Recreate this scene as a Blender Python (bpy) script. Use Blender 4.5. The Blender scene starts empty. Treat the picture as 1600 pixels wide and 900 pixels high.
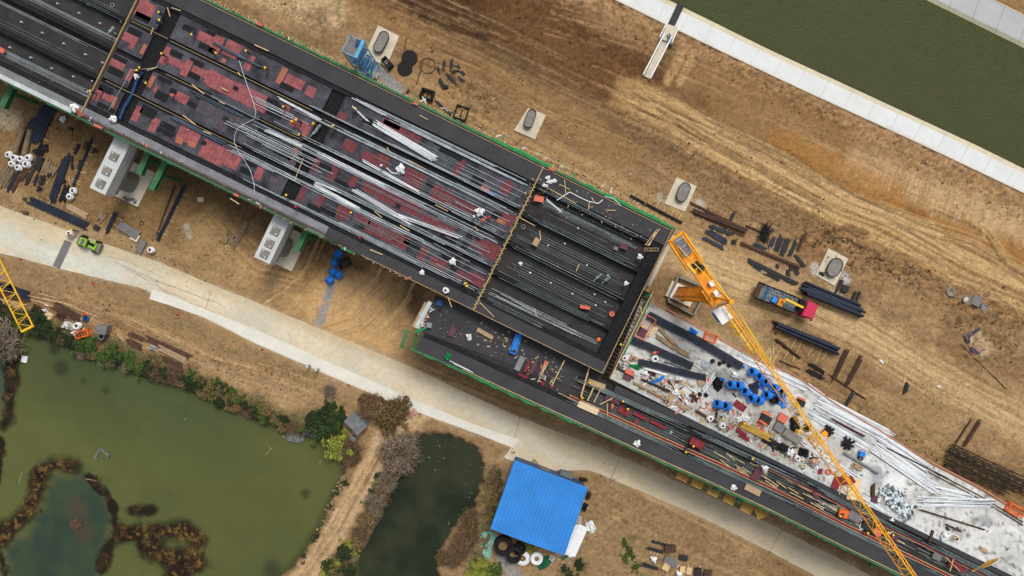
import bpy, bmesh, math, random
import numpy as np
from mathutils import Vector, Matrix, Euler
rnd = random.Random(7)
R = math.radians
SC = bpy.context.scene
COL = SC.collection
# ------------------------------------------------------------------ camera, sky, sun, exposure
HC = 110.0
FOC = 1100.0            # pixels of the 1600 px wide photograph
cd = bpy.data.cameras.new('drone_camera'); cam = bpy.data.objects.new('drone_camera', cd); COL.objects.link(cam)
cam.location = (0, 0, HC); cam.rotation_euler = (0, 0, 0)
cd.sensor_width = 36; cd.lens = 36 * FOC / 1600; cd.clip_start = 1; cd.clip_end = 4000
SC.camera = cam
SUN_EL = 58; SUN_AZ = 24     # azimuth east of the picture's top
w = bpy.data.worlds.new('World'); SC.world = w; w.use_nodes = True
nt = w.node_tree; bg = nt.nodes['Background']
sky = nt.nodes.new('ShaderNodeTexSky'); sky.sky_type = 'NISHITA'; sky.sun_disc = False
sky.sun_elevation = R(SUN_EL); sky.sun_rotation = R(SUN_AZ); sky.dust_density = 4; sky.ozone_density = 1; sky.air_density = 1
hsv = nt.nodes.new('ShaderNodeHueSaturation'); hsv.inputs['Saturation'].default_value = 0.35
nt.links.new(sky.outputs[0], hsv.inputs['Color']); nt.links.new(hsv.outputs[0], bg.inputs[0]); bg.inputs[1].default_value = 0.112
sl = bpy.data.lights.new('sun', 'SUN'); so = bpy.data.objects.new('sun', sl); COL.objects.link(so)
sl.energy = 1.35; sl.angle = R(18); sl.color = (1.0, 0.96, 0.9)
e, a = R(SUN_EL), R(SUN_AZ)
sd = Vector((math.sin(a) * math.cos(e), math.cos(a) * math.cos(e), math.sin(e)))
so.rotation_euler = sd.to_track_quat('Z', 'Y').to_euler()
SC.view_settings.view_transform = 'Standard'; SC.view_settings.look = 'None'
SC.view_settings.gamma = 1; SC.view_settings.exposure = 0.36
SC.render.engine = 'CYCLES'

# ------------------------------------------------------------------ helpers
def W(px, py, z=0.0):
    k = (HC - z) / FOC
    return Vector(((px - 800) * k, (450 - py) * k, z))
def lin(c):
    c = c / 255.0
    return c / 12.92 if c <= 0.04045 else ((c + 0.055) / 1.055) ** 2.4
GAIN = 0.9
def S(r, g, b): return (lin(r) * GAIN, lin(g) * GAIN, lin(b) * GAIN)

def mat(name, c, rough=0.8, metal=0.0, var=0.25, scale=1.5, bump=0.0, bscale=8.0, c2=None, island=False, stripes=None, stripe_dark=0.5):
    m = bpy.data.materials.new(name); m.use_nodes = True
    n = m.node_tree; N = n.nodes; L = n.links
    p = N['Principled BSDF']; p.inputs['Roughness'].default_value = rough; p.inputs['Metallic'].default_value = metal
    p.inputs['Specular IOR Level'].default_value = 0.3
    tc = N.new('ShaderNodeNewGeometry')
    nz = N.new('ShaderNodeTexNoise'); nz.inputs['Scale'].default_value = scale; nz.inputs['Detail'].default_value = 6
    nz.inputs['Roughness'].default_value = 0.65
    L.new(tc.outputs['Position'], nz.inputs['Vector'])
    ra = N.new('ShaderNodeValToRGB')
    lo = tuple(x * (1 - var) for x in c); hi = tuple(min(1, x * (1 + var)) for x in (c2 or c))
    ra.color_ramp.elements[0].position = 0.3; ra.color_ramp.elements[1].position = 0.7
    ra.color_ramp.elements[0].color = (*lo, 1); ra.color_ramp.elements[1].color = (*hi, 1)
    if island:
        mx = N.new('ShaderNodeMath'); mx.operation = 'MULTIPLY_ADD'; mx.inputs[1].default_value = 0.6; mx.inputs[2].default_value = 0.0
        L.new(tc.outputs['Random Per Island'], mx.inputs[0])
        ad = N.new('ShaderNodeMath'); ad.operation = 'MULTIPLY_ADD'; ad.inputs[1].default_value = 0.45
        L.new(nz.outputs[0], ad.inputs[0]); L.new(mx.outputs[0], ad.inputs[2]); L.new(ad.outputs[0], ra.inputs[0])
    else:
        L.new(nz.outputs[0], ra.inputs[0])
    out = ra.outputs[0]
    if stripes:
        ang, period = stripes[0], stripes[1]
        mp = N.new('ShaderNodeMapping'); mp.inputs['Rotation'].default_value = (0, 0, ang); L.new(tc.outputs['Position'], mp.inputs['Vector'])
        sp = N.new('ShaderNodeSeparateXYZ'); L.new(mp.outputs[0], sp.inputs[0])
        acc = None
        for ax in stripes[2]:
            md = N.new('ShaderNodeMath'); md.operation = 'PINGPONG'; md.inputs[1].default_value = period / 2; L.new(sp.outputs[ax], md.inputs[0])
            mr = N.new('ShaderNodeMapRange'); mr.inputs['From Min'].default_value = period * 0.10; mr.inputs['From Max'].default_value = period * 0.3
            mr.inputs['To Min'].default_value = stripe_dark; mr.inputs['To Max'].default_value = 1.0; L.new(md.outputs[0], mr.inputs['Value'])
            if acc is None: acc = mr.outputs[0]
            else:
                mm = N.new('ShaderNodeMath'); mm.operation = 'MULTIPLY'; L.new(acc, mm.inputs[0]); L.new(mr.outputs[0], mm.inputs[1]); acc = mm.outputs[0]
        mc = N.new('ShaderNodeMix'); mc.data_type = 'RGBA'; mc.blend_type = 'MULTIPLY'; mc.inputs[0].default_value = 1
        cb = N.new('ShaderNodeCombineColor'); [L.new(acc, cb.inputs[i]) for i in range(3)]
        L.new(out, mc.inputs[6]); L.new(cb.outputs[0], mc.inputs[7]); out = mc.outputs[2]
    L.new(out, p.inputs['Base Color'])
    if bump:
        b = N.new('ShaderNodeBump'); b.inputs['Strength'].default_value = 0.6; b.inputs['Distance'].default_value = bump
        n2 = N.new('ShaderNodeTexNoise'); n2.inputs['Scale'].default_value = bscale; n2.inputs['Detail'].default_value = 5
        L.new(tc.outputs['Position'], n2.inputs['Vector']); L.new(n2.outputs[0], b.inputs['Height']); L.new(b.outputs[0], p.inputs['Normal'])
    return m

DA = math.atan2(0.4398, 0.8981)      # deck axis in the picture, world angle is -DA
M = {}
def mk(k, *a, **kw): M[k] = mat(k, *a, **kw)
mk('navy', S(40, 46, 62), 0.55, 0.2, 0.35, 0.9)
mk('dark', S(44, 44, 46), 0.7, 0.1, 0.4, 1.2)
mk('black', S(24, 24, 26), 0.8, 0, 0.5, 1.5)
mk('rust', S(84, 60, 48), 0.85, 0.1, 0.35, 1.5)
mk('tanpipe', S(132, 112, 88), 0.85, 0, 0.3, 2)
mk('timber', S(205, 178, 128), 0.8, 0, 0.25, 1.2)
mk('oldtimber', S(150, 128, 98), 0.85, 0, 0.3, 1.5, stripes=None)
mk('ply', S(222, 200, 158), 0.7, 0, 0.12, 1.5)
mk('galv', S(176, 186, 190), 0.5, 0.1, 0.35, 0.7)
mk('galvgapshade', S(96, 104, 108), 0.6, 0.1, 0.35, 0.7)  # dark pipe tone imitating the shaded gaps inside the silver bundles
mk('ductblue', S(70, 88, 104), 0.6, 0.1, 0.3, 1)
mk('galvdull', S(122, 138, 138), 0.5, 0.1, 0.45, 0.5)
mk('whitepipe', S(225, 228, 230), 0.5, 0, 0.12, 1)
mk('white', S(235, 236, 236), 0.7, 0, 0.1, 3, bump=0.05, bscale=3)
mk('offwhite', S(205, 200, 190), 0.8, 0, 0.2, 2, bump=0.05, bscale=3)
mk('bagfill', S(70, 55, 48), 0.9, 0, 0.5, 4)
mk('pinkbag', S(205, 170, 150), 0.8, 0, 0.2, 2)
mk('concrete', S(196, 198, 196), 0.85, 0, 0.12, 0.6)
mk('concgrey', S(128, 130, 132), 0.85, 0, 0.2, 0.8)
mk('padtan', S(204, 194, 172), 0.9, 0, 0.16, 0.7)
mk('stub', S(130, 126, 120), 0.9, 0, 0.25, 2, bump=0.08, bscale=6)
mk('bankconc', S(205, 207, 206), 0.85, 0, 0.07, 0.35)
mk('bankwet', S(196, 188, 160), 0.8, 0, 0.12, 0.5)
mk('green', S(52, 122, 80), 0.6, 0, 0.35, 1)
mk('greenbright', S(30, 142, 80), 0.7, 0, 0.3, 2, bump=0.1, bscale=5)
mk('greenbeam', S(62, 112, 72), 0.6, 0.1, 0.25, 1)
mk('greenteal', S(60, 170, 150), 0.8, 0, 0.35, 1.2, c2=S(130, 165, 145))
mk('greendark', S(20, 100, 66), 0.8, 0, 0.4, 2)
mk('blue', S(38, 128, 220), 0.5, 0, 0.15, 2, bump=0.06, bscale=4)
mk('bluedark', S(38, 78, 130), 0.6, 0, 0.3, 2)
mk('bluesteel', S(92, 160, 196), 0.5, 0.1, 0.2, 2)
mk('xroofblue', S(54, 146, 228), 0.45, 0.0, 0.06, 0.5, stripes=(R(-21) , 0.45, (0,)), stripe_dark=0.86)
mk('wallblue', S(56, 84, 124), 0.6, 0, 0.15, 2)
mk('crane', S(244, 160, 20), 0.45, 0, 0.12, 1)
mk('craneorange', S(232, 146, 26), 0.5, 0, 0.25, 1.5)
mk('craneyellow', S(240, 190, 40), 0.45, 0, 0.15, 1.5)
mk('orange', S(232, 110, 42), 0.5, 0, 0.15, 1)
mk('salmon', S(210, 110, 88), 0.7, 0, 0.15, 1)
mk('red', S(190, 30, 48), 0.6, 0, 0.15, 1)
mk('cabred', S(196, 44, 80), 0.35, 0, 0.08, 1)
mk('panelred', S(148, 82, 84), 0.75, 0, 0.38, 1.1, stripes=(DA, 0.62, (0,)), stripe_dark=0.85)
mk('panelredd', S(112, 54, 60), 0.75, 0, 0.3, 1.1, stripes=(DA, 0.7, (0,)), stripe_dark=0.85)
mk('panelor', S(162, 98, 74), 0.7, 0, 0.2, 1.3)
mk('greypanel', S(80, 72, 80), 0.8, 0, 0.3, 1.2, stripes=(DA, 0.62, (0,)), stripe_dark=0.85)
mk('kerbpink', S(184, 128, 108), 0.8, 0, 0.2, 1)
mk('divider', S(168, 142, 100), 0.8, 0, 0.2, 1)
mk('maroon', S(98, 56, 66), 0.7, 0, 0.15, 1.3)
mk('redboard', S(132, 38, 48), 0.65, 0, 0.15, 1.3)
mk('brick', S(190, 150, 135), 0.9, 0, 0.3, 5)
mk('glass', S(40, 55, 66), 0.1, 0, 0.05, 1)
mk('rubber', S(30, 30, 32), 0.85, 0, 0.2, 2)
mk('lime', S(142, 188, 60), 0.4, 0, 0.08, 1)
mk('skin', S(190, 140, 110), 0.6, 0, 0.05, 1)
mk('hatyellow', S(250, 205, 30), 0.35, 0, 0.03, 1)
mk('hatred', S(210, 40, 50), 0.35, 0, 0.03, 1)
mk('hatwhite', S(236, 236, 236), 0.35, 0, 0.03, 1)
mk('vest', S(250, 110, 30), 0.7, 0, 0.08, 1)
mk('cloth', S(52, 56, 74), 0.9, 0, 0.2, 2)
mk('clothgrey', S(110, 108, 108), 0.9, 0, 0.2, 2)
mk('deckfloor', S(58, 55, 55), 0.85, 0, 0.4, 0.45, bump=0.06, bscale=6, stripes=(DA, 0.30, (0, 1)), stripe_dark=0.8)
mk('deckflange', S(65, 64, 67), 0.85, 0, 0.22, 0.35, bump=0.04, bscale=5, stripes=(DA, 0.30, (0, 1)), stripe_dark=0.86)
mk('decklight', S(134, 134, 138), 0.85, 0, 0.3, 0.5, bump=0.04, bscale=5, stripes=(DA, 0.30, (0, 1)), stripe_dark=0.8)
mk('decksteel', S(186, 194, 192), 0.75, 0, 0.22, 0.5)
mk('rebar', S(30, 30, 33), 0.8, 0.1, 0.5, 1.0, bump=0.12, bscale=9)
mk('rebargrid', S(52, 50, 52), 0.8, 0.1, 0.3, 1.0, stripes=(DA, 0.42, (0, 1)), stripe_dark=0.25)
mk('bayfloor', S(48, 47, 54), 0.8, 0, 0.6, 0.45, c2=S(72, 72, 80), stripes=(DA, 0.5, (0,)), stripe_dark=0.8)
mk('baymat', S(26, 27, 31), 0.85, 0, 0.35, 1.3, stripes=(DA, 0.35, (1,)), stripe_dark=0.6)
mk('soilheap', S(98, 78, 54), 0.95, 0, 0.35, 1.2)
mk('stone', S(150, 128, 98), 0.95, 0, 0.3, 1, island=True)
mk('rubble', S(120, 130, 136), 0.9, 0, 0.6, 1, c2=S(176, 186, 190), island=True)
mk('powder', S(226, 228, 226), 0.95, 0, 0.06, 1.5)
mk('palebrown', S(176, 150, 118), 0.9, 0, 0.2, 1.5)
mk('purplegrey', S(88, 84, 108), 0.9, 0, 0.4, 2.5, c2=S(120, 104, 116))
mk('slatyellow', S(190, 150, 66), 0.8, 0, 0.25, 1.5)
mk('leafdark', S(44, 60, 30), 0.7, 0, 0.5, 1.2, island=True)
mk('leafmid', S(56, 78, 32), 0.7, 0, 0.6, 1.2, c2=S(76, 100, 38), island=True)
mk('leafyellow', S(112, 118, 46), 0.7, 0, 0.5, 1.2, c2=S(140, 144, 58), island=True)
mk('leafbrown', S(96, 76, 52), 0.8, 0, 0.5, 1.2, c2=S(130, 110, 72), island=True)
mk('leafrust', S(70, 62, 36), 0.8, 0, 0.6, 1.2, c2=S(104, 84, 48), island=True)
mk('twig', S(98, 86, 72), 0.85, 0, 0.4, 1.5, c2=S(138, 124, 106), island=True)
mk('twigbrown', S(92, 72, 54), 0.85, 0, 0.35, 1.5, c2=S(120, 96, 72), island=True)
mk('weed', S(44, 32, 26), 0.85, 0, 0.5, 1, c2=S(76, 58, 36), island=True)
mk('weedtip', S(80, 62, 38), 0.85, 0, 0.6, 1, c2=S(140, 116, 56), island=True)
mk('steelplate', S(120, 116, 116), 0.7, 0.1, 0.2, 1)
mk('huttin', S(116, 120, 118), 0.7, 0.1, 0.3, 1.5, stripes=(R(-20), 0.35, (0,)), stripe_dark=0.75)

class MB:
    def __init__(self): self.v = []; self.f = []
    def add(self, vs, fs):
        o = len(self.v); self.v += [tuple(x) for x in vs]; self.f += [tuple(i + o for i in f) for f in fs]; return self
    def box(self, c, size, rz=0, tilt=0):
        x, y, z = size[0] / 2, size[1] / 2, size[2] / 2
        m = Matrix.Translation(Vector(c)) @ Matrix.Rotation(rz, 4, 'Z') @ Matrix.Rotation(tilt, 4, 'Y')
        vs = [m @ Vector(p) for p in ((-x,-y,-z),(x,-y,-z),(x,y,-z),(-x,y,-z),(-x,-y,z),(x,-y,z),(x,y,z),(-x,y,z))]
        return self.add(vs, [(0,3,2,1),(4,5,6,7),(0,1,5,4),(1,2,6,5),(2,3,7,6),(3,0,4,7)])
    def bar(self, a, b, wd, h=None, n=4):
        a = Vector(a); b = Vector(b); h = h or wd; d = (b - a)
        if d.length < 1e-6: return self
        d.normalize(); up = Vector((0, 0, 1)) if abs(d.z) < 0.95 else Vector((1, 0, 0))
        s = d.cross(up).normalized(); t = s.cross(d)
        vs = []
        for p in (a, b):
            if n == 4: offs = [(-1,-1),(1,-1),(1,1),(-1,1)]
            else: offs = [(math.cos(2*math.pi*i/n), math.sin(2*math.pi*i/n)) for i in range(n)]
            vs += [p + s * (o[0] * wd / 2) + t * (o[1] * h / 2) for o in offs]
        fs = [tuple(range(n - 1, -1, -1)), tuple(range(n, 2 * n))] + [(i, (i + 1) % n, n + (i + 1) % n, n + i) for i in range(n)]
        return self.add(vs, fs)
    def path(self, pts, r, n=6):
        for p, q in zip(pts[:-1], pts[1:]): self.bar(p, q, 2 * r, n=n)
        return self
    def prism(self, poly, z0, z1):
        n = len(poly); ar = sum(poly[i][0]*poly[(i+1)%n][1]-poly[(i+1)%n][0]*poly[i][1] for i in range(n))
        if ar < 0: poly = poly[::-1]
        vs = [(p[0], p[1], z0) for p in poly] + [(p[0], p[1], z1) for p in poly]
        return self.add(vs, [tuple(range(n - 1, -1, -1)), tuple(range(n, 2 * n))] + [(i, (i+1)%n, n+(i+1)%n, n+i) for i in range(n)])
    def cyl(self, c, r, h, n=14, r2=None, hole=None):
        r2 = r if r2 is None else r2
        vs = [(c[0]+r*math.cos(2*math.pi*i/n), c[1]+r*math.sin(2*math.pi*i/n), c[2]) for i in range(n)]
        vs += [(c[0]+r2*math.cos(2*math.pi*i/n), c[1]+r2*math.sin(2*math.pi*i/n), c[2]+h) for i in range(n)]
        fs = [tuple(range(n-1,-1,-1))] + [(i,(i+1)%n,n+(i+1)%n,n+i) for i in range(n)]
        if hole:   # open top with inner wall
            k = hole
            vs += [(c[0]+r2*k*math.cos(2*math.pi*i/n), c[1]+r2*k*math.sin(2*math.pi*i/n), c[2]+h) for i in range(n)]
            vs += [(c[0]+r2*k*math.cos(2*math.pi*i/n), c[1]+r2*k*math.sin(2*math.pi*i/n), c[2]+h*0.25) for i in range(n)]
            fs += [(n+i,n+(i+1)%n,2*n+(i+1)%n,2*n+i) for i in range(n)] + [(2*n+i,2*n+(i+1)%n,3*n+(i+1)%n,3*n+i) for i in range(n)]
            fs += [tuple(range(3*n, 4*n))]
        else: fs += [tuple(range(n, 2*n))]
        return self.add(vs, fs)
    def torus(self, c, Rr, r, n=20, m=8, fl=1.0):
        vs = []; fs = []
        for i in range(n):
            for j in range(m):
                A = 2*math.pi*i/n; B = 2*math.pi*j/m
                vs.append((c[0]+(Rr+r*math.cos(B))*math.cos(A), c[1]+(Rr+r*math.cos(B))*math.sin(A), c[2]+r*fl*math.sin(B)))
                fs.append((i*m+j, ((i+1)%n)*m+j, ((i+1)%n)*m+(j+1)%m, i*m+(j+1)%m))
        return self.add(vs, fs)
    def blob(self, c, rad, seed=0, amp=0.25, n=12, m=8, flat=0.0):
        rr = random.Random(seed); ph = [rr.uniform(0, 6.28) for _ in range(6)]
        vs = []; fs = []
        for j in range(m + 1):
            th = math.pi * j / m
            for i in range(n):
                A = 2 * math.pi * i / n
                k = 1 + amp * (0.5*math.sin(3*A+ph[0]+2*th) + 0.3*math.sin(5*A+ph[1]-3*th) + 0.4*math.sin(2*A+ph[2]+4*th) * math.sin(th))
                z = math.cos(th) * rad[2] * (1 + 0.3*amp*math.sin(4*A+ph[3]))
                z = max(z, -rad[2] * (1 - flat))
                vs.append((c[0]+rad[0]*k*math.sin(th)*math.cos(A), c[1]+rad[1]*k*math.sin(th)*math.sin(A), c[2]+z))
        for j in range(m):
            for i in range(n): fs.append((j*n+i, (j+1)*n+i, (j+1)*n+(i+1)%n, j*n+(i+1)%n))
        return self.add(vs, fs)
    def mesh(self, name, m, origin=(0, 0, 0), smooth=False):
        me = bpy.data.meshes.new(name); o = Vector(origin)
        me.from_pydata([(x - o.x, y - o.y, z - o.z) for x, y, z in self.v], [], self.f); me.update()
        if m: me.materials.append(M[m] if isinstance(m, str) else m)
        if smooth: me.shade_smooth()
        return me
    def part(self, name, m, parent, smooth=False, label=None):
        me = self.mesh(name, m, wl(parent), smooth)
        ob = bpy.data.objects.new(name, me); COL.objects.link(ob); ob.parent = parent
        if label: ob['label'] = label
        return ob
    def thing(self, name, m, label, cat, group=None, smooth=False):
        xs = [p[0] for p in self.v]; ys = [p[1] for p in self.v]; zs = [p[2] for p in self.v]
        o = ((min(xs)+max(xs))/2, (min(ys)+max(ys))/2, min(zs))
        ob = bpy.data.objects.new(name, self.mesh(name, m, o, smooth)); COL.objects.link(ob); ob.location = o
        return tag(ob, label, cat, group)
    def struct(self, name, m, kind='structure', label=None, smooth=False, cat=None):
        ob = bpy.data.objects.new(name, self.mesh(name, m, smooth=smooth)); COL.objects.link(ob); ob['kind'] = kind
        ob['label'] = label or name.replace('_', ' '); ob['category'] = cat or name.split('_')[-1]
        return ob
def wl(o):
    v = Vector((0, 0, 0))
    while o is not None: v += o.location; o = o.parent
    return v
def tag(o, label, cat, group=None):
    o['label'] = label; o['category'] = cat
    if group: o['group'] = group
    return o
def empty(name, loc, label, cat, group=None):
    o = bpy.data.objects.new(name, None); COL.objects.link(o); o.location = loc; o.empty_display_size = 0.2
    return tag(o, label, cat, group)
def copy_tree(o, parent=None):
    c = o.copy(); COL.objects.link(c); c.parent = parent
    for ch in list(o.children): copy_tree(ch, c)
    return c
used = set()
def inst(proto, loc, rz=0, sc=1.0, label=None, group=None, cat=None):
    c = proto if proto.name not in used else copy_tree(proto)
    used.add(proto.name)
    c.location = loc; c.rotation_euler = (0, 0, rz)
    c.scale = sc if isinstance(sc, tuple) else (sc, sc, sc)
    if label: c['label'] = label
    if group: c['group'] = group
    elif 'group' in c and not group: del c['group']
    if cat: c['category'] = cat
    return c

# ------------------------------------------------------------------ noise and painting on the ground grid
def vnoise(X, Y, seed):
    xi = np.floor(X).astype(np.int64); yi = np.floor(Y).astype(np.int64); fx = X - xi; fy = Y - yi
    fx = fx*fx*(3-2*fx); fy = fy*fy*(3-2*fy)
    def h(a, b):
        n = (a * 374761393 + b * 668265263 + seed * 1442695041) & 0xffffffff
        n = ((n ^ (n >> 13)) * 1274126177) & 0xffffffff
        return ((n ^ (n >> 16)) & 0xffff) / 65535.0
    return (h(xi,yi)*(1-fx)+h(xi+1,yi)*fx)*(1-fy)+(h(xi,yi+1)*(1-fx)+h(xi+1,yi+1)*fx)*fy
def fbm(X, Y, sc, seed, octv=4):
    s = 0; a = 0.5; t = 0
    for o in range(octv):
        s = s + a * vnoise(X / sc * 2**o + 13.7*o, Y / sc * 2**o - 7.1*o, seed + o); t += a; a *= 0.55
    return s / t
def seg_dist(X, Y, pts):
    d = np.full(X.shape, 1e9)
    for (x1, y1), (x2, y2) in zip(pts[:-1], pts[1:]):
        dx, dy = x2-x1, y2-y1; L = dx*dx+dy*dy+1e-9
        t = np.clip(((X-x1)*dx+(Y-y1)*dy)/L, 0, 1)
        d = np.minimum(d, np.hypot(X-(x1+t*dx), Y-(y1+t*dy)))
    return d
def inside(X, Y, poly):
    r = np.zeros(X.shape, bool); n = len(poly)
    for i in range(n):
        x1, y1 = poly[i]; x2, y2 = poly[(i+1) % n]
        if y1 == y2: continue
        c = ((y1 > Y) != (y2 > Y)) & (X < (x2-x1)*(Y-y1)/(y2-y1)+x1)
        r ^= c
    return r
def sdf(X, Y, poly):
    d = seg_dist(X, Y, poly + [poly[0]]); return np.where(inside(X, Y, poly), -d, d)
def sstep(a, b, x):
    t = np.clip((x-a)/(b-a), 0, 1); return t*t*(3-2*t)
# ------------------------------------------------------------------ GROUND
st = 0.23
xs = list(np.arange(-84, 84.01, st)); ys = list(np.arange(-49, 49.01, st))
g = st; o = 84
while o < 1500:
    g *= 1.35; o += g; xs = [-o] + xs + [o]
g = st; o = 49
while o < 1500:
    g *= 1.35; o += g; ys = [-o] + ys + [o]
xs = np.array(xs); ys = np.array(ys); NX, NY = len(xs), len(ys)
GX, GY = np.meshgrid(xs, ys)
PX = 800 + GX * 10; PY = 450 - GY * 10
ca, sa = math.cos(R(27)), math.sin(R(27))
U = PX * ca + PY * sa; V = -PX * sa + PY * ca
def C3(r, g, b): return np.array(S(r, g, b))
def lerp(a, b, t): return a * (1 - t[..., None]) + b * t[..., None]
n60 = fbm(PX, PY, 90, 1); n25 = fbm(PX, PY, 26, 5); n6 = fbm(PX, PY, 7, 9, 3); nst = fbm(U/9, V, 14, 21, 4); nst2 = fbm(U, V/7, 16, 31, 4)
G = np.zeros(GX.shape + (3,)); G[:] = C3(160, 130, 92)
G = lerp(G, C3(132, 102, 66), sstep(0.42, 0.68, n60) * 0.7)
G = lerp(G, C3(182, 152, 112), sstep(0.5, 0.75, n25) * 0.6)
G = lerp(G, C3(124, 94, 58), sstep(0.5, 0.78, nst) * 0.5)
G = lerp(G, C3(112, 84, 52), sstep(0.55, 0.8, n6) * 0.4)
H = (fbm(PX, PY, 40, 41, 3) - 0.5) * 0.12 + (n6 - 0.5) * 0.07
n3 = fbm(PX, PY, 3.4, 301, 3); n12 = fbm(U / 2.2, V, 5, 311, 3)
ROUGH = np.full(GX.shape, 0.16)
def mask(pts, wd, soft, seed=3, namp=10, poly=False):
    d = sdf(PX, PY, pts) if poly else seg_dist(PX, PY, pts) - wd / 2
    nn = (fbm(PX, PY, 18, seed, 3) - 0.5) * 2 * namp
    return 1 - sstep(-soft / 2, soft / 2, d + nn)
def paint(pts, wd, soft, col, al=1.0, seed=3, namp=10, poly=False, mod=None, h=0, rough=None):
    global G, H, ROUGH
    m = mask(pts, wd, soft, seed, namp, poly)
    if rough is not None: ROUGH = ROUGH * (1 - m) + rough * m
    if h: H = H + h * m
    m = m * al
    if mod is not None: m = m * mod
    G = lerp(G, C3(*col), m)
# upper bank, canal side
paint([(330,-60),(1600,-60),(1600,470),(1280,360),(1000,250),(800,130),(560,-10)], 0, 60, (148,114,72), 0.8, 4, 20, True)
paint([(575,-60),(760,-60),(1010,60),(1060,110),(1020,190),(900,140),(760,80),(600,20)], 0, 70, (96,64,34), 0.95, 5, 26, True, rough=0.5)
paint([(560,-30),(700,10),(800,60)], 60, 50, (66,42,24), 0.8, 6, 18)
paint([(800,40),(900,90),(1000,150),(1090,185)], 70, 50, (112,80,48), 0.8, 7, 18)
paint([(690,60),(800,95),(930,165),(1030,230),(1180,300)], 30, 26, (108,84,58), 0.7, 8, 12, mod=0.5+nst)
paint([(560,10),(640,50),(750,120),(860,190),(960,240)], 46, 40, (150,116,74), 0.7, 9, 14)
paint([(640,18),(700,48),(760,60)], 7, 8, (60,42,26), 0.8, 10, 3, h=-0.3)
paint([(420,-10),(520,20)], 50, 20, (190,165,125), 0.8, 11, 10, rough=0.6)
paint([(440,60),(510,70),(500,20)], 20, 20, (120,96,62), 0.5, 12, 10)
# pale crumbly strip beside the canal
paint([(830,-30),(980,20),(1200,128),(1440,242),(1620,330)], 26, 16, (186,150,112), 0.85, 13, 9, mod=sstep(0.25,0.6,n6+0.1), rough=0.9)
paint([(960,20),(1200,140),(1450,255),(1600,335)], 60, 50, (160,126,86), 0.7, 14, 16)
paint([(1340,262),(1400,285),(1470,315),(1620,372)], 54, 34, (202,170,126), 0.85, 15, 12, mod=0.35+nst2*0.9)
paint([(1215,225),(1290,280),(1380,315),(1480,360),(1620,410)], 36, 30, (158,110,50), 0.85, 16, 10)
paint([(1240,225),(1330,262),(1400,300)], 30, 26, (168, 122, 62), 0.7, 217, 12)
paint([(1290,285),(1370,320),(1440,340)], 16, 16, (132,84,38), 0.6, 17, 8)
paint([(1080,95),(1240,165),(1320,215)], 34, 40, (140,104,64), 0.7, 18, 14)
paint([(1042,128),(1068,78)], 12, 8, (196,160,112), 0.7, 19, 3); paint([(1062,130),(1085,82)], 11, 8, (196,160,112), 0.65, 20, 3)
paint([(1030,105),(1052,66)], 22, 14, (96,74,50), 0.6, 21, 4)
# dirt haul road
TR = [(985,150),(1030,172),(1100,215),(1200,268),(1300,322),(1400,362),(1500,420),(1640,480)]
paint(TR, 56, 26, (196,158,104), 0.9, 22, 10, mod=0.55+nst*0.7, rough=0.15)
paint([(1020,150),(1120,195),(1230,250),(1330,310),(1420,345),(1520,380),(1640,450)], 14, 10, (204,168,112), 0.8, 23, 5)
for i in range(26):
    off = rnd.uniform(-26, 26); s0 = rnd.uniform(0, 0.6); s1 = s0 + rnd.uniform(0.15, 0.5); P = []
    for k in range(9):
        f = (s0 + (s1 - s0) * k / 8) * (len(TR) - 1); i0 = min(int(f), len(TR) - 2); t = f - i0
        P.append((TR[i0][0]*(1-t)+TR[i0+1][0]*t - off*0.45, TR[i0][1]*(1-t)+TR[i0+1][1]*t + off*0.9))
    c = rnd.choice([(122,92,56), (136,104,64), (214,180,124)])
    paint(P, rnd.uniform(1, 3), 4, c, 0.6, 30 + i, 1.5, h=-0.06)
# dug hollow and mounds on the right
paint([(1290,370),(1320,360),(1352,368)], 9, 10, (58,36,24), 1.0, 60, 4, h=-0.7)
paint([(1272,385),(1290,372),(1330,376),(1346,392)], 5, 6, (84,56,36), 0.8, 160, 3, h=-0.4)
paint([(1180,330),(1230,335),(1270,350)], 16, 14, (112,82,50), 0.7, 161, 8, rough=0.8)
paint([(1385,410),(1450,440),(1500,470),(1560,500)], 18, 18, (116,88,56), 0.7, 162, 10, rough=0.9)
paint([(1500,505),(1530,490),(1580,500)], 12, 12, (96,74,48), 0.8, 163, 6, rough=0.9)
paint([(1345,385),(1362,398),(1384,410)], 6, 8, (84,58,38), 0.8, 61, 3, h=-0.3)
paint([(1240,360),(1280,350),(1330,372),(1300,400),(1255,395)], 0, 24, (136,102,66), 0.7, 62, 10, True, rough=0.7)
paint([(1280,375),(1400,420),(1500,460),(1620,500)], 60, 40, (150,118,78), 0.8, 63, 20, rough=0.9)
paint([(1000,205),(1110,280),(1180,320),(1260,340)], 44, 40, (140,112,76), 0.7, 64, 16, rough=0.6)
paint([(640,30),(900,230)], 18, 16, (128,98,64), 0.5, 65, 8)
paint([(690,130),(770,130),(790,180),(740,190)], 0, 30, (138,112,76), 0.7, 66, 14, True, rough=0.8)
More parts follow.
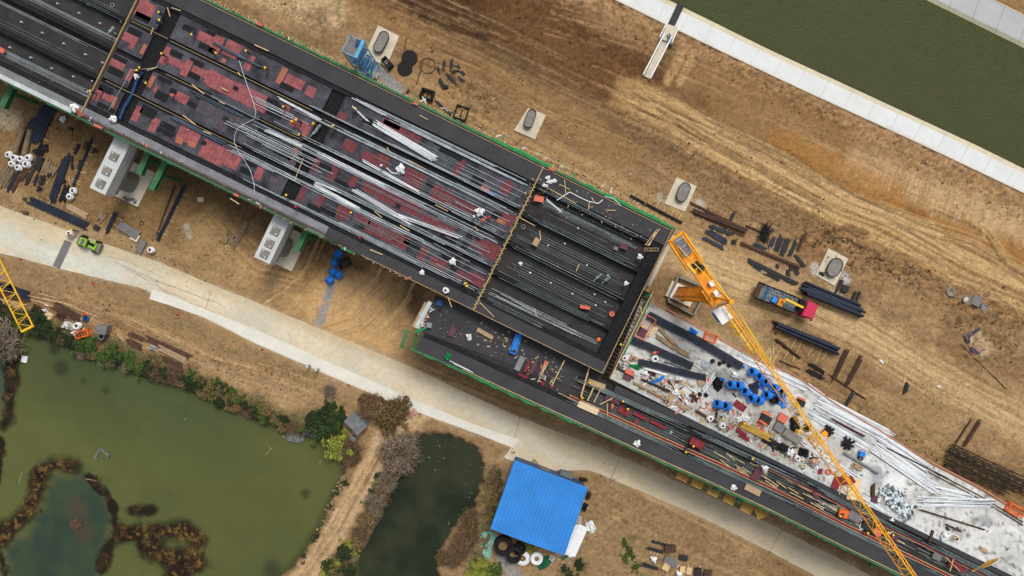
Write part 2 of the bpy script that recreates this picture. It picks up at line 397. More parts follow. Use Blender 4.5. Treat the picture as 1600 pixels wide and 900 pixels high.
# working strip north of the bridge
paint([(640,120),(760,195),(900,260),(1050,340),(1180,400)], 34, 30, (168,136,94), 0.8, 67, 10)
paint([(870,230),(1000,300),(1080,345),(1160,400)], 10, 12, (186,154,106), 0.6, 68, 6)
YT = [(1060,400),(1150,440),(1250,470),(1350,520),(1450,580),(1560,640),(1660,690)]
paint(YT, 60, 34, (196,168,120), 0.9, 69, 12, mod=0.6+nst*0.6)
paint([(1080,395),(1130,420),(1170,440)], 40, 30, (206,180,132), 0.8, 70, 8)
paint([(1180,470),(1110,520),(1200,545)], 50, 34, (190,164,120), 0.7, 71, 10)
paint([(1290,500),(1400,545),(1500,610),(1620,680)], 16, 14, (208,180,132), 0.7, 72, 6)
paint([(1220,540),(1300,600),(1400,680),(1480,720),(1600,790)], 60, 40, (138,110,72), 0.7, 73, 18, rough=0.5)
paint([(1380,640),(1460,680),(1480,660)], 60, 50, (166,138,98), 0.6, 74, 20)
paint([(1480,500),(1550,490),(1590,560),(1530,590)], 0, 30, (146,118,78), 0.7, 75, 16, True, rough=0.9)
paint([(1525,530),(1540,545)], 26, 12, (186,160,124), 0.9, 76, 6)
paint([(1030,450),(1060,430),(1100,500),(1150,510),(1170,560)], 20, 24, (122,98,64), 0.6, 77, 8)
for (x, y, r, c) in [(1160,528,7,(176,172,160)), (700,385,6,(170,160,140)), (1092,318,9,(190,184,170)), (1320,431,9,(190,190,186)), (1272,416,9,(205,200,190)), (1305,463,10,(190,182,168)), (1030,306,6,(180,172,150))]:
    paint([(x, y), (x+3, y+6)], r*1.6, 8, c, 0.8, x, 4)
# left yard
paint([(-30,170),(150,190),(330,300),(420,400),(330,440),(120,350),(-30,310)], 0, 40, (138,110,70), 0.8, 80, 16, True)
paint([(60,150),(330,290),(470,370),(640,460)], 46, 40, (96,74,46), 0.8, 81, 14, mod=0.4+n25)  # shade under the bridge edge, painted into the soil colour
paint([(0,290),(60,330),(180,370),(260,400)], 20, 18, (176,150,106), 0.7, 82, 8)
paint([(330,330),(380,400),(440,440),(430,470),(300,440),(270,400)], 0, 40, (176,146,102), 0.8, 83, 14, True, mod=0.4+nst2)
paint([(0,175),(18,190)], 30, 14, (188,170,138), 0.9, 84, 5)
paint([(520,420),(620,440),(640,520),(600,560),(500,520),(440,470)], 0, 34, (202,164,112), 0.95, 85, 14, True, mod=0.7+n25*0.6, rough=0.03)
paint([(440,425),(480,440),(560,395),(620,430)], 20, 20, (150,118,76), 0.6, 86, 8)
paint([(610,470),(640,540),(700,580),(760,610)], 30, 26, (146,120,84), 0.6, 87, 10)
paint([(530,398),(520,440),(500,505)], 14, 5, (150,150,152), 0.9, 88, 3)
paint([(572,92),(600,118),(622,140)], 17, 5, (150,150,154), 0.9, 89, 3)
paint([(292,352),(296,368)], 8, 8, (176,174,166), 0.7, 90, 4)
# strip between the road and the ponds
paint([(-30,410),(120,440),(320,530),(520,625),(650,690),(780,720)], 56, 40, (152,124,86), 0.8, 91, 14)
paint([(200,520),(330,580),(450,620),(520,600)], 34, 26, (176,146,108), 0.7, 92, 10)
paint([(-30,455),(80,475),(200,520),(300,570)], 26, 20, (128,100,68), 0.7, 93, 9)
paint([(660,640),(600,690),(570,750),(530,820),(470,910),(440,960)], 34, 12, (198,168,128), 0.9, 94, 6)
for k in (-5, 5):
    paint([(640+k,672),(590+k,715),(560+k,770),(520+k,835),(470+k,905)], 3, 4, (150,122,88), 0.7, 95+k, 3)
paint([(690,690),(760,720),(790,750),(770,830)], 30, 24, (166,136,98), 0.8, 97, 8)
# lower right
paint([(900,735),(1020,790),(1200,880),(1300,960),(760,960),(900,840)], 0, 30, (150,124,86), 0.8, 98, 12, True, rough=0.4)
paint([(960,800),(1050,850),(1150,900)], 5, 6, (178,150,110), 0.5, 99, 4); paint([(1000,790),(930,830)], 8, 8, (176,148,108), 0.5, 100, 5)
paint([(785,870),(815,910)], 22, 6, (148,148,142), 0.9, 101, 3)
# far bank of the canal
paint([(1560,-60),(1700,-60),(1700,60),(1610,25)], 0, 8, (150,120,82), 0.8, 102, 3, True)
# road apron dust
RU = [(-400,150),(-30,310),(0,322),(65,345),(120,365),(175,385),(250,410),(337,447),(400,472),(472,502),(575,545),(650,577),(800,647),(920,693),(1020,735),(1125,782),(1200,817),(1300,867),(1360,900),(1480,965),(1900,1170)]
RL = [(-400,216),(-30,382),(0,395),(82,417),(220,450),(300,487),(400,537),(525,592),(625,635),(737,675),(800,700),(785,716),(860,735),(922,735),(1012,772),(1100,810),(1200,860),(1272,899),(1390,965),(1810,1170)]
ROADPOLY = RU + RL[::-1]
paint(ROADPOLY, 0, 22, (190,168,130), 0.9, 103, 4, True, rough=0.05)
# grassy scrub tint near the shores
for P, wd in [([(-30,480),(120,520),(300,590),(450,655),(530,660)], 26), ([(640,690),(600,770),(560,850),(530,920)], 20), ([(770,740),(760,830),(740,900)], 26)]:
    paint(P, wd, 18, (84,84,48), 0.75, int(wd*3), 9, rough=0.8)
for (x, y, r) in [(905,885,22),(990,880,14),(985,840,8),(975,855,6),(880,893,10),(975,815,5)]:
    paint([(x, y), (x+4, y+2)], r, 12, (86,88,48), 0.7, x, 7)
for P in [[(400,555),(440,590),(520,620)], [(420,560),(520,600)], [(270,500),(330,530),(400,570)]]:
    paint(P, 5, 8, (112,108,62), 0.6, int(P[0][0]), 5, mod=sstep(0.45,0.6,n6))

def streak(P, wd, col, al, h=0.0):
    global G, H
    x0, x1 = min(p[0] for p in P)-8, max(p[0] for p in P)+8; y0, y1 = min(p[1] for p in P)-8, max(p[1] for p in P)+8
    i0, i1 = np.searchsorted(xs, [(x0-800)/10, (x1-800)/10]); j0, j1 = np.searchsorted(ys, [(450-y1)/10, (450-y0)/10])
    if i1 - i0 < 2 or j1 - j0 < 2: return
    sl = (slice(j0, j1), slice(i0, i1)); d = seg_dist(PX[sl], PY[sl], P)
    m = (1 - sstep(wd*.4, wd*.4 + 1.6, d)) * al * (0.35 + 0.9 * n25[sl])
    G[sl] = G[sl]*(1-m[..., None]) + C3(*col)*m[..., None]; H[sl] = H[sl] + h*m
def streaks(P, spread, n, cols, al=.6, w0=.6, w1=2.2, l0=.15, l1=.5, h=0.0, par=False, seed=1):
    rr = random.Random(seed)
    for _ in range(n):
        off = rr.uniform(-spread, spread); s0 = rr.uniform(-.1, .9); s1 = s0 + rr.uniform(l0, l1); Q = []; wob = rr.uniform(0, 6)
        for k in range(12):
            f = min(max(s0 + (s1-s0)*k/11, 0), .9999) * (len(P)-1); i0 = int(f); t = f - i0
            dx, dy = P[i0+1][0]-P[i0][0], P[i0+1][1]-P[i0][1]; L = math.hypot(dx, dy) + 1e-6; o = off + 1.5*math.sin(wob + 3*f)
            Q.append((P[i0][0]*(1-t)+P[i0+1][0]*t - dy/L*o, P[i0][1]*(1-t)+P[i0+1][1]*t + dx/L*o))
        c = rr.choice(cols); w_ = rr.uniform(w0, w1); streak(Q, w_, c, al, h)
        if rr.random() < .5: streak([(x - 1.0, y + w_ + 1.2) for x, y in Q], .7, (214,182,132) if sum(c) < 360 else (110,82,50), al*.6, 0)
DK_ = [(118,88,54),(134,102,64),(104,78,48)]; LT = [(208,172,118),(198,160,104),(216,184,134)]
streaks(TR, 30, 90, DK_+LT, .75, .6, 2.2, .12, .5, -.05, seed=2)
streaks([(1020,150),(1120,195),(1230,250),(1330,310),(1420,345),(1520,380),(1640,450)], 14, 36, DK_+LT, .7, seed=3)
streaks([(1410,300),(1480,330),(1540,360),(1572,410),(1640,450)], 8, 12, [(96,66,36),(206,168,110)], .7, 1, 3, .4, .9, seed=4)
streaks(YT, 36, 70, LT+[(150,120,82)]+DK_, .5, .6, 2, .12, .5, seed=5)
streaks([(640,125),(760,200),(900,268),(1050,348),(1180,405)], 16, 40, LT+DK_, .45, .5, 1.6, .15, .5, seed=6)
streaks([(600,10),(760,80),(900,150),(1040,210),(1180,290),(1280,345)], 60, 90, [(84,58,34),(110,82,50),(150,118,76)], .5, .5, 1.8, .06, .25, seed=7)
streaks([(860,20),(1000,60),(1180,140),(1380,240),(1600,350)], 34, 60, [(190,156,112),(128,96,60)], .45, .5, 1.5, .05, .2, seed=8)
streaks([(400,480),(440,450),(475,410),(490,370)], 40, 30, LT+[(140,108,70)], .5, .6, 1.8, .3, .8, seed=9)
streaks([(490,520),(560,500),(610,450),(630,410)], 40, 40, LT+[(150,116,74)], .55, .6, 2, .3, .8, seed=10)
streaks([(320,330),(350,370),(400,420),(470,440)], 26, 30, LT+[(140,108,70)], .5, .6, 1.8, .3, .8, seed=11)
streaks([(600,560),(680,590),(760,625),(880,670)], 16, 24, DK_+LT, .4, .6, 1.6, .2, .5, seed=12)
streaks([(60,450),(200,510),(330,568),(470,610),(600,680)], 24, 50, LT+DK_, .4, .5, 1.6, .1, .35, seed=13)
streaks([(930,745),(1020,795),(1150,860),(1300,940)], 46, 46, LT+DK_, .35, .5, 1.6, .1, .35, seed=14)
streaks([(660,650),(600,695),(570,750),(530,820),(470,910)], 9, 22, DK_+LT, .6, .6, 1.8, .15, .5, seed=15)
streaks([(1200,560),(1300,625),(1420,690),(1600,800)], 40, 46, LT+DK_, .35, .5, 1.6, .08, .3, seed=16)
for k in range(30):
    x = 1390 + k*5.5 + rnd.uniform(-3,3); y = 262 + (x-1390)*.47; streak([(x, y-6+rnd.uniform(-8,8)), (x-7, y+16), (x-10, y+30+rnd.uniform(-8,10))], rnd.uniform(1,2.6), rnd.choice([(214,184,140),(150,112,66)]), .5)
for k in range(26):
    x = 1010 + k*8; y = 215 + (x-1010)*.5 + rnd.uniform(-14,14); streak([(x, y), (x+rnd.uniform(8,16), y-rnd.uniform(4,14))], 1.2, (92,66,40), .5, -.05)

# ponds and canal hollows
PL = [(-60,470),(0,500),(40,517),(90,532),(120,547),(160,560),(205,577),(250,592),(300,607),(340,625),(380,642),(410,658),(440,668),(470,678),(500,683),(528,700),(541,725),(536,752),(518,785),(497,830),(472,868),(452,890),(430,910),(410,960),(-120,960),(-120,470)]
PR = [(655,680),(680,678),(705,683),(735,695),(752,708),(756,740),(749,770),(741,795),(720,810),(706,835),(690,856),(682,880),(690,960),(535,960),(546,905),(558,872),(575,842),(594,806),(600,776),(618,740),(638,705)]
jit = (fbm(PX, PY, 9, 77, 3) - 0.5) * 10
dL = sdf(PX, PY, PL) + jit; dR = sdf(PX, PY, PR) + jit
WATER = -0.75
dd = np.minimum(dL, dR)
bank = sstep(9, -9, -dd * -1) if False else 1 - sstep(-10, 7, dd)
H = H * (1 - bank) - 1.6 * bank + 0.0
G = lerp(G, C3(62, 56, 38), (1 - sstep(-3, 3, dd)) * 0.9)
CN = [(-2340,-1549),(560,-196),(965,0),(1200,114),(1442,225),(1600,300),(4000,1440)]
CF = [(-2340,-1900),(1200,-175),(1550,0),(1600,25),(4000,1225)]
inner_n = [(x, y) for x, y in CN]; CP = CN + CF[::-1]
dC = sdf(PX, PY, CP)
H = np.where(dC < 8, H * 0.3, H)
H = np.where(dC < -3, -4.5, H)
# keep the yard flat where sheets lie on it
dRoad = sdf(PX, PY, ROADPOLY)
H = np.where(dRoad < 6, -0.03 + H * 0.0, np.where(dRoad < 16, -0.03 + (H + 0.03) * sstep(6, 16, dRoad), H))
RR_ = ROUGH * (dRoad > 12) * (dC > 4)
H = H + ((fbm(PX, PY, 4.2, 201, 2) - 0.5) * 0.75 + (fbm(PX, PY, 14, 205, 3) - 0.5) * 0.9) * RR_
kk = 0.35 + 0.65 * np.clip(RR_ * 1.6, 0, 1)
G = G * (1 + (n3 - 0.5) * 0.55 * kk + (n12 - 0.5) * 0.4 * kk)[..., None]
pit = sstep(0.66, 0.78, fbm(PX, PY, 5, 331, 2)) * (0.25 + 0.5 * kk); G = G * (1 - 0.4 * pit)[..., None]
grey = G.mean(-1, keepdims=True); G = (grey * 0.02 + G * 0.98) * np.array([0.95, 0.93, 0.92])
rs_ = np.random.RandomState(5); gr = rs_.rand(*GX.shape); gr2 = fbm(PX, PY, 2.6, 401, 2) - .5
G = G * (1 + (gr - .5) * .34 * (.5 + .5 * kk) + gr2 * .6 * kk)[..., None]
H = H + (gr - .5) * .07 * (.4 + kk) * (dRoad > 12) * (dC > 4)
H = np.minimum(H, 0.55)
H = np.where(np.abs(GX) > 300, -0.2, H)
V3 = np.empty((NX * NY, 3), np.float32); V3[:, 0] = GX.ravel(); V3[:, 1] = GY.ravel(); V3[:, 2] = H.ravel()
def gridmesh(name, V3, nx, ny, cols):
    me = bpy.data.meshes.new(name); me.vertices.add(len(V3)); me.vertices.foreach_set('co', V3.astype(np.float32).ravel())
    idx = np.arange(nx * ny).reshape(ny, nx); q = np.stack([idx[:-1, :-1], idx[:-1, 1:], idx[1:, 1:], idx[1:, :-1]], -1).reshape(-1, 4)
    me.loops.add(q.size); me.loops.foreach_set('vertex_index', q.ravel().astype(np.int32))
    me.polygons.add(len(q)); me.polygons.foreach_set('loop_start', np.arange(0, q.size, 4, dtype=np.int32)); me.polygons.foreach_set('loop_total', np.full(len(q), 4, np.int32))
    me.update(calc_edges=True)
    at = me.color_attributes.new('soil', 'FLOAT_COLOR', 'POINT')
    c = np.ones((len(V3), 4), np.float32); c[:, :3] = cols.reshape(-1, 3); at.data.foreach_set('color', c.ravel())
    me.shade_smooth()
    return me
def attrmat(name, rough, lo, hi, sc, bump, bsc, spec=0.3):
    m = bpy.data.materials.new(name); m.use_nodes = True; n = m.node_tree; N = n.nodes; L = n.links; p = N['Principled BSDF']
    p.inputs['Roughness'].default_value = rough; p.inputs['Specular IOR Level'].default_value = spec
    at = N.new('ShaderNodeAttribute'); at.attribute_name = 'soil'; ge = N.new('ShaderNodeNewGeometry')
    acc = at.outputs['Color']
    for s_, a_, b_ in ((sc, lo, hi), (sc * 0.22, 1 - (1 - lo) * 0.7, 1 + (hi - 1) * 0.7)):
        nz = N.new('ShaderNodeTexNoise'); nz.inputs['Scale'].default_value = s_; nz.inputs['Detail'].default_value = 8; nz.inputs['Roughness'].default_value = 0.75
        L.new(ge.outputs['Position'], nz.inputs['Vector'])
        mr = N.new('ShaderNodeMapRange'); mr.inputs['From Min'].default_value = 0.3; mr.inputs['From Max'].default_value = 0.7; mr.inputs['To Min'].default_value = a_; mr.inputs['To Max'].default_value = b_
        L.new(nz.outputs[0], mr.inputs['Value'])
        cb = N.new('ShaderNodeCombineColor'); [L.new(mr.outputs[0], cb.inputs[i]) for i in range(3)]
        mc = N.new('ShaderNodeMix'); mc.data_type = 'RGBA'; mc.blend_type = 'MULTIPLY'; mc.inputs[0].default_value = 1
        L.new(acc, mc.inputs[6]); L.new(cb.outputs[0], mc.inputs[7]); acc = mc.outputs[2]
    L.new(acc, p.inputs['Base Color'])
    prev = None
    for s_, d_ in bump:
        n2 = N.new('ShaderNodeTexNoise'); n2.inputs['Scale'].default_value = s_; n2.inputs['Detail'].default_value = 6; L.new(ge.outputs['Position'], n2.inputs['Vector'])
        b = N.new('ShaderNodeBump'); b.inputs['Distance'].default_value = d_; b.inputs['Strength'].default_value = 0.8; L.new(n2.outputs[0], b.inputs['Height'])
        if prev: L.new(prev.outputs[0], b.inputs['Normal'])
        prev = b
    if prev: L.new(prev.outputs[0], p.inputs['Normal'])
    return m
M['soil'] = attrmat('soil', 0.95, 0.8, 1.2, 4.0, [(1.2, 0.25), (4, 0.16)], 4)
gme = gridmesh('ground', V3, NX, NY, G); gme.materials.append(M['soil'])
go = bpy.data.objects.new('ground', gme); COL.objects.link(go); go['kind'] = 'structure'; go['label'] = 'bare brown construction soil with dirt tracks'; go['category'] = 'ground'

# loose stones and clods: nobody could count them
def clods(n, regions, smin, smax, name, mt, label, z=0.02):
    m = MB(); rr = random.Random(11)
    for _ in range(n):
        P = rr.choice(regions); k = rr.randrange(len(P) - 2); wd = P[-1]
        t = rr.random(); x = P[k][0]*(1-t)+P[k+1][0]*t + rr.gauss(0, wd/2); y = P[k][1]*(1-t)+P[k+1][1]*t + rr.gauss(0, wd/2)
        p = W(x, y, 0); s = smin + (smax - smin) * rr.random()**3
        m.add([p+Vector((rr.uniform(.6,1.2)*s,0,-s*.3)), p+Vector((0,rr.uniform(.6,1.2)*s,-s*.3)), p+Vector((-rr.uniform(.6,1.2)*s,0,-s*.3)), p+Vector((0,-rr.uniform(.6,1.2)*s,-s*.3)), p+Vector((rr.uniform(-.3,.3)*s,rr.uniform(-.3,.3)*s,s*rr.uniform(.5,1)))],
              [(0,1,4),(1,2,4),(2,3,4),(3,0,4)])
    return m.struct(name, mt, 'stuff', label, cat='stones')
clods(5200, [[(1300,385),(1420,430),(1560,480),24],[(1480,500),(1590,520),(1600,560),24],[(830,0),(1200,130),(1600,330),9],[(1240,390),(1330,440),(1440,520),26],[(1380,560),(1500,660),(1600,740),30],
  [(1000,250),(1150,330),(1250,350),18],[(700,120),(790,170),(900,220),20],[(880,180),(1000,250),(1100,300),20],[(0,280),(200,360),(330,440),24],[(430,0),(500,60),(640,120),20],[(150,440),(400,560),(520,620),16],[(930,760),(1100,850),(1200,930),30],[(540,740),(500,840),8]], 0.04, 0.3, 'loose_stones', 'stone', 'loose pale stones and soil clods scattered over the yard')

clods(5200, [[(600,10),(800,80),(1040,200),(1280,340),70],[(1240,360),(1340,400),(1460,450),30],[(1490,480),(1570,480),(1590,550),26],[(1290,640),(1400,700),(1500,740),30],[(0,290),(200,340),(380,430),50],[(60,440),(300,560),(500,620),26],[(860,20),(1200,150),(1600,350),26],[(700,170),(1000,300),(1180,370),30],[(0,180),(120,230),(330,300),40]], 0.05, 0.26, 'soil_clods', 'soilheap', 'dark soil clods scattered over the yard')

# ------------------------------------------------------------------ WATER
def watermat(name, bsc, bd, rough=0.25, stretch=None):
    m = attrmat(name, rough, 0.93, 1.07, 0.5, [], 1, 0.10)
    n = m.node_tree; N = n.nodes; L = n.links; ge = N.new('ShaderNodeNewGeometry')
    nz = N.new('ShaderNodeTexNoise'); nz.inputs['Scale'].default_value = bsc; nz.inputs['Detail'].default_value = 3
    mp = N.new('ShaderNodeMapping'); mp.inputs['Rotation'].default_value = (0, 0, R(25)); mp.inputs['Scale'].default_value = stretch or (1, 1, 1)
    L.new(ge.outputs['Position'], mp.inputs[0]); L.new(mp.outputs[0], nz.inputs['Vector'])
    b = N.new('ShaderNodeBump'); b.inputs['Distance'].default_value = bd; b.inputs['Strength'].default_value = 1; L.new(nz.outputs[0], b.inputs['Height']); L.new(b.outputs[0], N['Principled BSDF'].inputs['Normal'])
    return m
def watersheet(name, x0, x1, y0, y1, step, z, fn, mt, label):
    xa = np.arange(x0, x1 + step, step); ya = np.arange(y0, y1 + step, step); X, Y = np.meshgrid(xa, ya)
    k = (HC - z) / FOC; V = np.empty((X.size, 3)); V[:, 0] = ((X - 800) * k).ravel(); V[:, 1] = ((450 - Y) * k).ravel(); V[:, 2] = z
    me = gridmesh(name, V, len(xa), len(ya), fn(X, Y)); me.materials.append(mt)
    ob = bpy.data.objects.new(name, me); COL.objects.link(ob); ob['kind'] = 'structure'; ob['label'] = label; ob['category'] = 'water'
def pondcol(X, Y):
    c = np.zeros(X.shape + (3,)); c[:] = C3(90, 94, 54)
    n1 = fbm(X, Y, 120, 3); c = lerp(c, C3(84, 88, 52), sstep(0.35, 0.7, n1)); 
    c = lerp(c, C3(60, 76, 52), (1 - sstep(0, 130, seg_dist(X, Y, [(120,560),(300,640)]))) * 0.5)
    nn = (fbm(X, Y, 22, 8, 4) - 0.5) * 2
    teal = [(85,745),(130,740),(165,765),(175,800),(165,850),(150,900),(150,950),(0,950),(15,860),(55,820),(75,780)]
    t = 1 - sstep(-12, 14, sdf(X, Y, teal) + nn * 10); c = lerp(c, C3(60, 72, 54), t)
    c = lerp(c, C3(50, 64, 54), t * sstep(0.4, 0.75, fbm(X, Y, 36, 15)))
    c = lerp(c, C3(74, 66, 54), (1 - sstep(0, 26, seg_dist(X, Y, [(120,785),(130,830)]) + nn * 12)) * 0.85)
    t2 = 1 - sstep(-10, 30, seg_dist(X, Y, [(-10,540),(6,580),(5,620)]) + nn * 6); c = lerp(c, C3(48, 68, 70), t2 * 0.8)
    for P, wd in WEEDS: c = lerp(c, C3(36, 26, 22), (1 - sstep(wd * 0.3, wd * 1.0, seg_dist(X, Y, P) + nn * 11)) * 0.95)
    for (x, y, r) in [(97,576,13),(166,610,9),(130,595,8),(265,770,5),(478,771,9),(425,888,18),(85,545,10)]:
        c = lerp(c, C3(44, 48, 36), (1 - sstep(r * 0.3, r * 1.3, np.hypot(X - x, Y - y) + nn * 5)) * 0.65)
    spk = sstep(0.5, 0.75, fbm(X, Y, 5, 55, 3)); ww = np.zeros(X.shape)
    for P, wd in WEEDS:
        if wd >= 20: ww = np.maximum(ww, 1 - sstep(wd * 0.2, wd * 0.6, seg_dist(X, Y, P) + nn * 10))
    c = lerp(c, C3(128, 98, 54), ww * spk * 0.75)
    d = sdf(X, Y, PL); c = lerp(c, C3(50, 56, 36), (1 - sstep(-20, -2, -np.abs(d)) * 1.0) * 0.0 + sstep(-14, 0, d) * 0.6)
    return c
WEEDS = [([(60,740),(85,726),(110,728)], 20), ([(60,740),(58,775),(40,800),(18,822),(0,838),(-10,860)], 22), ([(140,745),(150,760),(170,770),(178,800),(180,830)], 9), ([(205,800),(220,800),(235,798)], 14),
  ([(180,830),(165,870),(162,890)], 14), ([(190,830),(230,835),(290,830),(310,845),(305,880),(270,900)], 24), ([(230,850),(250,870),(290,870)], 24), ([(20,560),(18,600),(15,640),(8,660)], 17), ([(0,690),(-6,760)], 8), ([(195,838),(175,835)], 14), ([(0,860),(8,900)], 8)]
M['pondwater'] = watermat('pondwater', 3.5, 0.02, 0.3); M['canalwater'] = watermat('canalwater', 2.4, 0.2, 0.28, (1, 2.6, 1)); M['canalwater'].node_tree.nodes['Principled BSDF'].inputs['Specular IOR Level'].default_value = 0.14
watersheet('pond_water', -130, 560, 455, 960, 1.6, WATER, pondcol, M['pondwater'], 'olive green pond water with dark weed patches')
def pond2(X, Y):
    c = np.zeros(X.shape + (3,)); c[:] = C3(54, 58, 42); c = lerp(c, C3(36, 44, 32), sstep(0.4, 0.7, fbm(X, Y, 60, 5))); return c
watersheet('dark_pond_water', 525, 765, 670, 960, 4, WATER - .06, pond2, M['pondwater'], 'dark green water of the small pond')
CW = -1.6
def canalcol(X, Y):
    c = np.zeros(X.shape + (3,)); c[:] = C3(60, 70, 38); c = lerp(c, C3(52, 66, 34), sstep(0.35, 0.7, fbm(X, Y, 120, 6)))
    return c
# canal water as one strip polygon with its own colour attribute
NI = [(x + 76*0 , y) for x, y in []]
near_in = [(-2200,-1519),(640,-202),(1042,-3),(1200,75),(1525,225),(1600,262),(4000,1400)]
far_in = [(-2200,-1865),(1160,-138),(1437,0),(1600,80),(4000,1280)]
m = MB(); m.v = [tuple(W(x, y, CW)) for x, y in [(-2300,-1640),(900,-100),(1042,-3),(1200,75),(1525,225),(1600,262),(4000,1425),(4000,1240),(1600,60),(1437,-20),(1100,-190),(-2300,-1900)]]
m.f = [tuple(range(len(m.v)))]
me = m.mesh('canal_water', None)
at = me.color_attributes.new('soil', 'FLOAT_COLOR', 'POINT'); at.data.foreach_set('color', list((*C3(68, 71, 38), 1)) * len(m.v)); me.materials.append(M['canalwater'])
cw_o = bpy.data.objects.new('canal_water', me); COL.objects.link(cw_o); cw_o['kind'] = 'structure'; cw_o['label'] = 'dark green rippled water of the straight canal'; cw_o['category'] = 'water'
# lined banks: slabs with joints, a dry upper part and a wet beige foot
def lerp2(a, b, t): return (a[0]*(1-t)+b[0]*t, a[1]*(1-t)+b[1]*t)
def bank_strip(outer, inner, x0, x1, n, name, label):
    def at_x(P, x):
        for (a, b), (c, d) in zip(P[:-1], P[1:]):
            if a <= x <= c: return (x, b + (d - b) * (x - a) / (c - a))
        return P[-1]
    rt = empty(name, W(*at_x(outer, (x0+x1)/2), 0), label, 'canal bank')
    dry = MB(); wet = MB(); rr = random.Random(3)
    k = 17
    for i in range(n):
        xa = x0 + (x1 - x0) * i / n; xb = x0 + (x1 - x0) * (i + 1) / n - 0.35
        sgn = 1 if at_x(inner, 1200)[1] < at_x(outer, 1200)[1] else -1
        qa, qb = at_x(outer, xa), at_x(outer, xb)
        ia = at_x(inner, xa + k * sgn); ib = at_x(inner, xb + k * sgn)
        mt = lambda q, i_, f, z: (lerp2(q, i_, f), z)
        def P(q, z): return W(q[0], q[1], z)
        z0, z1, z2 = 0.10, -1.25, -1.95; f = 0.76
        ma, mb_ = lerp2(qa, ia, f), lerp2(qb, ib, f)
        dry.add([P(qa, z0), P(qb, z0), P(mb_, z1), P(ma, z1)], [(0, 1, 2, 3) if sgn < 0 else (3, 2, 1, 0)])
        xa2 = xa; wet.add([P(ma, z1), P(mb_, z1), P(lerp2(qb, ib, 1.06), z2), P(lerp2(qa, ia, 1.06), z2)], [(0, 1, 2, 3) if sgn < 0 else (3, 2, 1, 0)])
    dry.part('bank_slab', 'bankconc', rt); wet.part('wet_slab', 'bankwet', rt)
    base = MB()
    pts_o = [q for q in outer]; pts_i = [q for q in inner]
    for xa, xb in zip(np.linspace(x0, x1, 12)[:-1], np.linspace(x0, x1, 12)[1:]):
        qa, qb = at_x(outer, xa), at_x(outer, xb); ia, ib = at_x(inner, xa), at_x(inner, xb)
        base.add([W(*qa, 0.05), W(*qb, 0.05), W(*ib, -2.1), W(*ia, -2.1)], [(0, 1, 2, 3)])
        base.add([W(qa[0], qa[1]+ (2 if sgn_f(outer, inner) else -2), 0.13), W(qb[0], qb[1] + (2 if sgn_f(outer, inner) else -2), 0.13), W(*qb, 0.13), W(*qa, 0.13)], [(0, 1, 2, 3)])
    base.part('kerb', 'padtan', rt)
def sgn_f(o, i): return o[1][1] > i[1][1]
bank_strip(CN, near_in, 700, 1900, 33, 'canal_bank', 'white concrete slab bank on the near side of the canal')
bank_strip(CF, far_in, 1130, 1900, 21, 'canal_bank', 'white concrete slab bank in the top right corner beyond the canal')

# outfall flume beside the canal
rt = empty('concrete_flume', W(1030, 80, 0), 'white U-shaped concrete flume running down to the canal', 'flume')
def along(a, b, wd, z0, z1, mb, side=0):
    a = Vector(a); b = Vector(b); d = (b-a).normalized(); s = Vector((-d.y, d.x)) ; 
    pts = [a + s*(side+wd/2), b + s*(side+wd/2), b + s*(side-wd/2), a + s*(side-wd/2)]
    mb.prism([W(p.x, p.y, 0).xy for p in pts], z0, z1)
m = MB(); along((1011,122), (1041,62), 11, 0.05, 0.25, m); m.part('channel_floor', 'padtan', rt)
for sd_ in (-6.2, 6.2):
    m = MB(); along((1009,122), (1042,58), 2.0, 0.0, 1.0, m, sd_); m.part('side_wall', 'white', rt)
m = MB(); along((1040,66), (1049,42), 18, 0.1, 0.6, m); m.part('upper_basin', 'padtan', rt)
for sd_ in (-10, 10):
    m = MB(); along((1038,66), (1050,40), 1.6, 0.0, 1.1, m, sd_); m.part('basin_wall', 'white', rt)
m = MB(); m.bar(W(1047,43,0.35), W(1064,7,-1.5), 1.1, 0.25); m.part('chute', 'dark', rt)
m = MB(); along((1031,62), (1037,74), 5, 0, 0.9, m, -13); along((1043,62),(1049,72),5,0,0.9,m,0); m.part('wing_wall', 'steelplate', rt)

# ------------------------------------------------------------------ ROAD
def strip_mesh(name, up, lo, z, mt, label, n=140, jit=0.6):
    def res(P, n):
        L = [0]
        for a, b in zip(P[:-1], P[1:]): L.append(L[-1] + math.hypot(b[0]-a[0], b[1]-a[1]))
        out = []
        for i in range(n + 1):
            t = L[-1] * i / n; k = max(j for j in range(len(L)) if L[j] <= t + 1e-6); k = min(k, len(P) - 2)
            out.append(lerp2(P[k], P[k+1], (t - L[k]) / (L[k+1] - L[k])))
        return out
    a = res(up, n); b = res(lo, n); rr = random.Random(5); m = MB(); K = 10; ms = []
    for i in range(n + 1):
        j1, j2 = rr.uniform(-jit, jit), rr.uniform(-jit, jit)
        for k in range(K + 1):
            q = lerp2((a[i][0], a[i][1]+j1), (b[i][0], b[i][1]+j2), k / K); m.v.append(tuple(W(q[0], q[1], z)))
    for i in range(n):
        for k in range(K): m.f.append((i*(K+1)+k, i*(K+1)+k+1, (i+1)*(K+1)+k+1, (i+1)*(K+1)+k))
    return m
M['road'] = attrmat('road', 0.9, 0.86, 1.14, 1.2, [(6, 0.02)], 4)
m = strip_mesh('road', RU, RL, 0.012, 'road', '', n=240)
me = m.mesh('road', None); va = np.array(m.v); X = 800 + va[:, 0] * 10; Y = 450 - va[:, 1] * 10
c = np.zeros((len(va), 3)); c[:] = C3(216, 202, 174)
u_ = X*ca+Y*sa; v_ = -X*sa+Y*ca
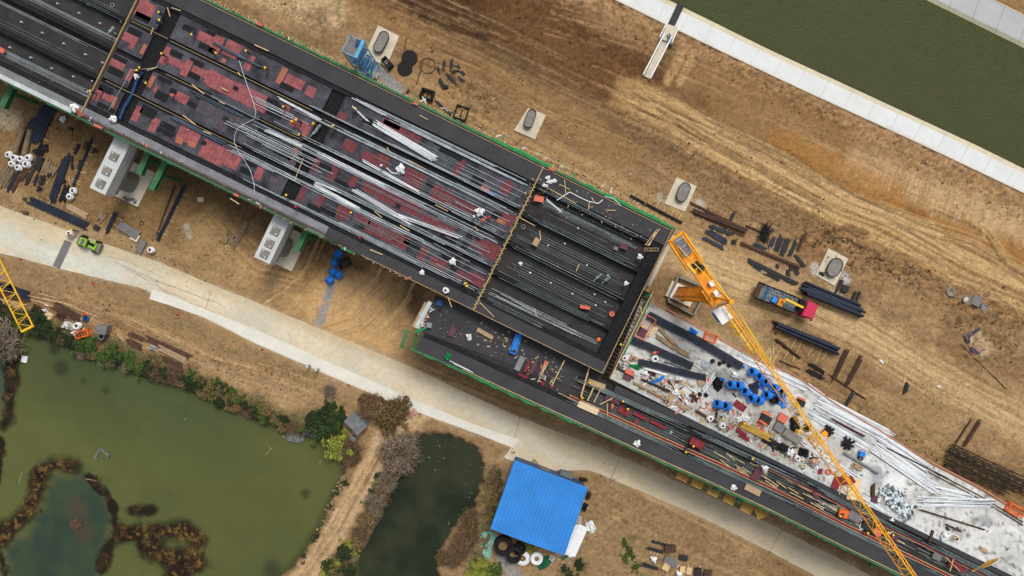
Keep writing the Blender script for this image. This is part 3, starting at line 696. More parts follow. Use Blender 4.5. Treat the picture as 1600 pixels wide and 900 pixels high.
c = lerp(c, C3(202, 194, 174), sstep(0.4, 0.65, fbm(X, Y, 60, 2))); c = lerp(c, C3(206, 188, 154), sstep(0.45, 0.7, fbm(u_/10, v_, 12, 4)) * 0.7)
c = lerp(c, C3(206, 208, 196), (1 - sstep(0, 34, seg_dist(X, Y, [(0,365),(70,395),(170,430)]) + (fbm(X,Y,20,6)-.5)*30)) * 0.7)
c = lerp(c, C3(186, 164, 126), (1 - sstep(0, 22, seg_dist(X, Y, RU))) * 0.5)
c = lerp(c, C3(168, 154, 126), (1 - sstep(0, 60, seg_dist(X, Y, [(900,680),(1100,790),(1300,880)]))) * 0.5)
at = me.color_attributes.new('soil', 'FLOAT_COLOR', 'POINT'); cc = np.ones((len(va), 4), np.float32); cc[:, :3] = c; at.data.foreach_set('color', cc.ravel())
me.materials.append(M['road']); ro = bpy.data.objects.new('road', me); COL.objects.link(ro); ro['kind'] = 'structure'; ro['label'] = 'dusty pale concrete haul road'; ro['category'] = 'road'
m = strip_mesh('x', [(238,452),(262,460),(330,487),(400,515),(440,533),(525,571),(625,615),(740,663),(812,687)], [(233,467),(262,476),(330,500),(400,536),(440,553),(525,590),(625,634),(737,674),(803,700)], 0.03, None, '', n=60, jit=0.2)
mk('roadclean', S(220, 217, 204), 0.9, 0, 0.10, 0.5)
m.struct('road_edge_slab', 'roadclean', 'structure', 'clean white concrete strip along the road edge')
m = MB(); a, b = Vector((107,377)), Vector((88,418)); along(a, b, 12, 0.02, 0.05, m); m.thing('steel_plate', 'steelplate', 'flat grey steel plate laid across the pale road at the left', 'plate')
# joints in the road
m = MB()
for a, b in [((813,648),(800,703)), ((968,720),(955,746)), ((1222,826),(1200,868)), ((330,455),(318,494))]: along(a, b, 0.5, 0.012, 0.017, m)
for k in range(5):
    pts = []; x, y = 165 + k*12, 400 + k*7
    for i in range(8 + k*2): pts.append((x, y)); x += rnd.uniform(8, 16); y += rnd.uniform(3, 9)
    for p, q in zip(pts[:-1], pts[1:]): along(p, q, 0.35, 0.012, 0.0165, m)
m.struct('road_cracks', 'dark', 'structure', 'thin dark joints and cracks in the road')
# ------------------------------------------------------------------ BRIDGE DECK
ZD = 10.0; ZR = 8.5
UX, UY = 0.8981, 0.4398
def DP(s, t): return (320 + s*UX - t*UY, s*UY + t*UX)
def D(s, t, z=ZD):
    p = W(*DP(s, t), ZD); p.z = z; return p
def dquad(s0, s1, t0, t1): return [D(s0, t0).xy, D(s1, t0).xy, D(s1, t1).xy, D(s0, t1).xy]
S0, SE = -560, 817; D1, D2 = -95, 590; X1a, X1b = -48, -25; X2a, X2b = 241, 263
WEBS = [33, 81, 131, 182, 229]; WT = 252; WW = 3.6
deck = empty('bridge_deck', D(250, 120, 0), 'wide unfinished bridge deck with black rebar bays and red formwork panels', 'bridge')
m = MB(); m.prism(dquad(S0, SE, 0.5, WT - .5), 7.8, 8.9); m.part('deck_slab', 'deckfloor', deck)
# cantilever flanges with rebar mats
m = MB(); m.prism(dquad(S0, SE, 1, 29), 8.9, ZD); m.prism(dquad(S0 , D1 + 25, 1, 29), 8.9, ZD + 0.0) if False else None
m.part('upper_flange', 'deckflange', deck)
m = MB(); m.prism(dquad(S0, 330, 233, WT - 8), 8.9, ZD); m.part('lower_flange', 'decklight', deck)
m = MB(); m.prism(dquad(330, SE, 233, WT - 1), 8.9, ZD - 0.01); m.part('lower_flange', 'deckflange', deck)
m = MB(); m.prism(dquad(S0, -110, WT - 8, WT - 1), 9.0, ZD + 0.04); m.part('edge_walkway', 'decksteel', deck, label='pale edge walkway strip at the left')
m = MB(); m.prism(dquad(-110, 330, WT - 8, WT - 2), 9.0, ZD - 0.12); m.part('edge_walkway', 'concgrey', deck)
# inner floors of the black bays are the slab top; web cages stand along the bays
secs = [(S0, D1 - 1), (D1 + 2, D2 - 2), (D2 + 2, SE - 22)]
for si, (a, b) in enumerate(secs):
    for t in WEBS:
        m = MB(); z1 = 9.9 if si != 1 else 9.45; z1 = 9.85 if t in (33, 229) and si == 1 else z1
        m.prism(dquad(a, b, t - WW, t + WW), 8.9, z1)
        n = int((b - a) / 4)
        for k in range(n):
            s = a + (b - a) * (k + .5) / n
            for e_ in (-1, 1): m.bar(D(s, t + e_*(WW-.6), z1 - .02), D(s, t + e_*(WW-.2), z1 + 0.28), 0.05)
        m.part('web_cage', 'rebar', deck)
# cross beams
for a, b in ((X1a, X1b), (X2a, X2b)):
    m = MB(); m.prism(dquad(a, b, 36, 227), 8.9, 9.5)
    for k in range(60): t = 37 + 189 * k / 59; m.bar(D(a, t, 9.6), D(b, t, 9.6), 0.07)
    m.part('cross_beam_cage', 'rebargrid', deck)
m = MB(); m.prism(dquad(SE - 22, SE - 4, 20, WT - 3), 8.9, 9.8)
for k in range(46): t = 22 + 226 * k / 45; m.bar(D(SE - 22, t, 9.88), D(SE - 4, t, 9.88), 0.07)
m.part('end_beam_cage', 'rebar', deck)
m = MB(); m.prism(dquad(528, 538, 140, 227), 9.90, 9.97); m.part('cross_beam_cage', 'rebargrid', deck)
# formwork bays of the middle section
BAYS = [(37, 77), (85, 127), (135, 178), (186, 225)]
seg = [(D1 + 2, X1a), (X1b, X2a), (X2b, D2 - 2)]
for (t0, t1) in BAYS:
    for a, b in seg:
        m = MB(); m.prism(dquad(a + 1, b - 1, t0, t1), 8.9, 9.90); m.part('bay_form', 'bayfloor', deck)
# panels, patch by patch (s0,s1,t0,t1,material) on the bay forms
rr = random.Random(21); PANELS = []
PATCH = """225,15,26,24,r;222,27,22,10,m;226,10,5,18,o;199,58,28,12,r;207,68,6,16,r;210,50,20,9,m;225,77,8,15,o;178,98,30,10,r;203,117,9,18,r;180,112,22,10,m;187,92,20,7,m;152,147,9,20,r;171,153,20,10,r;178,160,4,16,o;165,138,20,12,m;165,168,26,7,m;
322,60,26,13,r;335,52,22,10,m;338,70,14,26,r;363,77,22,22,r;348,97,6,11,o;389,98,10,22,r;440,118,8,24,o;460,128,26,14,r;485,143,13,14,r;323,75,24,8,m;448,136,20,8,m;295,45,18,8,m;
257,86,13,26,r;273,97,28,10,r;275,84,18,8,m;291,106,10,24,r;314,113,26,12,r;307,98,20,8,m;302,118,18,8,m;328,120,10,22,r;348,132,40,22,r;392,153,50,24,r;428,178,22,8,m;436,168,16,7,m;446,173,8,18,r;466,193,24,13,r;478,205,8,18,r;425,160,18,9,m;
235,127,8,18,o;243,138,5,10,r;284,153,18,13,r;278,146,24,7,m;295,161,22,7,m;328,172,36,18,g;372,190,28,18,g;362,187,9,13,o;345,196,20,14,g;410,215,22,8,m;413,206,18,8,m;442,240,26,9,m;258,124,20,8,m;252,150,18,12,m;
212,177,12,22,r;240,195,10,20,r;262,198,22,9,m;258,207,24,7,m;294,212,30,20,r;280,220,10,8,o;300,225,10,8,o;332,238,34,26,r;362,250,22,22,r;360,240,12,8,o;405,270,10,20,r;385,268,20,8,m;390,255,20,7,m;458,241,8,20,r;433,285,22,10,g;232,174,22,14,m;
533,182,14,12,s;577,190,18,9,m;626,205,58,15,s;612,195,24,6,m;718,261,10,22,s;705,240,34,9,m;745,285,18,16,m;757,297,12,10,o;792,293,14,18,s;690,225,20,9,m;
546,228,18,15,s;560,215,24,8,m;576,246,20,14,s;597,252,18,18,s;645,281,28,26,s;676,291,20,8,m;690,305,30,22,s;708,315,22,8,m;722,320,44,12,s;795,343,20,16,s;776,337,14,10,m;783,346,12,6,o;660,265,24,8,m;
490,256,13,22,s;520,270,10,22,s;508,262,18,8,m;534,287,20,8,m;553,281,10,20,s;580,291,22,20,s;608,305,30,22,s;640,322,32,22,s;672,344,28,12,s;657,355,18,8,m;694,358,28,14,s;682,350,16,6,m;745,381,14,14,s;766,391,26,22,s;700,372,24,7,m;
468,300,14,26,s;500,314,10,18,s;490,325,20,8,m;535,332,18,20,s;512,330,24,9,m;567,343,22,13,s;594,362,40,18,s;622,375,30,20,s;645,382,26,8,m;660,396,11,22,s;640,400,24,9,m;684,412,26,16,s;720,431,14,13,s;745,437,24,16,s;733,447,26,9,m;700,405,18,7,m"""
for q in PATCH.replace('\n', '').split(';'):
    x, y, ds, dt, k = q.split(','); x, y, ds, dt = float(x), float(y), float(ds), float(dt)
    s = (x-320)*UX + y*UY; t = -(x-320)*UY + y*UX
    t0, t1 = min(BAYS, key=lambda b_: abs(t - (b_[0]+b_[1])/2)); a0, b0 = min(seg, key=lambda b_: max(b_[0]-s, s-b_[1], 0))
    mt = {'r': 'panelred', 'o': 'panelor', 'm': 'baymat', 'g': 'greypanel', 's': 'panelredd'}[k]
    A, B, C_, E_ = max(a0+2, s-ds*.58), min(b0-2, s+ds*.58), max(t0+1.5, t-dt*.56), min(t1-1.5, t+dt*.56)
    if B - A > 2 and E_ - C_ > 2: PANELS.append((A, B, C_, E_, mt))
PANELS.sort(key=lambda p: -(p[1]-p[0])*(p[3]-p[2]))
extra = {}
for i, (a, b, t0, t1, mt) in enumerate(PANELS):
    zz = 9.93 + (i % 9) * .0022
    if i < 100:
        m = MB(); m.prism(dquad(a, b, t0, t1), 9.905, zz); m.part('formwork_panel', mt, deck)
    else:
        m = extra.setdefault(mt, MB()); m.prism(dquad(a, b, t0, t1), 9.905, zz + .0011)
for k, m in extra.items():
    o_ = m.part('formwork_panel', k, deck); o_['kind'] = 'stuff'
# square bay holes, not cut: black plates imitate their dark inside
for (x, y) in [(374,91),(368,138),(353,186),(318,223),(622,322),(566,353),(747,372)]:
    m = MB(); p = W(x, y, ZD); m.box((p.x, p.y, 9.95), (0.75, 0.6, 0.05), -DA); m.part('hole_shade', 'black', deck)
# edge forms, green net, battens
def net(pts, r, name, mt, parent, seed=1):
    m = MB(); rr = random.Random(seed); Q = []
    for p, q in zip(pts[:-1], pts[1:]):
        n = max(2, int((q - p).length / 0.9))
        for k in range(n): Q.append(p.lerp(q, k / n))
    Q.append(pts[-1]); ring = []
    for i, q in enumerate(Q):
        rad = r * rr.uniform(0.55, 1.35); c = Vector(q) + Vector((rr.uniform(-.08,.08), rr.uniform(-.08,.08), 0))
        ring.append([c + Vector((0, rad * math.cos(a_), rad * 0.8 * math.sin(a_))) + Vector((rad*0.5*math.cos(a_), 0, 0)) for a_ in (0, 1.26, 2.51, 3.77, 5.03)])
    for rg in ring: m.v += [tuple(v) for v in rg]
    for i in range(len(ring) - 1):
        for k in range(5): m.f.append((i*5+k, i*5+(k+1)%5, (i+1)*5+(k+1)%5, (i+1)*5+k))
    return m.part(name, mt, parent)
m = MB(); m.prism(dquad(S0, SE, -1.2, 0.4), 8.6, ZD + 0.12); m.part('edge_form', 'greenbeam', deck)
net([D(S0, -2.2, 9.9), D(300, -2.4, 9.9), D(SE, -2.2, 9.9)], 0.11, 'safety_net', 'green', deck, 2)
net([D(500, -3.2, 9.9), D(545, -3, 9.9), D(600, -3, 9.9)], 0.26, 'safety_net', 'greenbright', deck, 3)
net([D(650, -2.6, 10), D(SE, -2.6, 10)], 0.17, 'safety_net', 'greenbright', deck, 4)
net([D(SE+.5, -2, 10), D(SE + 1.5, 30, 10), D(SE + 1, 100, 9.8), D(SE+1, 200, 9.8)], 0.16, 'safety_net', 'green', deck, 5)
m = MB(); m.prism(dquad(S0, SE, 2.5, 3.4), ZD, ZD + 0.09); m.part('edge_batten', 'divider', deck)
m = MB(); m.prism(dquad(S0, 330, WT - 2.2, WT + 0.8), 8.6, ZD - .1); m.part('edge_form', 'greenbeam', deck)
net([D(S0, WT + .5, 9.7), D(60, WT + .7, 9.7), D(380, WT + .5, 9.7)], 0.10, 'safety_net', 'green', deck, 6)
net([D(362, WT+1, 9.8), D(385, WT + 1, 9.8)], 0.3, 'safety_net', 'greenbright', deck, 7)
m = MB(); m.prism(dquad(395, SE - 2, WT - 2.0, WT - 1.0), ZD, ZD + 0.1); m.part('edge_batten', 'divider', deck)
m = MB(); m.prism(dquad(-110, 380, WT - 6.2, WT - 5.2), 9.9, ZD + 0.08); m.prism(dquad(-110, 300, WT - 3.6, WT - 2.9), 9.9, ZD + 0.05); m.part('edge_batten', 'rust', deck)
m = MB()
for k in range(250):
    s = -360 + k * 4.7 + rnd.uniform(-1, 1); L = rnd.uniform(4, 9)
    if s < SE - 4: m.bar(D(s, -1, 9.65), D(s + rnd.uniform(-1, 1), -1 - L, 9.6), 0.085)
for k in range(230):
    s = -230 + k * 2.7; m.bar(D(s, WT, 9.4), D(s + rnd.uniform(-1, 1), WT + rnd.uniform(1.5, 3.6), 9.35), 0.06)
o_ = m.part('batten_end', 'timber', deck); o_['kind'] = 'stuff'
for sx in (D1, D2):
    m = MB(); m.prism(dquad(sx - 0.9, sx + 0.9, 1 if sx == D2 else -4, WT - 2), 9.0, ZD + 0.16); m.part('divider_board', 'divider', deck)
m = MB()
for k in range(90):
    t = 34 + k * 2.4
    if t < WT - 3: m.bar(D(D2, t, ZD + .05), D(D2 + 3.5 * rnd.choice([-1, 1]), t + rnd.uniform(-1, 1), ZD + .1), 0.06)
o_ = m.part('bar_end', 'timber', deck); o_['kind'] = 'stuff'
m = MB(); m.prism(dquad(SE - 3.6, SE - 2.4, 0, WT - 2), 9.0, ZD + 0.12); m.part('end_board', 'divider', deck)
m = MB(); m.prism(dquad(SE + 1, SE + 7, 6, 96), 7.6, 8.9); m.part('end_platform', 'padtan', deck)
m = MB(); m.prism(dquad(SE + 7.3, SE + 12, 14, 80), 6.6, 7.2); m.part('end_platform', 'palebrown', deck)
# starter bars between the deck end and the slab
m = MB(); m.prism(dquad(SE - 2.4, SE + 12, 104, WT - 1), 7.6, 8.1); m.part('joint_floor', 'black', deck)
m = MB()
for k in range(22):
    t = 108 + k * 6.5; m.bar(D(SE - 2, t, 9.3), D(SE + 11, t + 2, 9.1), 0.10); m.bar(D(SE + 2, t+1.5, 9.0), D(SE + 12, t - 1, 8.9), 0.06)
o_ = m.part('starter_bars', 'rust', deck)
m = MB(); m.prism(dquad(SE + 12, SE + 13.2, 100, WT), 8.0, ZD - .2); m.part('joint_board', 'timber', deck)
m = MB(); m.prism(dquad(SE + 13.4, SE + 17, 110, 210), 8.0, ZD - .5); m.part('joint_form', 'green', deck)
# piers and falsework: everything stands on the ground
def pier(a, b, wd, zt, label, colfoot, n_extra):
    # cap running out below the deck; a = free end px, b = end under the deck, drawn at height zt
    A = W(*a, zt); B = W(*b, zt); rt = empty('bridge_pier', ((A.x+B.x)/2, (A.y+B.y)/2, 0), label, 'pier')
    d = (B - A).normalized(); s = Vector((-d.y, d.x, 0))
    P = [A + s*wd/2, B + s*wd/2, B - s*wd/2, A - s*wd/2]
    m = MB(); m.prism([p.xy for p in P], zt - 2.2, zt); m.part('pier_cap', 'concrete', rt)
    m = MB(); m.prism([(p + d * (0.4 if i in (0, 3) else 0)).xy for i, p in enumerate(P)], zt - 2.9, zt - 2.2); m.part('cap_haunch', 'concgrey', rt)
    for k in (0.16, 0.42, 0.72):
        c = A.lerp(B, k * 0.98); m = MB(); m.box((c.x, c.y, zt + 0.12), (1.15, 1.2, 0.24), math.atan2(d.y, d.x)); pd = m.part('bearing_pad', 'stub', rt)
        m = MB()
        for e_ in (-1, 1): q = c + d * e_ * 0.4 + s * 0.3 * e_; m.cyl((q.x, q.y, zt + 0.24), 0.09, 0.12, 8)
        m.part('bolt', 'white', pd)
    c = A + d * 1.2; m = MB(); o1 = A + d * 2.6
    m.prism(stadium((o1.x, o1.y), 3.2, 1.9, math.atan2(d.y, d.x)), 0.4, zt - 2.9); m.part('column', 'stub', rt)
    far = B + d * 14; m = MB(); m.prism(stadium((far.x, far.y), 3.2, 1.9, math.atan2(d.y, d.x)), 0.4, 7.8); m.part('column', 'stub', rt)
    m = MB(); m.box((o1.x, o1.y, 0.2), (6, 5, 0.5), math.atan2(d.y, d.x)); m.part('footing', 'padtan', rt)
    m = MB(); P2 = [B + s*wd/2, B + d*22 + s*wd/2, B + d*22 - s*wd/2, B - s*wd/2]; m.prism([p.xy for p in P2], 5.4, 7.75); m.part('hidden_cap', 'concrete', rt)
    return rt
def stadium(c, L, wd, ang, n=8):
    pts = []
    for k in range(n + 1): a_ = -math.pi/2 + math.pi*k/n; pts.append(((L-wd)/2 + wd/2*math.cos(a_), wd/2*math.sin(a_)))
    for k in range(n + 1): a_ = math.pi/2 + math.pi*k/n; pts.append((-(L-wd)/2 + wd/2*math.cos(a_), wd/2*math.sin(a_)))
    return [(c[0] + x*math.cos(ang) - y*math.sin(ang), c[1] + x*math.sin(ang) + y*math.cos(ang)) for x, y in pts]
pier((152,299), (190,222), 2.5, 7.6, 'larger concrete pier cap beside the pipe yard at the left', None, 0)
pier((409,407), (440,342), 2.5, 7.6, 'concrete pier cap sticking out below the middle of the deck', None, 0)
for (a, b, lb) in [((246,205),(216,272),'green steel falsework beam right beside the larger pier cap'), ((262,245),(236,296),'green steel falsework beam second from the larger pier cap'), ((488,342),(463,391),'green steel falsework beam beside the middle pier cap'), ((26,116),(2,168),'green steel falsework beam at the left edge of the picture'), ]:
    A = W(*a, 6.6); B = W(*b, 6.6); rt = empty('falsework_beam', (B.x, B.y, 0), lb, 'steel beam'); d = (A - B).normalized(); A2 = A + d * 8
    m = MB(); m.bar(B + Vector((0,0,0)), A2, 0.9, 0.08); m.bar(B - Vector((0,0,.9)), A2 - Vector((0,0,.9)), 0.9, 0.08); m.part('flange', 'greenbeam', rt)
    m = MB(); m.bar(B - Vector((0,0,.45)), A2 - Vector((0,0,.45)), 0.08, 0.82); m.part('web', 'greenbeam', rt)
    m = MB()
    for k in (2.5, 8): q = B + d * k; m.cyl((q.x, q.y, 0), 0.3, 5.66, 12)
    m.part('prop', 'greenbeam', rt)

# ------------------------------------------------------------------ CURVED SLIP RAMP
LE = [(642,544),(697,567),(800,615),(930,674),(1020,715),(1125,762),(1200,797),(1300,847),(1407,899),(1620,1004),(1900,1150)]
def pl_at(P, x):
    for (a, b), (c, d) in zip(P[:-1], P[1:]):
        if a <= x <= c: return b + (d - b) * (x - a) / (c - a)
    return P[-1][1] if x > P[-1][0] else P[0][1]
def RP(x, r):      # x = px along the lower edge, r = px upward across the ramp
    y = pl_at(LE, x); s = (pl_at(LE, x + 8) - pl_at(LE, x - 8 if x > 650 else x)) / (16 if x > 650 else 8); L = math.hypot(1, s)
    return (x + r * s / L, y - r / L)
def Rw(x, r, z=ZR): p = W(*RP(x, r), ZR); p.z = z; return p
def rquad(mb, x0, x1, r0, r1, z0, z1, step=40):
    n = max(1, int((x1 - x0) / step)); A = []; B = []
    for k in range(n + 1): x = x0 + (x1 - x0) * k / n; A.append(Rw(x, r0).xy); B.append(Rw(x, r1).xy)
    for k in range(n): mb.prism([A[k], A[k+1], B[k+1], B[k]], z0, z1)
ramp = empty('slip_ramp', Rw(1100, 40, 0), 'narrow ramp deck under construction curving below the main deck, full of rebar and red boards', 'ramp')
XE = 1890
m = MB(); rquad(m, 656, XE, 1, 78, 6.6, 7.6); m.part('ramp_slab', 'deckfloor', ramp)
m = MB(); m.prism([W(*p, ZR).xy for p in [(679,462),(700,470),(760,490),(860,537),(945,580),(936,600),(905,610),(662,521),(656,516)]], 6.7, 7.7)
m.part('ramp_slab', 'deckflange', ramp)
m = MB(); rquad(m, 650, XE, 0.6, 23, 7.6, ZR); m.part('lower_flange', 'deckflange', ramp)
m = MB(); rquad(m, 930, XE, 69, 79, 7.6, ZR); m.part('upper_flange', 'deckflange', ramp)
m = MB(); rquad(m, 652, XE, 23.2, 30, 7.6, 8.2); m.part('web_cage', 'rebar', ramp)
m = MB(); rquad(m, 878, XE, 61, 68.6, 7.6, 8.2); m.part('web_cage', 'rebar', ramp)
m = MB()
for x in np.arange(870, 1560, 3.0):
    m.bar(Rw(x, 30, 8.2), Rw(x, 30.6, 8.75), 0.05); m.bar(Rw(x, 61, 8.2), Rw(x, 60.5, 8.7), 0.05)
o_ = m.part('cage_tie', 'galvdull', ramp); o_['kind'] = 'stuff'
m = MB(); rquad(m, 642, XE, -1.6, 0.5, 7.2, ZR + .05); m.part('edge_form', 'greenbeam', ramp)
def rpts(x0, x1, r, z, st=30): return [Rw(x, r, z) for x in np.arange(x0, x1, st)]
net(rpts(642, 930, -1.6, 8.4), 0.18, 'safety_net', 'greenbright', ramp, 11)
net(rpts(920, 1700, -1.4, 8.4), 0.12, 'safety_net', 'green', ramp, 12)
net([W(663,514,ZR), W(650,518,ZR), W(643,540,ZR)], 0.28, 'safety_net', 'greenbright', ramp, 13)
net([W(681,464,ZR), W(667,492,ZR), W(654,516,ZR)], 0.18, 'safety_net', 'green', ramp, 14)
m = MB(); rquad(m, 722, XE, 1.6, 2.5, ZR, ZR + .09, 20); m.part('edge_batten', 'timber', ramp)
m = MB(); m.prism([W(*p, ZR).xy for p in [(669,470),(675,473),(653,514),(647,511)]], 7.0, 8.3); m.part('end_form', 'decksteel', ramp)
m = MB(); m.prism([W(*p, ZR).xy for p in [(662,472),(665.5,474),(646,512),(642,510)]], 6.8, 7.4); m.part('end_form', 'palebrown', ramp)
m = MB()
for k in range(14):
    p = W(650 - k, 520 + k * 1.6, 7.4); m.bar(p, p + Vector((1.4, -0.6, rnd.uniform(-.3, .3))), 0.07)
m.bar(W(636,515,7.2), W(627,544,7.2), 0.5, 0.1); m.part('edge_scaffold', 'greenbeam', ramp)
m = MB()
for x in np.arange(930, 1500, 3.2):
    m.bar(Rw(x, -1, 8.1), Rw(x + rnd.uniform(-1, 1), -1 - rnd.uniform(2, 4.5), 8.0), 0.07)
o_ = m.part('batten_end', 'greenbeam', ramp); o_['kind'] = 'stuff'
m = MB(); rquad(m, 876, 1530, 31.5, 34, 7.6, 8.05, 20); o_ = m.part('red_stop_board', 'redboard', ramp)
m = MB(); rquad(m, 1160, 1540, 57, 59.3, 7.6, 8.05, 20); o_ = m.part('red_stop_board', 'redboard', ramp)
m = MB(); rquad(m, 876, 1520, 34.6, 35.4, 7.9, 8.1, 20); m.part('guide_batten', 'timber', ramp)
m = MB(); rquad(m, 860, 1520, 30.2, 31.0, 8.1, 8.3, 20); m.part('guide_batten', 'timber', ramp)
m = MB(); rquad(m, 878, 1000, 59.6, 60.6, 8.1, 8.2, 20); m.part('guide_batten', 'timber', ramp)
m = MB(); rquad(m, 1160, 1540, 56, 56.8, 7.9, 8.1, 20); m.part('guide_batten', 'timber', ramp)
for x in (662, 700, 780): # columns below
    pass
for x in (740, 900, 1060, 1220, 1380, 1540):
    m = MB(); p = Rw(x, 38, 0); m.cyl((p.x, p.y, 0), 0.9, 6.6, 16); m.part('ramp_column', 'concgrey', ramp)
for (x, r) in [(1128,-9),(1166,-9),(1376,-9)]:
    m = MB(); m.bar(Rw(x, -3, 7.0), Rw(x-4, -11, 7.0), 0.55, 0.4); m.part('bracket', 'greenbeam', ramp)
m = MB(); m.bar(D(430, WT+14, 8.4), D(432, WT + 40, 8.4), .1); 
# scaffold bays under the ramp edge
for i, (x, y, ang) in enumerate([(1068,742,26),(1091,753,26),(1116,766,26),(1141,778,26),(1168,792,26),(1190,800,70)]):
    p = W(x, y, 6.3); rt = empty('scaffold_tower', (p.x, p.y, 0), ['first','second','third','fourth','fifth','sixth'][i] + ' yellow slatted scaffold tower from the left under the ramp edge', 'scaffold', 'yellow scaffold towers under the ramp edge')
    rz = -R(ang); m = MB()
    for k in range(6):
        q = Vector((0, -0.75 + k * 0.3, 0)); q.rotate(Euler((0, 0, rz))); m.box((p.x+q.x, p.y+q.y, 6.3), (1.7, 0.17, 0.12), rz)
    m.part('deck_board', 'slatyellow', rt); m = MB()
    for e1 in (-1, 1):
        for e2 in (-1, 1):
            q = Vector((0.8*e1, 0.75*e2, 0)); q.rotate(Euler((0, 0, rz))); m.bar((p.x+q.x, p.y+q.y, 0), (p.x+q.x, p.y+q.y, 6.2), 0.08)
    m.part('post', 'greenbeam', rt)

# ------------------------------------------------------------------ FINISHED WHITE SLAB
SU = [(1003,466),(1060,497),(1140,541),(1200,575),(1230,583),(1300,632),(1360,668),(1440,718),(1530,765),(1600,808),(1900,990)]
SL = [(952,590),(1000,614),(1112,670),(1200,713),(1300,762),(1425,823),(1585,900),(1750,985),(1900,1066)]
slab = empty('concrete_slab', W(1200, 640, 0), 'white finished concrete deck wedge covered with materials', 'slab')
m = MB(); m.prism([W(*p, ZR).xy for p in SU + SL[::-1]], 6.6, 8.5); m.part('slab', 'slabtop', slab) if 'slabtop' in M else None
M['slabtop'] = attrmat('slabtop', 0.85, 0.82, 1.12, 0.7, [(5, 0.02)], 4)
xa = np.arange(940, 1910, 2.0); rows = 64; V = []; 
Pu = [(x, pl_at(SU, x)) for x in xa]
V = []; cols = None
for j in range(rows + 1):
    for x in xa:
        if x < 1003: yu = 590 - (x - 952) * (124/51.0) if x > 952 else 590; yu = max(466, yu)
        else: yu = pl_at(SU, x)
        yl = pl_at(SL, x) if x > 952 else 590
        yl = max(yl, yu); y = yu + (yl - yu) * j / rows
        k = (HC - 8.505) / FOC; V.append(((x - 800) * k, (450 - y) * k, 8.505))
V = np.array(V); X = 800 + V[:, 0] / ((HC-8.5)/FOC); Y = 450 - V[:, 1] / ((HC-8.5)/FOC)
c = np.zeros((len(V), 3)); c[:] = C3(214, 214, 209)
c = lerp(c, C3(176, 176, 170), sstep(0.4, 0.7, fbm(X, Y, 34, 61, 5)) * 0.6); c = lerp(c, C3(222, 223, 220), sstep(0.5, 0.75, fbm(X, Y, 14, 71, 5)) * 0.7)
c = lerp(c, C3(132, 126, 118), sstep(0.52, 0.75, fbm(X, Y, 6, 81)) * 0.6); c = lerp(c, C3(90, 86, 82), sstep(0.64, 0.74, fbm(X, Y, 9, 91, 5)) * 0.7)
def sp(pts, r, soft, col, al):
    global c
    c = lerp(c, C3(*col), (1 - sstep(r - soft, r + soft, seg_dist(X, Y, pts) + (fbm(X, Y, 8, 9) - .5) * r)) * al)
sp([(1120,590),(1150,600)], 14, 8, (110,108,104), 0.7); sp([(1370,735),(1372,750)], 9, 3, (150,156,164), 0.8); sp([(1400,752),(1396,760)], 16, 6, (226,228,226), 0.9)
sp([(965,590),(1010,600),(1100,650),(1200,700),(1240,720)], 9, 8, (150,138,122), 0.55); sp([(1180,650),(1260,690)], 14, 10, (160,146,126), 0.5); sp([(1576,826),(1584,828)], 5, 3, (232,232,230), 0.9)
sp([(1310,700),(1330,690)], 10, 6, (176,164,140), .5); sp([(1300,742),(1310,735)], 10, 5, (224,226,224), .6); sp([(1535,810),(1545,815)], 7, 4, (130,136,142), .6); sp([(1020,470),(1060,500)], 6, 5, (150,120,104), .5)
sp([(960,560),(975,530)], 8, 6, (178,172,160), .5); sp([(1350,735),(1345,750)], 9, 6, (222,224,224), .7); sp([(1420,730),(1500,770)], 5, 4, (120,116,112), .3)
me = gridmesh('slab_surface', V, len(xa), rows + 1, c); me.materials.append(M['slabtop'])
so_ = bpy.data.objects.new('slab_surface', me); COL.objects.link(so_); so_.parent = slab; wlo = wl(slab)
for v in me.vertices: v.co -= wlo
m = MB(); m.prism([W(*p, ZR).xy for p in SU + SL[::-1]], 6.6, 8.497); m.part('slab_body', 'concrete', slab)
m = MB()
for p, q in zip(SU[:-1], SU[1:]): m.bar(W(*p, ZR) + Vector((.25,.25,.1)), W(*q, ZR) + Vector((.25,.25,.1)), 0.17, 0.25)
m.part('kerb_board', 'kerbpink', slab)
m = MB()
for p, q in zip(SL[:-1], SL[1:]): m.bar(W(*p, ZR) + Vector((0,0,.06)), W(*q, ZR) + Vector((0,0,.06)), 0.14, 0.14)
m.part('edge_rail', 'galv', slab)
m = MB()
for off in (9, 14):
    Q = [(x, pl_at(SU, x) + off) for x in range(1370, 1600, 12)]
    for p, q in zip(Q[:-1], Q[1:]): m.bar(W(*p, ZR) + Vector((0,0,.05)), W(*q, ZR) + Vector((0,0,.05)), 0.16, 0.1)
m.part('drain_rail', 'rust', slab)
for (x, y) in [(1040,520),(1150,600),(1260,680),(1380,740),(1500,800),(1620,870)]:
    m = MB(); p = W(x, y, 0); m.cyl((p.x, p.y, 0), 0.9, 6.6, 16); m.part('slab_column', 'concgrey', slab)

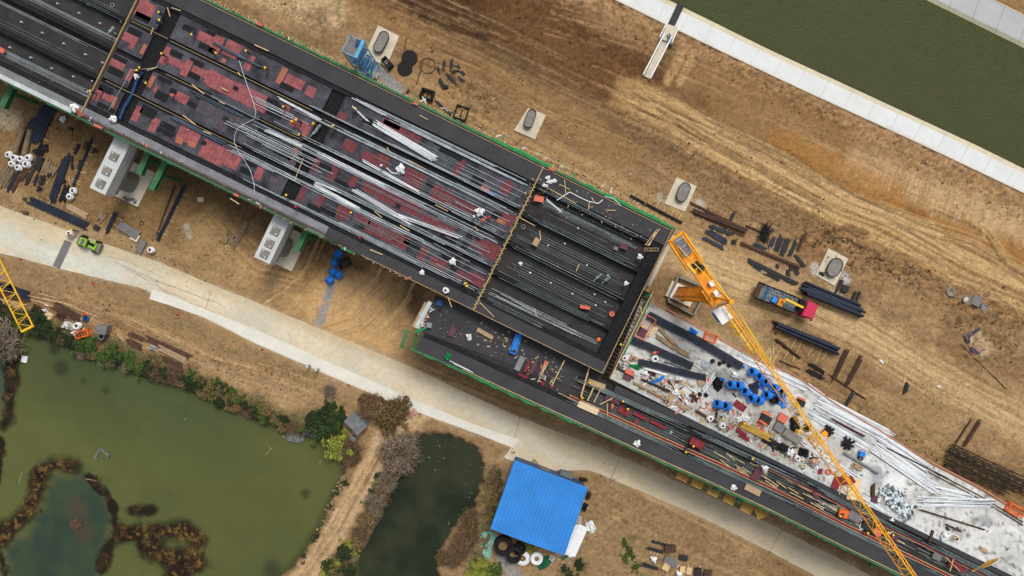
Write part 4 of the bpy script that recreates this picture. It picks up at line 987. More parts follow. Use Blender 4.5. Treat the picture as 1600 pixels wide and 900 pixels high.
# ------------------------------------------------------------------ PADS WITH COLUMN STUBS
for (P, c0, L, wd, ang, lb) in [
    ([(591,40),(624,57),(604,104),(569,88)], (597,68), 3.4, 1.5, 64, 'pale footing pad with round-ended column stub, the topmost one'),
    ([(825,169),(853,180),(836,218),(803,204)], (828,187), 2.9, 1.3, 70, 'pale footing pad with column stub, second from the top left'),
    ([(1057,277),(1088,291),(1070,331),(1038,318)], (1066,301), 3.0, 1.6, 68, 'pale footing pad with column stub just above the crane'),
    ([(1294,388),(1325,404),(1304,447),(1274,430)], (1301,418), 3.0, 1.9, 62, 'pale footing pad with grey mesh stub on the right by the pipe piles')]:
    cc = W(*c0, 0); rt = empty('footing_pad', (cc.x, cc.y, 0), lb, 'footing', 'footing pads north of the bridge')
    m = MB(); m.prism([W(*p, 0).xy for p in P], -0.1, 0.14); m.part('pad', 'padtan', rt)
    m = MB(); m.prism(stadium((cc.x, cc.y), L, wd, R(ang)), 0.14, 0.75); m.part('column_stub', 'stub', rt)
    m = MB(); pts = stadium((cc.x, cc.y), L + .05, wd + .05, R(ang)); m.path([Vector((x, y, 0.75)) for x, y in pts + [pts[0]]], 0.05, 4)
    for k in range(0, len(pts), 1): m.bar((pts[k][0], pts[k][1], .6), (pts[k][0], pts[k][1], 1.1), 0.04)
    m.part('starter_bar', 'black', rt)
# ------------------------------------------------------------------ LONG THINGS: pipes, rods, beams, battens
UNIT = {}
def unit_mesh(kind, mt):
    key = (kind, mt)
    if key not in UNIT:
        m = MB()
        if kind == 'pipe': m.bar((-.5, 0, 0), (.5, 0, 0), 2, 2, n=8)
        elif kind == 'rod': m.bar((-.5, 0, 0), (.5, 0, 0), 2, 2, n=5)
        elif kind == 'beam': m.box((0, 0, .85), (1, 2, .3)); m.box((0, 0, -.85), (1, 2, .3)); m.box((0, 0, 0), (1, .5, 1.5))
        else: m.box((0, 0, 0), (1, 2, 2))
        UNIT[key] = m.mesh({'pipe': 'steel_pipe', 'rod': 'steel_rod', 'beam': 'steel_beam', 'board': 'wooden_board'}[kind], mt)
    return UNIT[key]
LONG = []      # name, mesh, a, b, ry, rz, label, cat, group, key
def long_one(name, kind, mt, A, B, rw, rh, label, cat, group):
    if mt == 'SB': mt = rnd.choice(['galv', 'whitepipe', 'whitepipe', 'whitepipe', 'galvgapshade'])
    LONG.append((name, kind, mt, Vector(A), Vector(B), rw, rh, label, cat, group))
def emit_long():
    cnt = {}
    L = sorted(LONG, key=lambda q: -(q[4] - q[3]).length * q[5])
    rest = {}
    for (name, kind, mt, A, B, rw, rh, label, cat, group) in L:
        cnt[name] = cnt.get(name, 0) + 1
        if cnt[name] > 296:
            rest.setdefault((name, mt), MB()).bar(A, B, 2*rw, 2*rh, n=5 if kind == 'rod' else 4); continue
        ob = bpy.data.objects.new(name, unit_mesh(kind, mt)); COL.objects.link(ob)
        d = B - A; ob.location = (A + B) / 2; ob.scale = (d.length, rw, rh)
        ob.rotation_euler = (0, -math.atan2(d.z, math.hypot(d.x, d.y)), math.atan2(d.y, d.x))
        tag(ob, label, cat, group)
    for (name, mt), m in rest.items():
        m.struct(name, mt, 'stuff', 'further thin ' + name.replace('_', ' ') + 's lying among the others', cat=name.split('_')[-1])
def pile(x1, y1, x2, y2, n, mt, label, wpx=None, z=0.0, r=None, kind='pipe', name='steel_pipe', cat='pipe', jit=1.0, dunn=0, layers=None, sink=0):
    """n long pieces side by side; pixels are read at height z, w is the width of the row"""
    a = W(x1, y1, z); b = W(x2, y2, z); d = (b - a).normalized(); s = Vector((-d.y, d.x, 0))
    wm = (wpx if wpx else n * 2.6) * (HC - z) / FOC
    r = r or min(0.22, wm / n / 2 * 1.02); layers = layers or max(1, math.ceil(n * 2 * r / wm - .2)); per = math.ceil(n / layers)
    base = z + (0.12 if dunn else 0.02)
    for i in range(n):
        ly, k = divmod(i, per)
        off = (k + .5 + .5 * (ly % 2)) / per * wm - wm / 2
        if abs(off) > wm / 2: off = 0
        j1, j2 = rnd.uniform(-jit, jit) * .35, rnd.uniform(-jit, jit) * .35
        sk = rnd.uniform(-.05, .05) * jit
        A = a + s * (off - sk) + d * j1; B = b + s * (off + sk) + d * j2
        A.z = B.z = base + r + ly * r * 1.75
        long_one(name, kind, mt, A, B, r, r, label, cat, label if n > 1 else None)
    if dunn:
        L = (b - a).length
        for k in range(dunn):
            c = a + d * L * (k + .5) / dunn; e = s * (wm / 2 + rnd.uniform(.3, 1.1)); f = s * (wm / 2 + rnd.uniform(.1, .5))
            A = c + e; B = c - f; A.z = B.z = z + 0.06
            long_one('wooden_batten', 'board', 'timber', A, B, .05, .05, 'thin wooden batten under ' + short(label), 'batten', 'battens under ' + short(label))
def short(l):
    w_ = l.split(); return ' '.join(w_[:11])
def batten(x1, y1, x2, y2, z, label, wd=.06, mt='timber', name='wooden_batten', h=.03, group=None):
    long_one(name, 'board', mt, W(x1, y1, z) + Vector((0, 0, h + .02)), W(x2, y2, z) + Vector((0, 0, h + .02)), wd, h, label, 'batten' if 'batten' in name else 'board', group)
# left yard
pile(80,168,54,221,6,'navy','long dark steel pipes running from under the deck edge at the far left',22,dunn=3)
pile(70,172,60,188,3,'navy','short dark pipes half hidden under the deck edge at the far left',12)
pile(58,188,47,207,5,'navy','short dark blue pipe block left of the long pipes by the deck',17)
pile(39,203,27,238,2,'tanpipe','tan round bundles beside the dirt slope at the far left',8,r=.38)
pile(49,205,41,243,1,'tanpipe','tan round bundle right of the pair by the long dark pipes',5,r=.4)
pile(30,206,24,236,1,'rust','thin brown pole left of the tan round bundles',2)
pile(72,224,60,243,3,'black','dark pipes ending beside the white bags',12)
pile(66,244,57,266,4,'dark','dark bundle right of the seven white bags',12)
pile(77,252,69,267,5,'tanpipe','short grey bars between the white bags and the long black pipes',10)
pile(88,258,78,274,5,'tanpipe','short grey bars with a dark heap at their foot',12)
pile(102,246,80,312,3,'navy','long black pipe group in the middle of the left yard',7,dunn=0)
pile(111,240,84,316,3,'navy','second long black pipe group in the left yard, right of the first',7,dunn=3)
pile(145,218,116,289,2,'navy','single dark pipe row nearest to the larger pier',4,dunn=5)
pile(126,222,118,240,1,'navy','short dark pipe beside the deck edge in the left yard',3.5)
pile(128,250,122,266,2,'dark','short bent dark pipes left of the row nearest the larger pier',4)
pile(113,243,114,262,1,'dark','upright looking dark bar between two long pipe groups',3)
pile(13,260,-2,291,4,'tanpipe','weathered tan timber stack at the left edge above the road',14,dunn=2)
pile(22,263,5,291,3,'tanpipe','second weathered tan timber stack from the left edge above the road',9)
pile(28,270,12,299,3,'navy','dark pipes right of the tan timber stacks',5)
pile(31,277,21,298,2,'rust','brown pipes right of the dark ones by the tan stacks',5)
pile(40,270,33,282,3,'rust','short brown bar bundle under the white bags',7)
pile(52,267,42,287,3,'dark','dark brown bar bundle in the lower left yard',6)
pile(61,272,53,290,2,'navy','single blue black pipe pair in the lower left yard',4)
pile(106,291,98,314,5,'black','black pipe bundle beside the two lower white bags',10)
pile(47,313,138,353,6,'navy','long dark pipe row lying parallel to the road at the left',13,dunn=5)
pile(181,334,168,363,4,'navy','short dark pipe bundle left of the grey slabs',6,dunn=3)
pile(289,291,248,374,4,'navy','long dark pipe bundle left of the bare soil patch under the deck',6,dunn=4)
pile(274,289,245,368,2,'rust','long thin brown poles left of the long dark bundle',3)
pile(387,346,378,362,3,'tanpipe','upper short tan log row beside the middle pier',8); pile(380,361,364,387,3,'tanpipe','lower short tan log row beside the middle pier',8)
pile(357,366,352,381,2,'tanpipe','leftmost short tan logs beside the middle pier',6); pile(367,370,359,383,2,'tanpipe','middle short tan logs beside the middle pier',6)
pile(108,322,136,338,4,'palebrown','pale brown plank stack beside the long dark pipe row',9,kind='board',name='wooden_board',cat='board')
pile(165,334,157,344,4,'tanpipe','short grey board stack above the grey slabs',9,kind='board',name='wooden_board',cat='board')
# lower bank
pile(-4,446,25,452,6,'navy','dark pipe bundle under the left crane jib',12); pile(12,452,46,462,7,'navy','second dark pipe bundle under the left crane jib',14)
pile(-4,458,45,470,5,'rust','brown bars below the dark pipes at the left crane jib',9); pile(-4,470,40,478,5,'palebrown','pale brown bars by the scrub at the left crane jib',9)
for (x1, y1, x2, y2) in [(45,462,95,473),(60,458,90,466),(68,466,120,478),(100,474,155,496),(50,468,86,480),(88,478,108,485),(150,492,140,503)]:
    batten(x1, y1, x2, y2, 0, 'thin pale batten on the bank beside the left crane jib', .05, group='thin pale battens on the bank')
pile(84,476,126,500,7,'rust','rusty brown bars on the bank above the orange frame',14,r=.07)
pile(230,529,297,558,5,'rust','rusty beams at the right end of the bank pile',9,kind='beam',name='steel_beam',cat='beam')
pile(250,544,293,566,6,'palebrown','pale pipes at the right end of the bank pile',9,r=.11)
pile(203,521,224,531,4,'rust','brown sheet piles at the top left of the bank pile',7,kind='beam',name='steel_beam',cat='beam')
pile(200,532,221,543,3,'rust','brown sheet piles in the middle of the bank pile',9,kind='beam',name='steel_beam',cat='beam')
pile(252,558,284,572,4,'rust','dark red brown beams along the foot of the bank pile',7,kind='beam',name='steel_beam',cat='beam')
pile(185,522,196,534,2,'palebrown','pale bars left of the sheet piles on the bank',4,r=.08)
# top
for i, (x1, y1, x2, y2, n) in enumerate([(694,96,694,106,2),(706,94,705,110,2),(684,107,688,113,3),(700,117,713,131,2),(718,123,727,130,2),(712,102,720,106,3),(686,122,694,136,1),(692,136,698,136,1),(721,112,725,117,2),(708,112,716,112,2)]):
    pile(x1, y1, x2, y2, n, 'dark', ['short dark beam at the top left of the scatter by the bridge', 'upright dark beam in the scatter by the bridge', 'small dark beam pair at the left of the scatter', 'slanting dark beam in the middle of the scatter', 'slanting dark beam right of the scatter', 'dark beam at the top of the scatter', 'angle piece left arm below the scatter', 'angle piece foot below the scatter', 'stub beam at the right of the scatter', 'level dark beam in the scatter centre'][i], 4.5, kind='beam', name='steel_beam', cat='beam')
pile(681,157,706,181,2,'dark','slanting dark beam between the black frame and the open square frame',3.5,kind='beam',name='steel_beam',cat='beam')
pile(640,140,635,147,1,'dark','short dark bar left of the black frame',3,kind='beam',name='steel_beam',cat='beam')
pile(661,97,651,133,1,'rust','thin brown rod right of the black bar mats',1.4,r=.07)
pile(636,58,632,76,1,'rust','thin brown pole above the black bar mats',1.4,r=.07)
# right yard
pile(983,305,1065,348,1,'dark','single long dark pipe lying parallel to the deck edge',3.4,r=.2,dunn=7)
pile(1079,317,1160,357,2,'rust','upper thin rusty bars below the third footing pad',4,r=.11); pile(1083,331,1163,362,4,'rust','middle rusty beam row below the third footing pad',7,r=.14,kind='beam',name='steel_beam',cat='beam'); pile(1078,330,1164,370,1,'rust','lowest thin rusty bar below the third footing pad',1.5,r=.08,dunn=2)
pile(1147,332,1137,352,3,'dark','short dark beam lying across the rusty beams',5,kind='beam',name='steel_beam',cat='beam')
pile(1111,353,1143,367,4,'navy','upper short dark pipe bundle in front of the crane',6,dunn=2); pile(1105,361,1134,378,6,'navy','middle short dark pipe bundle in front of the crane',9,dunn=2); pile(1099,372,1129,387,3,'navy','lowest short dark pipe bundle in front of the crane',5,dunn=2)
pile(1158,380,1247,417,1,'rust','long brown beam crossing the middle of the right yard',3.8,r=.2,kind='beam',name='steel_beam',cat='beam',dunn=5)
pile(1179,382,1193,390,4,'navy','small dark pipe block on the long brown beam',8); pile(1163,352,1198,366,1,'rust','brown beam pointing at the tangled heap',3,r=.15)
pile(1208,373,1203,387,4,'navy','leftmost short dark beams beside the tangled heap',7,kind='beam',name='steel_beam',cat='beam'); pile(1220,370,1212,393,5,'dark','second short dark beam group beside the tangled heap',9,kind='beam',name='steel_beam',cat='beam')
pile(1231,372,1222,397,5,'dark','third short dark beam group beside the tangled heap',9,kind='beam',name='steel_beam',cat='beam'); pile(1243,378,1233,399,3,'dark','fourth short dark beam group beside the tangled heap',6,kind='beam',name='steel_beam',cat='beam')
pile(1259,364,1246,391,1,'rust','leaning brown beam at the right of the short beam groups',4.5,kind='beam',name='steel_beam',cat='beam',r=.2); pile(1242,398,1255,416,2,'dark','slanting dark beam below the short beam groups',5,kind='beam',name='steel_beam',cat='beam')
pile(1170,407,1244,444,3,'dark','long dark beam row just above the truck',6,kind='beam',name='steel_beam',cat='beam',dunn=5); pile(1174,414,1190,423,2,'navy','blue black bar at the left of the row above the truck',4); pile(1195,427,1216,437,3,'dark','short dark beams against the row above the truck',5)
pile(1250,447,1340,485,7,'navy','big dark pipe stack right of the truck, upper row',15,dunn=5,r=.24); pile(1254,455,1343,490,6,'navy','big dark pipe stack right of the truck, lower row',12,dunn=3,r=.24)
pile(1315,437,1306,457,2,'dark','dark beam right of the mesh footing pad',5,kind='beam',name='steel_beam',cat='beam'); pile(1337,454,1329,473,1,'dark','left arm of the two dark beams at the end of the big pipe stack',3.4,r=.18,kind='beam',name='steel_beam',cat='beam'); pile(1343,457,1334,476,1,'dark','right arm of the two dark beams at the end of the big pipe stack',3.4,r=.18,kind='beam',name='steel_beam',cat='beam')
pile(1205,502,1296,537,2,'rust','brown pole row above the navy bundle below the truck',2.6,r=.12); pile(1210,508,1307,549,6,'navy','navy pipe bundle below the truck',10,dunn=4,r=.2)
pile(1212,530,1248,558,3,'rust','brown beams sagging below the navy bundle',5,r=.13); pile(1219,563,1252,578,1,'rust','thin brown bar near the slab edge below the truck',1.8,r=.09)
pile(1265,569,1288,583,4,'black','upper of two short black bundles near the slab edge',6); pile(1261,578,1285,591,4,'black','lower of two short black bundles near the slab edge',7)
pile(1321,548,1301,591,4,'rust','left rusty beam pair of the two standing in the right yard',6,r=.12,dunn=0); pile(1344,557,1321,601,4,'rust','right rusty beam pair of the two standing in the right yard',6,r=.12)
pile(1295,586,1350,623,2,'rust','thin rusty bars under the two rusty beam pairs',1.8,r=.07); pile(1333,613,1320,634,2,'dark','short dark beam beside the slab kerb',5,kind='beam',name='steel_beam',cat='beam'); pile(1417,600,1413,613,2,'dark','two small dark beams in the open right yard',5,r=.15)
for k in range(3): pile(1503+k*2,540+k*2,1566+k*2,602+k*2,1,'rust',['upper','middle','lower'][k]+' long thin wire bar below the purple heap',1,r=.05)
pile(1516,655,1490,694,2,'rust','thin rusty bars leaning left at the black trusses',2,r=.08); pile(1529,656,1505,696,4,'rust','rusty bar row leaning on the black trusses',4,r=.11)
for (x1,y1,x2,y2) in [(1244,530,1225,560),(1252,535,1238,565),(1216,548,1212,562),(1208,540,1200,556),(1300,536,1285,562),(1271,540,1262,556),(1283,545,1274,566),(1218,533,1236,528),(1215,535,1220,540)]: batten(x1,y1,x2,y2,0,'thin pale batten left on the soil below the navy bundle',.04,group='loose battens on the soil below the navy bundle')
for k in range(16):
    x, y = 1207 + rnd.uniform(-6, 8), 546 + rnd.uniform(-8, 16); batten(x, y, x + rnd.uniform(-10, 2), y + rnd.uniform(6, 16), 0 , 'pale batten in the loose heap beside the crane jib', .05, h=.03+.05*rnd.random(), group='loose batten heap beside the crane jib')
for (x1,y1,x2,y2) in [(1414,588,1411,600),(1416,590,1409,604),(1409,612,1404,618)]: batten(x1,y1,x2,y2,0,'pale batten by the two small dark beams',.05,group='battens by the two small dark beams')
for (x1,y1,x2,y2) in [(93,176,86,188),(20,240,28,226),(72,290,76,284),(44,316,50,309),(94,288,90,300),(108,275,110,290),(112,283,125,289),(135,222,147,228),(130,268,136,271)]: batten(x1,y1,x2,y2,0,'short pale batten on the soil of the left pipe yard',.05,group='short battens in the left pipe yard')
# lower right
pile(1015,844,1039,851,2,'dark','upper dark beam pair beside the rusty drum',4,kind='beam',name='steel_beam',cat='beam'); pile(1012,856,1038,863,3,'dark','lower dark beam pair beside the rusty drum',5,kind='beam',name='steel_beam',cat='beam'); pile(1003,881,1029,889,4,'dark','dark beam bundle left of the small bags',6,kind='beam',name='steel_beam',cat='beam')
for k in range(4): batten(1018+k*5, 860+k, 1016+k*5, 866+k, 0, 'thin batten under the lower beam pair at the rusty drum', .05, group='battens at the rusty drum')
# black lattice trusses
for i, (x1, y1, x2, y2) in enumerate([(1482,696,1612,756),(1477,707,1606,768),(1474,721,1574,766)]):
    A = W(x1, y1, 0.1); B = W(x2, y2, .1); d = (B - A).normalized(); s = Vector((-d.y, d.x, 0)); L = (B - A).length
    rt = empty('lattice_truss', ((A.x+B.x)/2, (A.y+B.y)/2, 0), ['uppermost', 'middle', 'lowest'][i] + ' black lattice truss lying on the soil at the right edge', 'truss', 'black lattice trusses at the right edge')
    m = MB()
    for e1 in (-.4, .4):
        for zz in (.5, .75): m.bar(A + s*e1 + Vector((0,0,zz)), B + s*e1 + Vector((0,0,zz)), .17)
    m.part('chord', 'black', rt); m = MB(); n = int(L / 1.4)
    for k in range(n):
        p = A + d*L*k/n; q = A + d*L*(k+1)/n
        m.bar(p + s*.32*(1 if k % 2 else -1) + Vector((0,0,.75)), q - s*.32*(1 if k % 2 else -1) + Vector((0,0,.75)), .1); m.bar(p - s*.32 + Vector((0,0,.12)), q - s*.32 + Vector((0,0,.75)), .06)
    m.part('lacing', 'dark', rt)

# rods and ducts on the decks -------------------------------------------------
def rod(s0, s1, t, label, mt='galv', r=.045, z=None, t2=None, grp=None):
    z = z if z is not None else ZD + .12
    long_one('steel_rod', 'rod', mt, D(s0, t, z), D(s1, t2 if t2 is not None else t, z), r, r, label, 'rod', grp or label)
def lanes(label, s0, s1, t0, t1, n, mt='galv', Lmin=140, Lmax=320, r=.045, z=None, sk=1.5):
    for i in range(n):
        L = rnd.uniform(Lmin, Lmax); a = rnd.uniform(s0, max(s0 + 1, s1 - L)); b = min(a + L, s1); t = t0 + (t1 - t0) * (i + rnd.uniform(.2, .8)) / n
        rod(a, b, t, label, mt, r, (z or ZD + .12) + rnd.uniform(0, .08), t + rnd.uniform(-sk, sk))
zs = ZD - .05
mid = 'long pale steel rod on the red deck, '
lanes(mid + 'by the top flange', 285, 586, 33, 43, 8, 'galv', 200, 300, .035); lanes(mid + 'in the first bay from the top', 280, 586, 50, 74, 6, 'galvdull', 60, 160, .03)
lanes(mid + 'on the first web line', 190, 586, 85, 93, 7, 'galv', 160, 340, .035); lanes(mid + 'above the first web line', 190, 586, 73, 77, 3, 'galv', 160, 340, .035); lanes(mid + 'in the second bay from the top', 300, 586, 95, 122, 7, 'galvdull', 60, 180, .03)
lanes(mid + 'on the second web line', 150, 586, 134, 143, 8, 'galv', 160, 360, .035); lanes(mid + 'above the second web line', 150, 586, 122, 127, 4, 'galv', 160, 360, .035); lanes(mid + 'in the third bay from the top', 280, 586, 146, 172, 8, 'galvdull', 60, 180, .03)
lanes(mid + 'on the third web line', 120, 586, 185, 193, 7, 'galv', 160, 360, .035); lanes(mid + 'above the third web line', 120, 586, 173, 178, 4, 'galv', 160, 360, .035); lanes(mid + 'in the lowest bay', 290, 586, 194, 220, 8, 'galvdull', 60, 180, .03)
lanes(mid + 'on the lowest web line', 170, 586, 219, 225, 6, 'galv', 160, 360, .035)
lanes(mid + 'bunched at the right end', 470, 586, 45, 222, 20, 'galv', 50, 116, .03)
ls = 'pale rod in the black bays left of the brown divider, '
lanes(ls + 'top group', -420, -100, 36, 46, 4, 'galvdull', 260, 320, .028, z=9.95); lanes(ls + 'group on the first web', -420, -100, 74, 88, 4, 'galvdull', 260, 320, .028, z=9.95); lanes(ls + 'tight group below the second web', -330, -100, 112, 120, 4, 'galv', 220, 300, .03, z=9.0)
lanes(ls + 'group above the third web', -420, -98, 141, 146, 3, 'galv', 240, 320, .03, z=9.0); lanes(ls + 'thin pair over the third bay', -420, -98, 166, 174, 2, 'galvdull', 240, 320, .028, z=9.0); lanes(ls + 'lowest tight group', -300, -98, 207, 218, 6, 'galv', 180, 300, .03, z=9.0)
lm = 'pale rod between the two cross beams, '
lanes(lm + 'on the web lines', -20, 238, 79, 83, 1, 'divider', 240, 250); lanes(lm + 'second web', -20, 238, 130, 133, 1, 'divider', 230, 250); lanes(lm + 'third web', -90, 238, 180, 184, 1, 'divider', 230, 250); lanes(lm + 'first web', -90, -20, 79, 83, 1, 'divider', 60, 68)
lanes(lm + 'blue ducts of the first bay', 40, 130, 52, 57, 3, 'ductblue', 60, 90, .08); lanes(lm + 'blue ducts of the second bay', 60, 160, 128, 132, 3, 'ductblue', 80, 100, .08); lanes(lm + 'blue ducts of the third bay', 40, 140, 136, 141, 2, 'ductblue', 80, 100, .08); lanes(lm + 'blue ducts of the lowest bay', 30, 130, 184, 190, 4, 'ductblue', 80, 100, .08)
lanes(lm + 'pale group in the third bay', 130, 240, 100, 112, 5, 'galv', 60, 110); lanes(lm + 'pale group at the right of the lowest bay', 130, 262, 186, 196, 5, 'galv', 80, 130); lanes(lm + 'pale group crossing the second cross beam', 110, 300, 148, 164, 8, 'galv', 90, 190)
lr = 'pale rod in the black bays right of the timber divider, '
lanes(lr + 'in the top bay', 596, 790, 38, 74, 5, 'galvdull', 90, 190, .022, z=9.1); lanes(lr + 'on the top web', 596, 790, 30, 37, 4, 'galvdull', 150, 190, .024, z=10.0); lanes(lr + 'top tight group', 596, 790, 47, 55, 7, 'galvdull', 120, 190, .028, z=9.2); lanes(lr + 'pair on the first web', 596, 794, 75, 86, 4, 'galvdull', 160, 196, .026, z=9.98); lanes(lr + 'group in the second bay', 596, 790, 96, 120, 6, 'galvdull', 120, 190, .024, z=9.1)
lanes(lr + 'group on the second web', 596, 794, 126, 137, 4, 'galvdull', 150, 196, .026, z=9.98); lanes(lr + 'group in the third bay', 596, 790, 148, 172, 6, 'galvdull', 100, 190, .024, z=9.1); lanes(lr + 'group on the third web', 596, 790, 177, 188, 4, 'galvdull', 150, 190, .026, z=9.98); lanes(lr + 'lowest tight group', 596, 790, 207, 218, 7, 'galv', 130, 190, .03, z=9.2)
lanes(lr + 'crossing into the lowest flange', 600, 700, 222, 230, 3, 'galvdull', 80, 100, .026, z=9.98)
# bright white pipes
def wp(x1, y1, x2, y2, n, wpx, label, z=ZD + .12, r=.052, mt='whitepipe'): pile(x1, y1, x2, y2, n, mt, label, wpx, z, r, 'rod', 'steel_pipe', 'pipe', jit=1.2, layers=1)
wp(586,193,680,248,9,11,'white pipe in the bright bundle on the red deck'); wp(552,168,576,190,2,3,'white pipe pair left of the bright bundle'); wp(554,154,600,180,2,4,'white pipe pair beside the top flange')
wp(437,154,500,187,3,4,'white pipe beside the workers near the second cross beam'); wp(415,203,470,228,3,5,'white pipe left of the lower cross beam end'); wp(500,240,600,290,3,5,'white pipe over the second web of the red deck'); wp(490,288,560,325,4,5,'white pipe crossing the lower bays of the red deck'); wp(565,250,655,300,3,4,'white pipe slanting in the second bay of the red deck')
wp(552,296,640,348,4,7,'white pipe in the loose slanting group of the third bay'); wp(620,335,720,372,3,6,'white pipe at the right of the loose slanting group'); wp(492,284,530,300,2,3,'white pipe at the left end of the third bay')
wp(852,310,877,331,2,3,'single white board pair beside the red tray'); wp(706,566,738,581,2,2,'white pipe on the ramp flange beside the green cloth',ZR+.02)
# ramp rods
def rl(label, x0, x1, r0, r1, n, mt='galv', Lmin=120, Lmax=260, z=8.3):
    for i in range(n):
        L = rnd.uniform(Lmin, Lmax); a = rnd.uniform(x0, max(x0 + 1, x1 - L)); b = min(a + L, x1); r = r0 + (r1 - r0) * (i + .5) / n
        k = max(1, int((b - a) / 90))
        long_one('steel_rod', 'rod', mt, Rw(a, r, z), Rw(b, r + rnd.uniform(-1, 1), z), .026, .026, label, 'rod', label)
rp = 'pale steel rod in the ramp trough, '
for (x0, x1, nm) in [(870,1060,'left part'),(1040,1240,'second part from the left'),(1220,1420,'third part from the left'),(1400,1620,'right end')]:
    rl(rp + nm + ' upper row', x0, x1, 60, 68, 7, 'galvdull', 120, 170, 8.75); rl(rp + nm + ' lower row', x0, x1, 24, 30, 6, 'galvdull', 120, 170, 8.7); rl(rp + nm + ' on the floor', x0, x1, 36, 56, 8, 'galvdull' if x0 < 1200 else 'galv', 90, 160, 7.9)
# planks on the ramp
for (x1,y1,x2,y2,wd,lb) in [(882,563,862,603,.07,'wooden batten across the ramp trough at the left barrier'),(922,570,907,622,.10,'first of three battens bridging the ramp trough'),(930,600,918,626,.09,'second of three battens bridging the ramp trough'),(941,603,928,628,.07,'third of three battens bridging the ramp trough'),(949,630,949,651,.05,'upright pale stick beside the orange worker'),(957,622,937,632,.06,'slanting batten by the dark red boards'),
   (857,565,840,597,.06,'left batten on the littered ramp floor'),(851,570,844,590,.06,'second batten on the littered ramp floor'),(1316,757,1311,772,.07,'pale batten at the crane jib beside the plywood'),(1490,872,1484,892,.06,'batten across the ramp at the right'),(1477,870,1500,893,.05,'long batten by the red pieces at the ramp right end')]:
    batten(x1,y1,x2,y2,8.6,lb,wd)
for k in range(14):
    x = 1098 + k * 7.5 + rnd.uniform(-3, 3); y = 0; r = rnd.uniform(38, 56); p = RP(x, r); q = RP(x + rnd.uniform(14, 30), r - rnd.uniform(2, 6)) ; batten(p[0], p[1], q[0], q[1], 7.8, 'yellowish batten strewn in the ramp trough right of the red tray', .07, group='battens strewn in the ramp trough')
for k in range(22):
    x = 1200 + k * 8 + rnd.uniform(-3, 3); r = rnd.uniform(40, 58); p = RP(x, r); q = RP(x + rnd.uniform(12, 26), r + rnd.uniform(-3, 0)); batten(p[0], p[1], q[0], q[1], 7.8, 'yellowish batten strewn in the lower ramp trough', .07, group='battens strewn in the lower ramp trough')
for k in range(9): batten(1518 + k*3.2, 893 - k*2.0 + rnd.uniform(-1,1), 1548 + k*1.5, 882 - k*1.2 + rnd.uniform(-1,1), 8.6, 'yellow board in the fan at the bottom right of the ramp', .09, 'slatyellow', 'wooden_board', group='boards in the fan at the bottom right')
# deck battens
for (x1,y1,x2,y2) in [(700,465,706,480),(749,472,772,495),(1027,358,1008,383),(1031,357,1012,384),(1024,363,1014,384),(874,288,890,296),(882,281,884,302),(921,315,919,328),(945,328,962,329),(858,295,900,318),(924,308,930,318),(905,413,900,424),(812,340,836,353),(843,360,845,375),(638,250,660,262),(656,180,668,187),(230,110,246,105),(262,12,266,26),(268,12,283,17),(236,54,240,43),(1000,478,1003,490),(680,320,700,330),(585,330,597,340),(726,438,732,446),(605,230,608,236),(836,482,838,494),(742,354,747,361)]:
    batten(x1,y1,x2,y2,ZD + .15,'loose wooden batten lying on the main deck near %s' % ('the left divider' if x1 < 400 else 'the middle rods' if x1 < 760 else 'the deck end' if x1 > 990 else 'the timber divider'), .05, group='loose battens on the main deck, %s' % ('left' if x1 < 400 else 'middle' if x1 < 760 else 'end' if x1 > 990 else 'black bays'))
for (x1,y1,x2,y2) in [(360,310,374,319),(346,137,357,143),(300,132,319,147),(342,158,352,163),(286,180,306,195),(318,205,330,209),(578,390,598,398),(625,352,640,361),(372,113,376,118),(398,70,420,80)]: batten(x1,y1,x2,y2,ZD+.15,'yellow batten lying along a web line of the red deck',.07,'timber',group='yellow battens on the web lines')
# slab rods: big silver bundles
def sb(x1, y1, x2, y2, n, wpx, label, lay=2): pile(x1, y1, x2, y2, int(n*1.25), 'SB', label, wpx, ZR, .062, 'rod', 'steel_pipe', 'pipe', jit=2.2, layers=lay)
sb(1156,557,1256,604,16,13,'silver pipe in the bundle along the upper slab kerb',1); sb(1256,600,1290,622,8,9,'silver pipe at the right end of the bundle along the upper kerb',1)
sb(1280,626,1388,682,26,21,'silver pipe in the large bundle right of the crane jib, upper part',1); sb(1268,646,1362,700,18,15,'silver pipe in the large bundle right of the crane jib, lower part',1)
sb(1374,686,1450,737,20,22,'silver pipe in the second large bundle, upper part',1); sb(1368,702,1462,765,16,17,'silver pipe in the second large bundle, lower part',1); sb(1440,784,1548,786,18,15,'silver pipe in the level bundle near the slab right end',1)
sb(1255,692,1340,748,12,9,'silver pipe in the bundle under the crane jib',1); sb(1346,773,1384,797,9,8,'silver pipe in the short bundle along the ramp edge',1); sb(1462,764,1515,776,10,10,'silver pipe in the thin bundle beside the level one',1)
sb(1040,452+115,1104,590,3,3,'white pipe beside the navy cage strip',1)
for (x1,y1,x2,y2,n,w_,lb) in [(1102,580,1104,612,3,4,'white plastic pipe in the upright pair of the crossed heap'),(1116,583,1096,612,4,6,'white plastic pipe in the slanting part of the crossed heap'),(1009,576,1040,586,3,4,'white plastic pipe beside the green net'),(1066,598,1087,613,1,1.5,'thin white stick left of the crossed heap'),(1071,560,1096,578,1,1.5,'thin white stick above the crossed heap')]: pile(x1,y1,x2,y2,n,'whitepipe',lb,w_,ZR,.1,'rod','plastic_pipe','pipe')
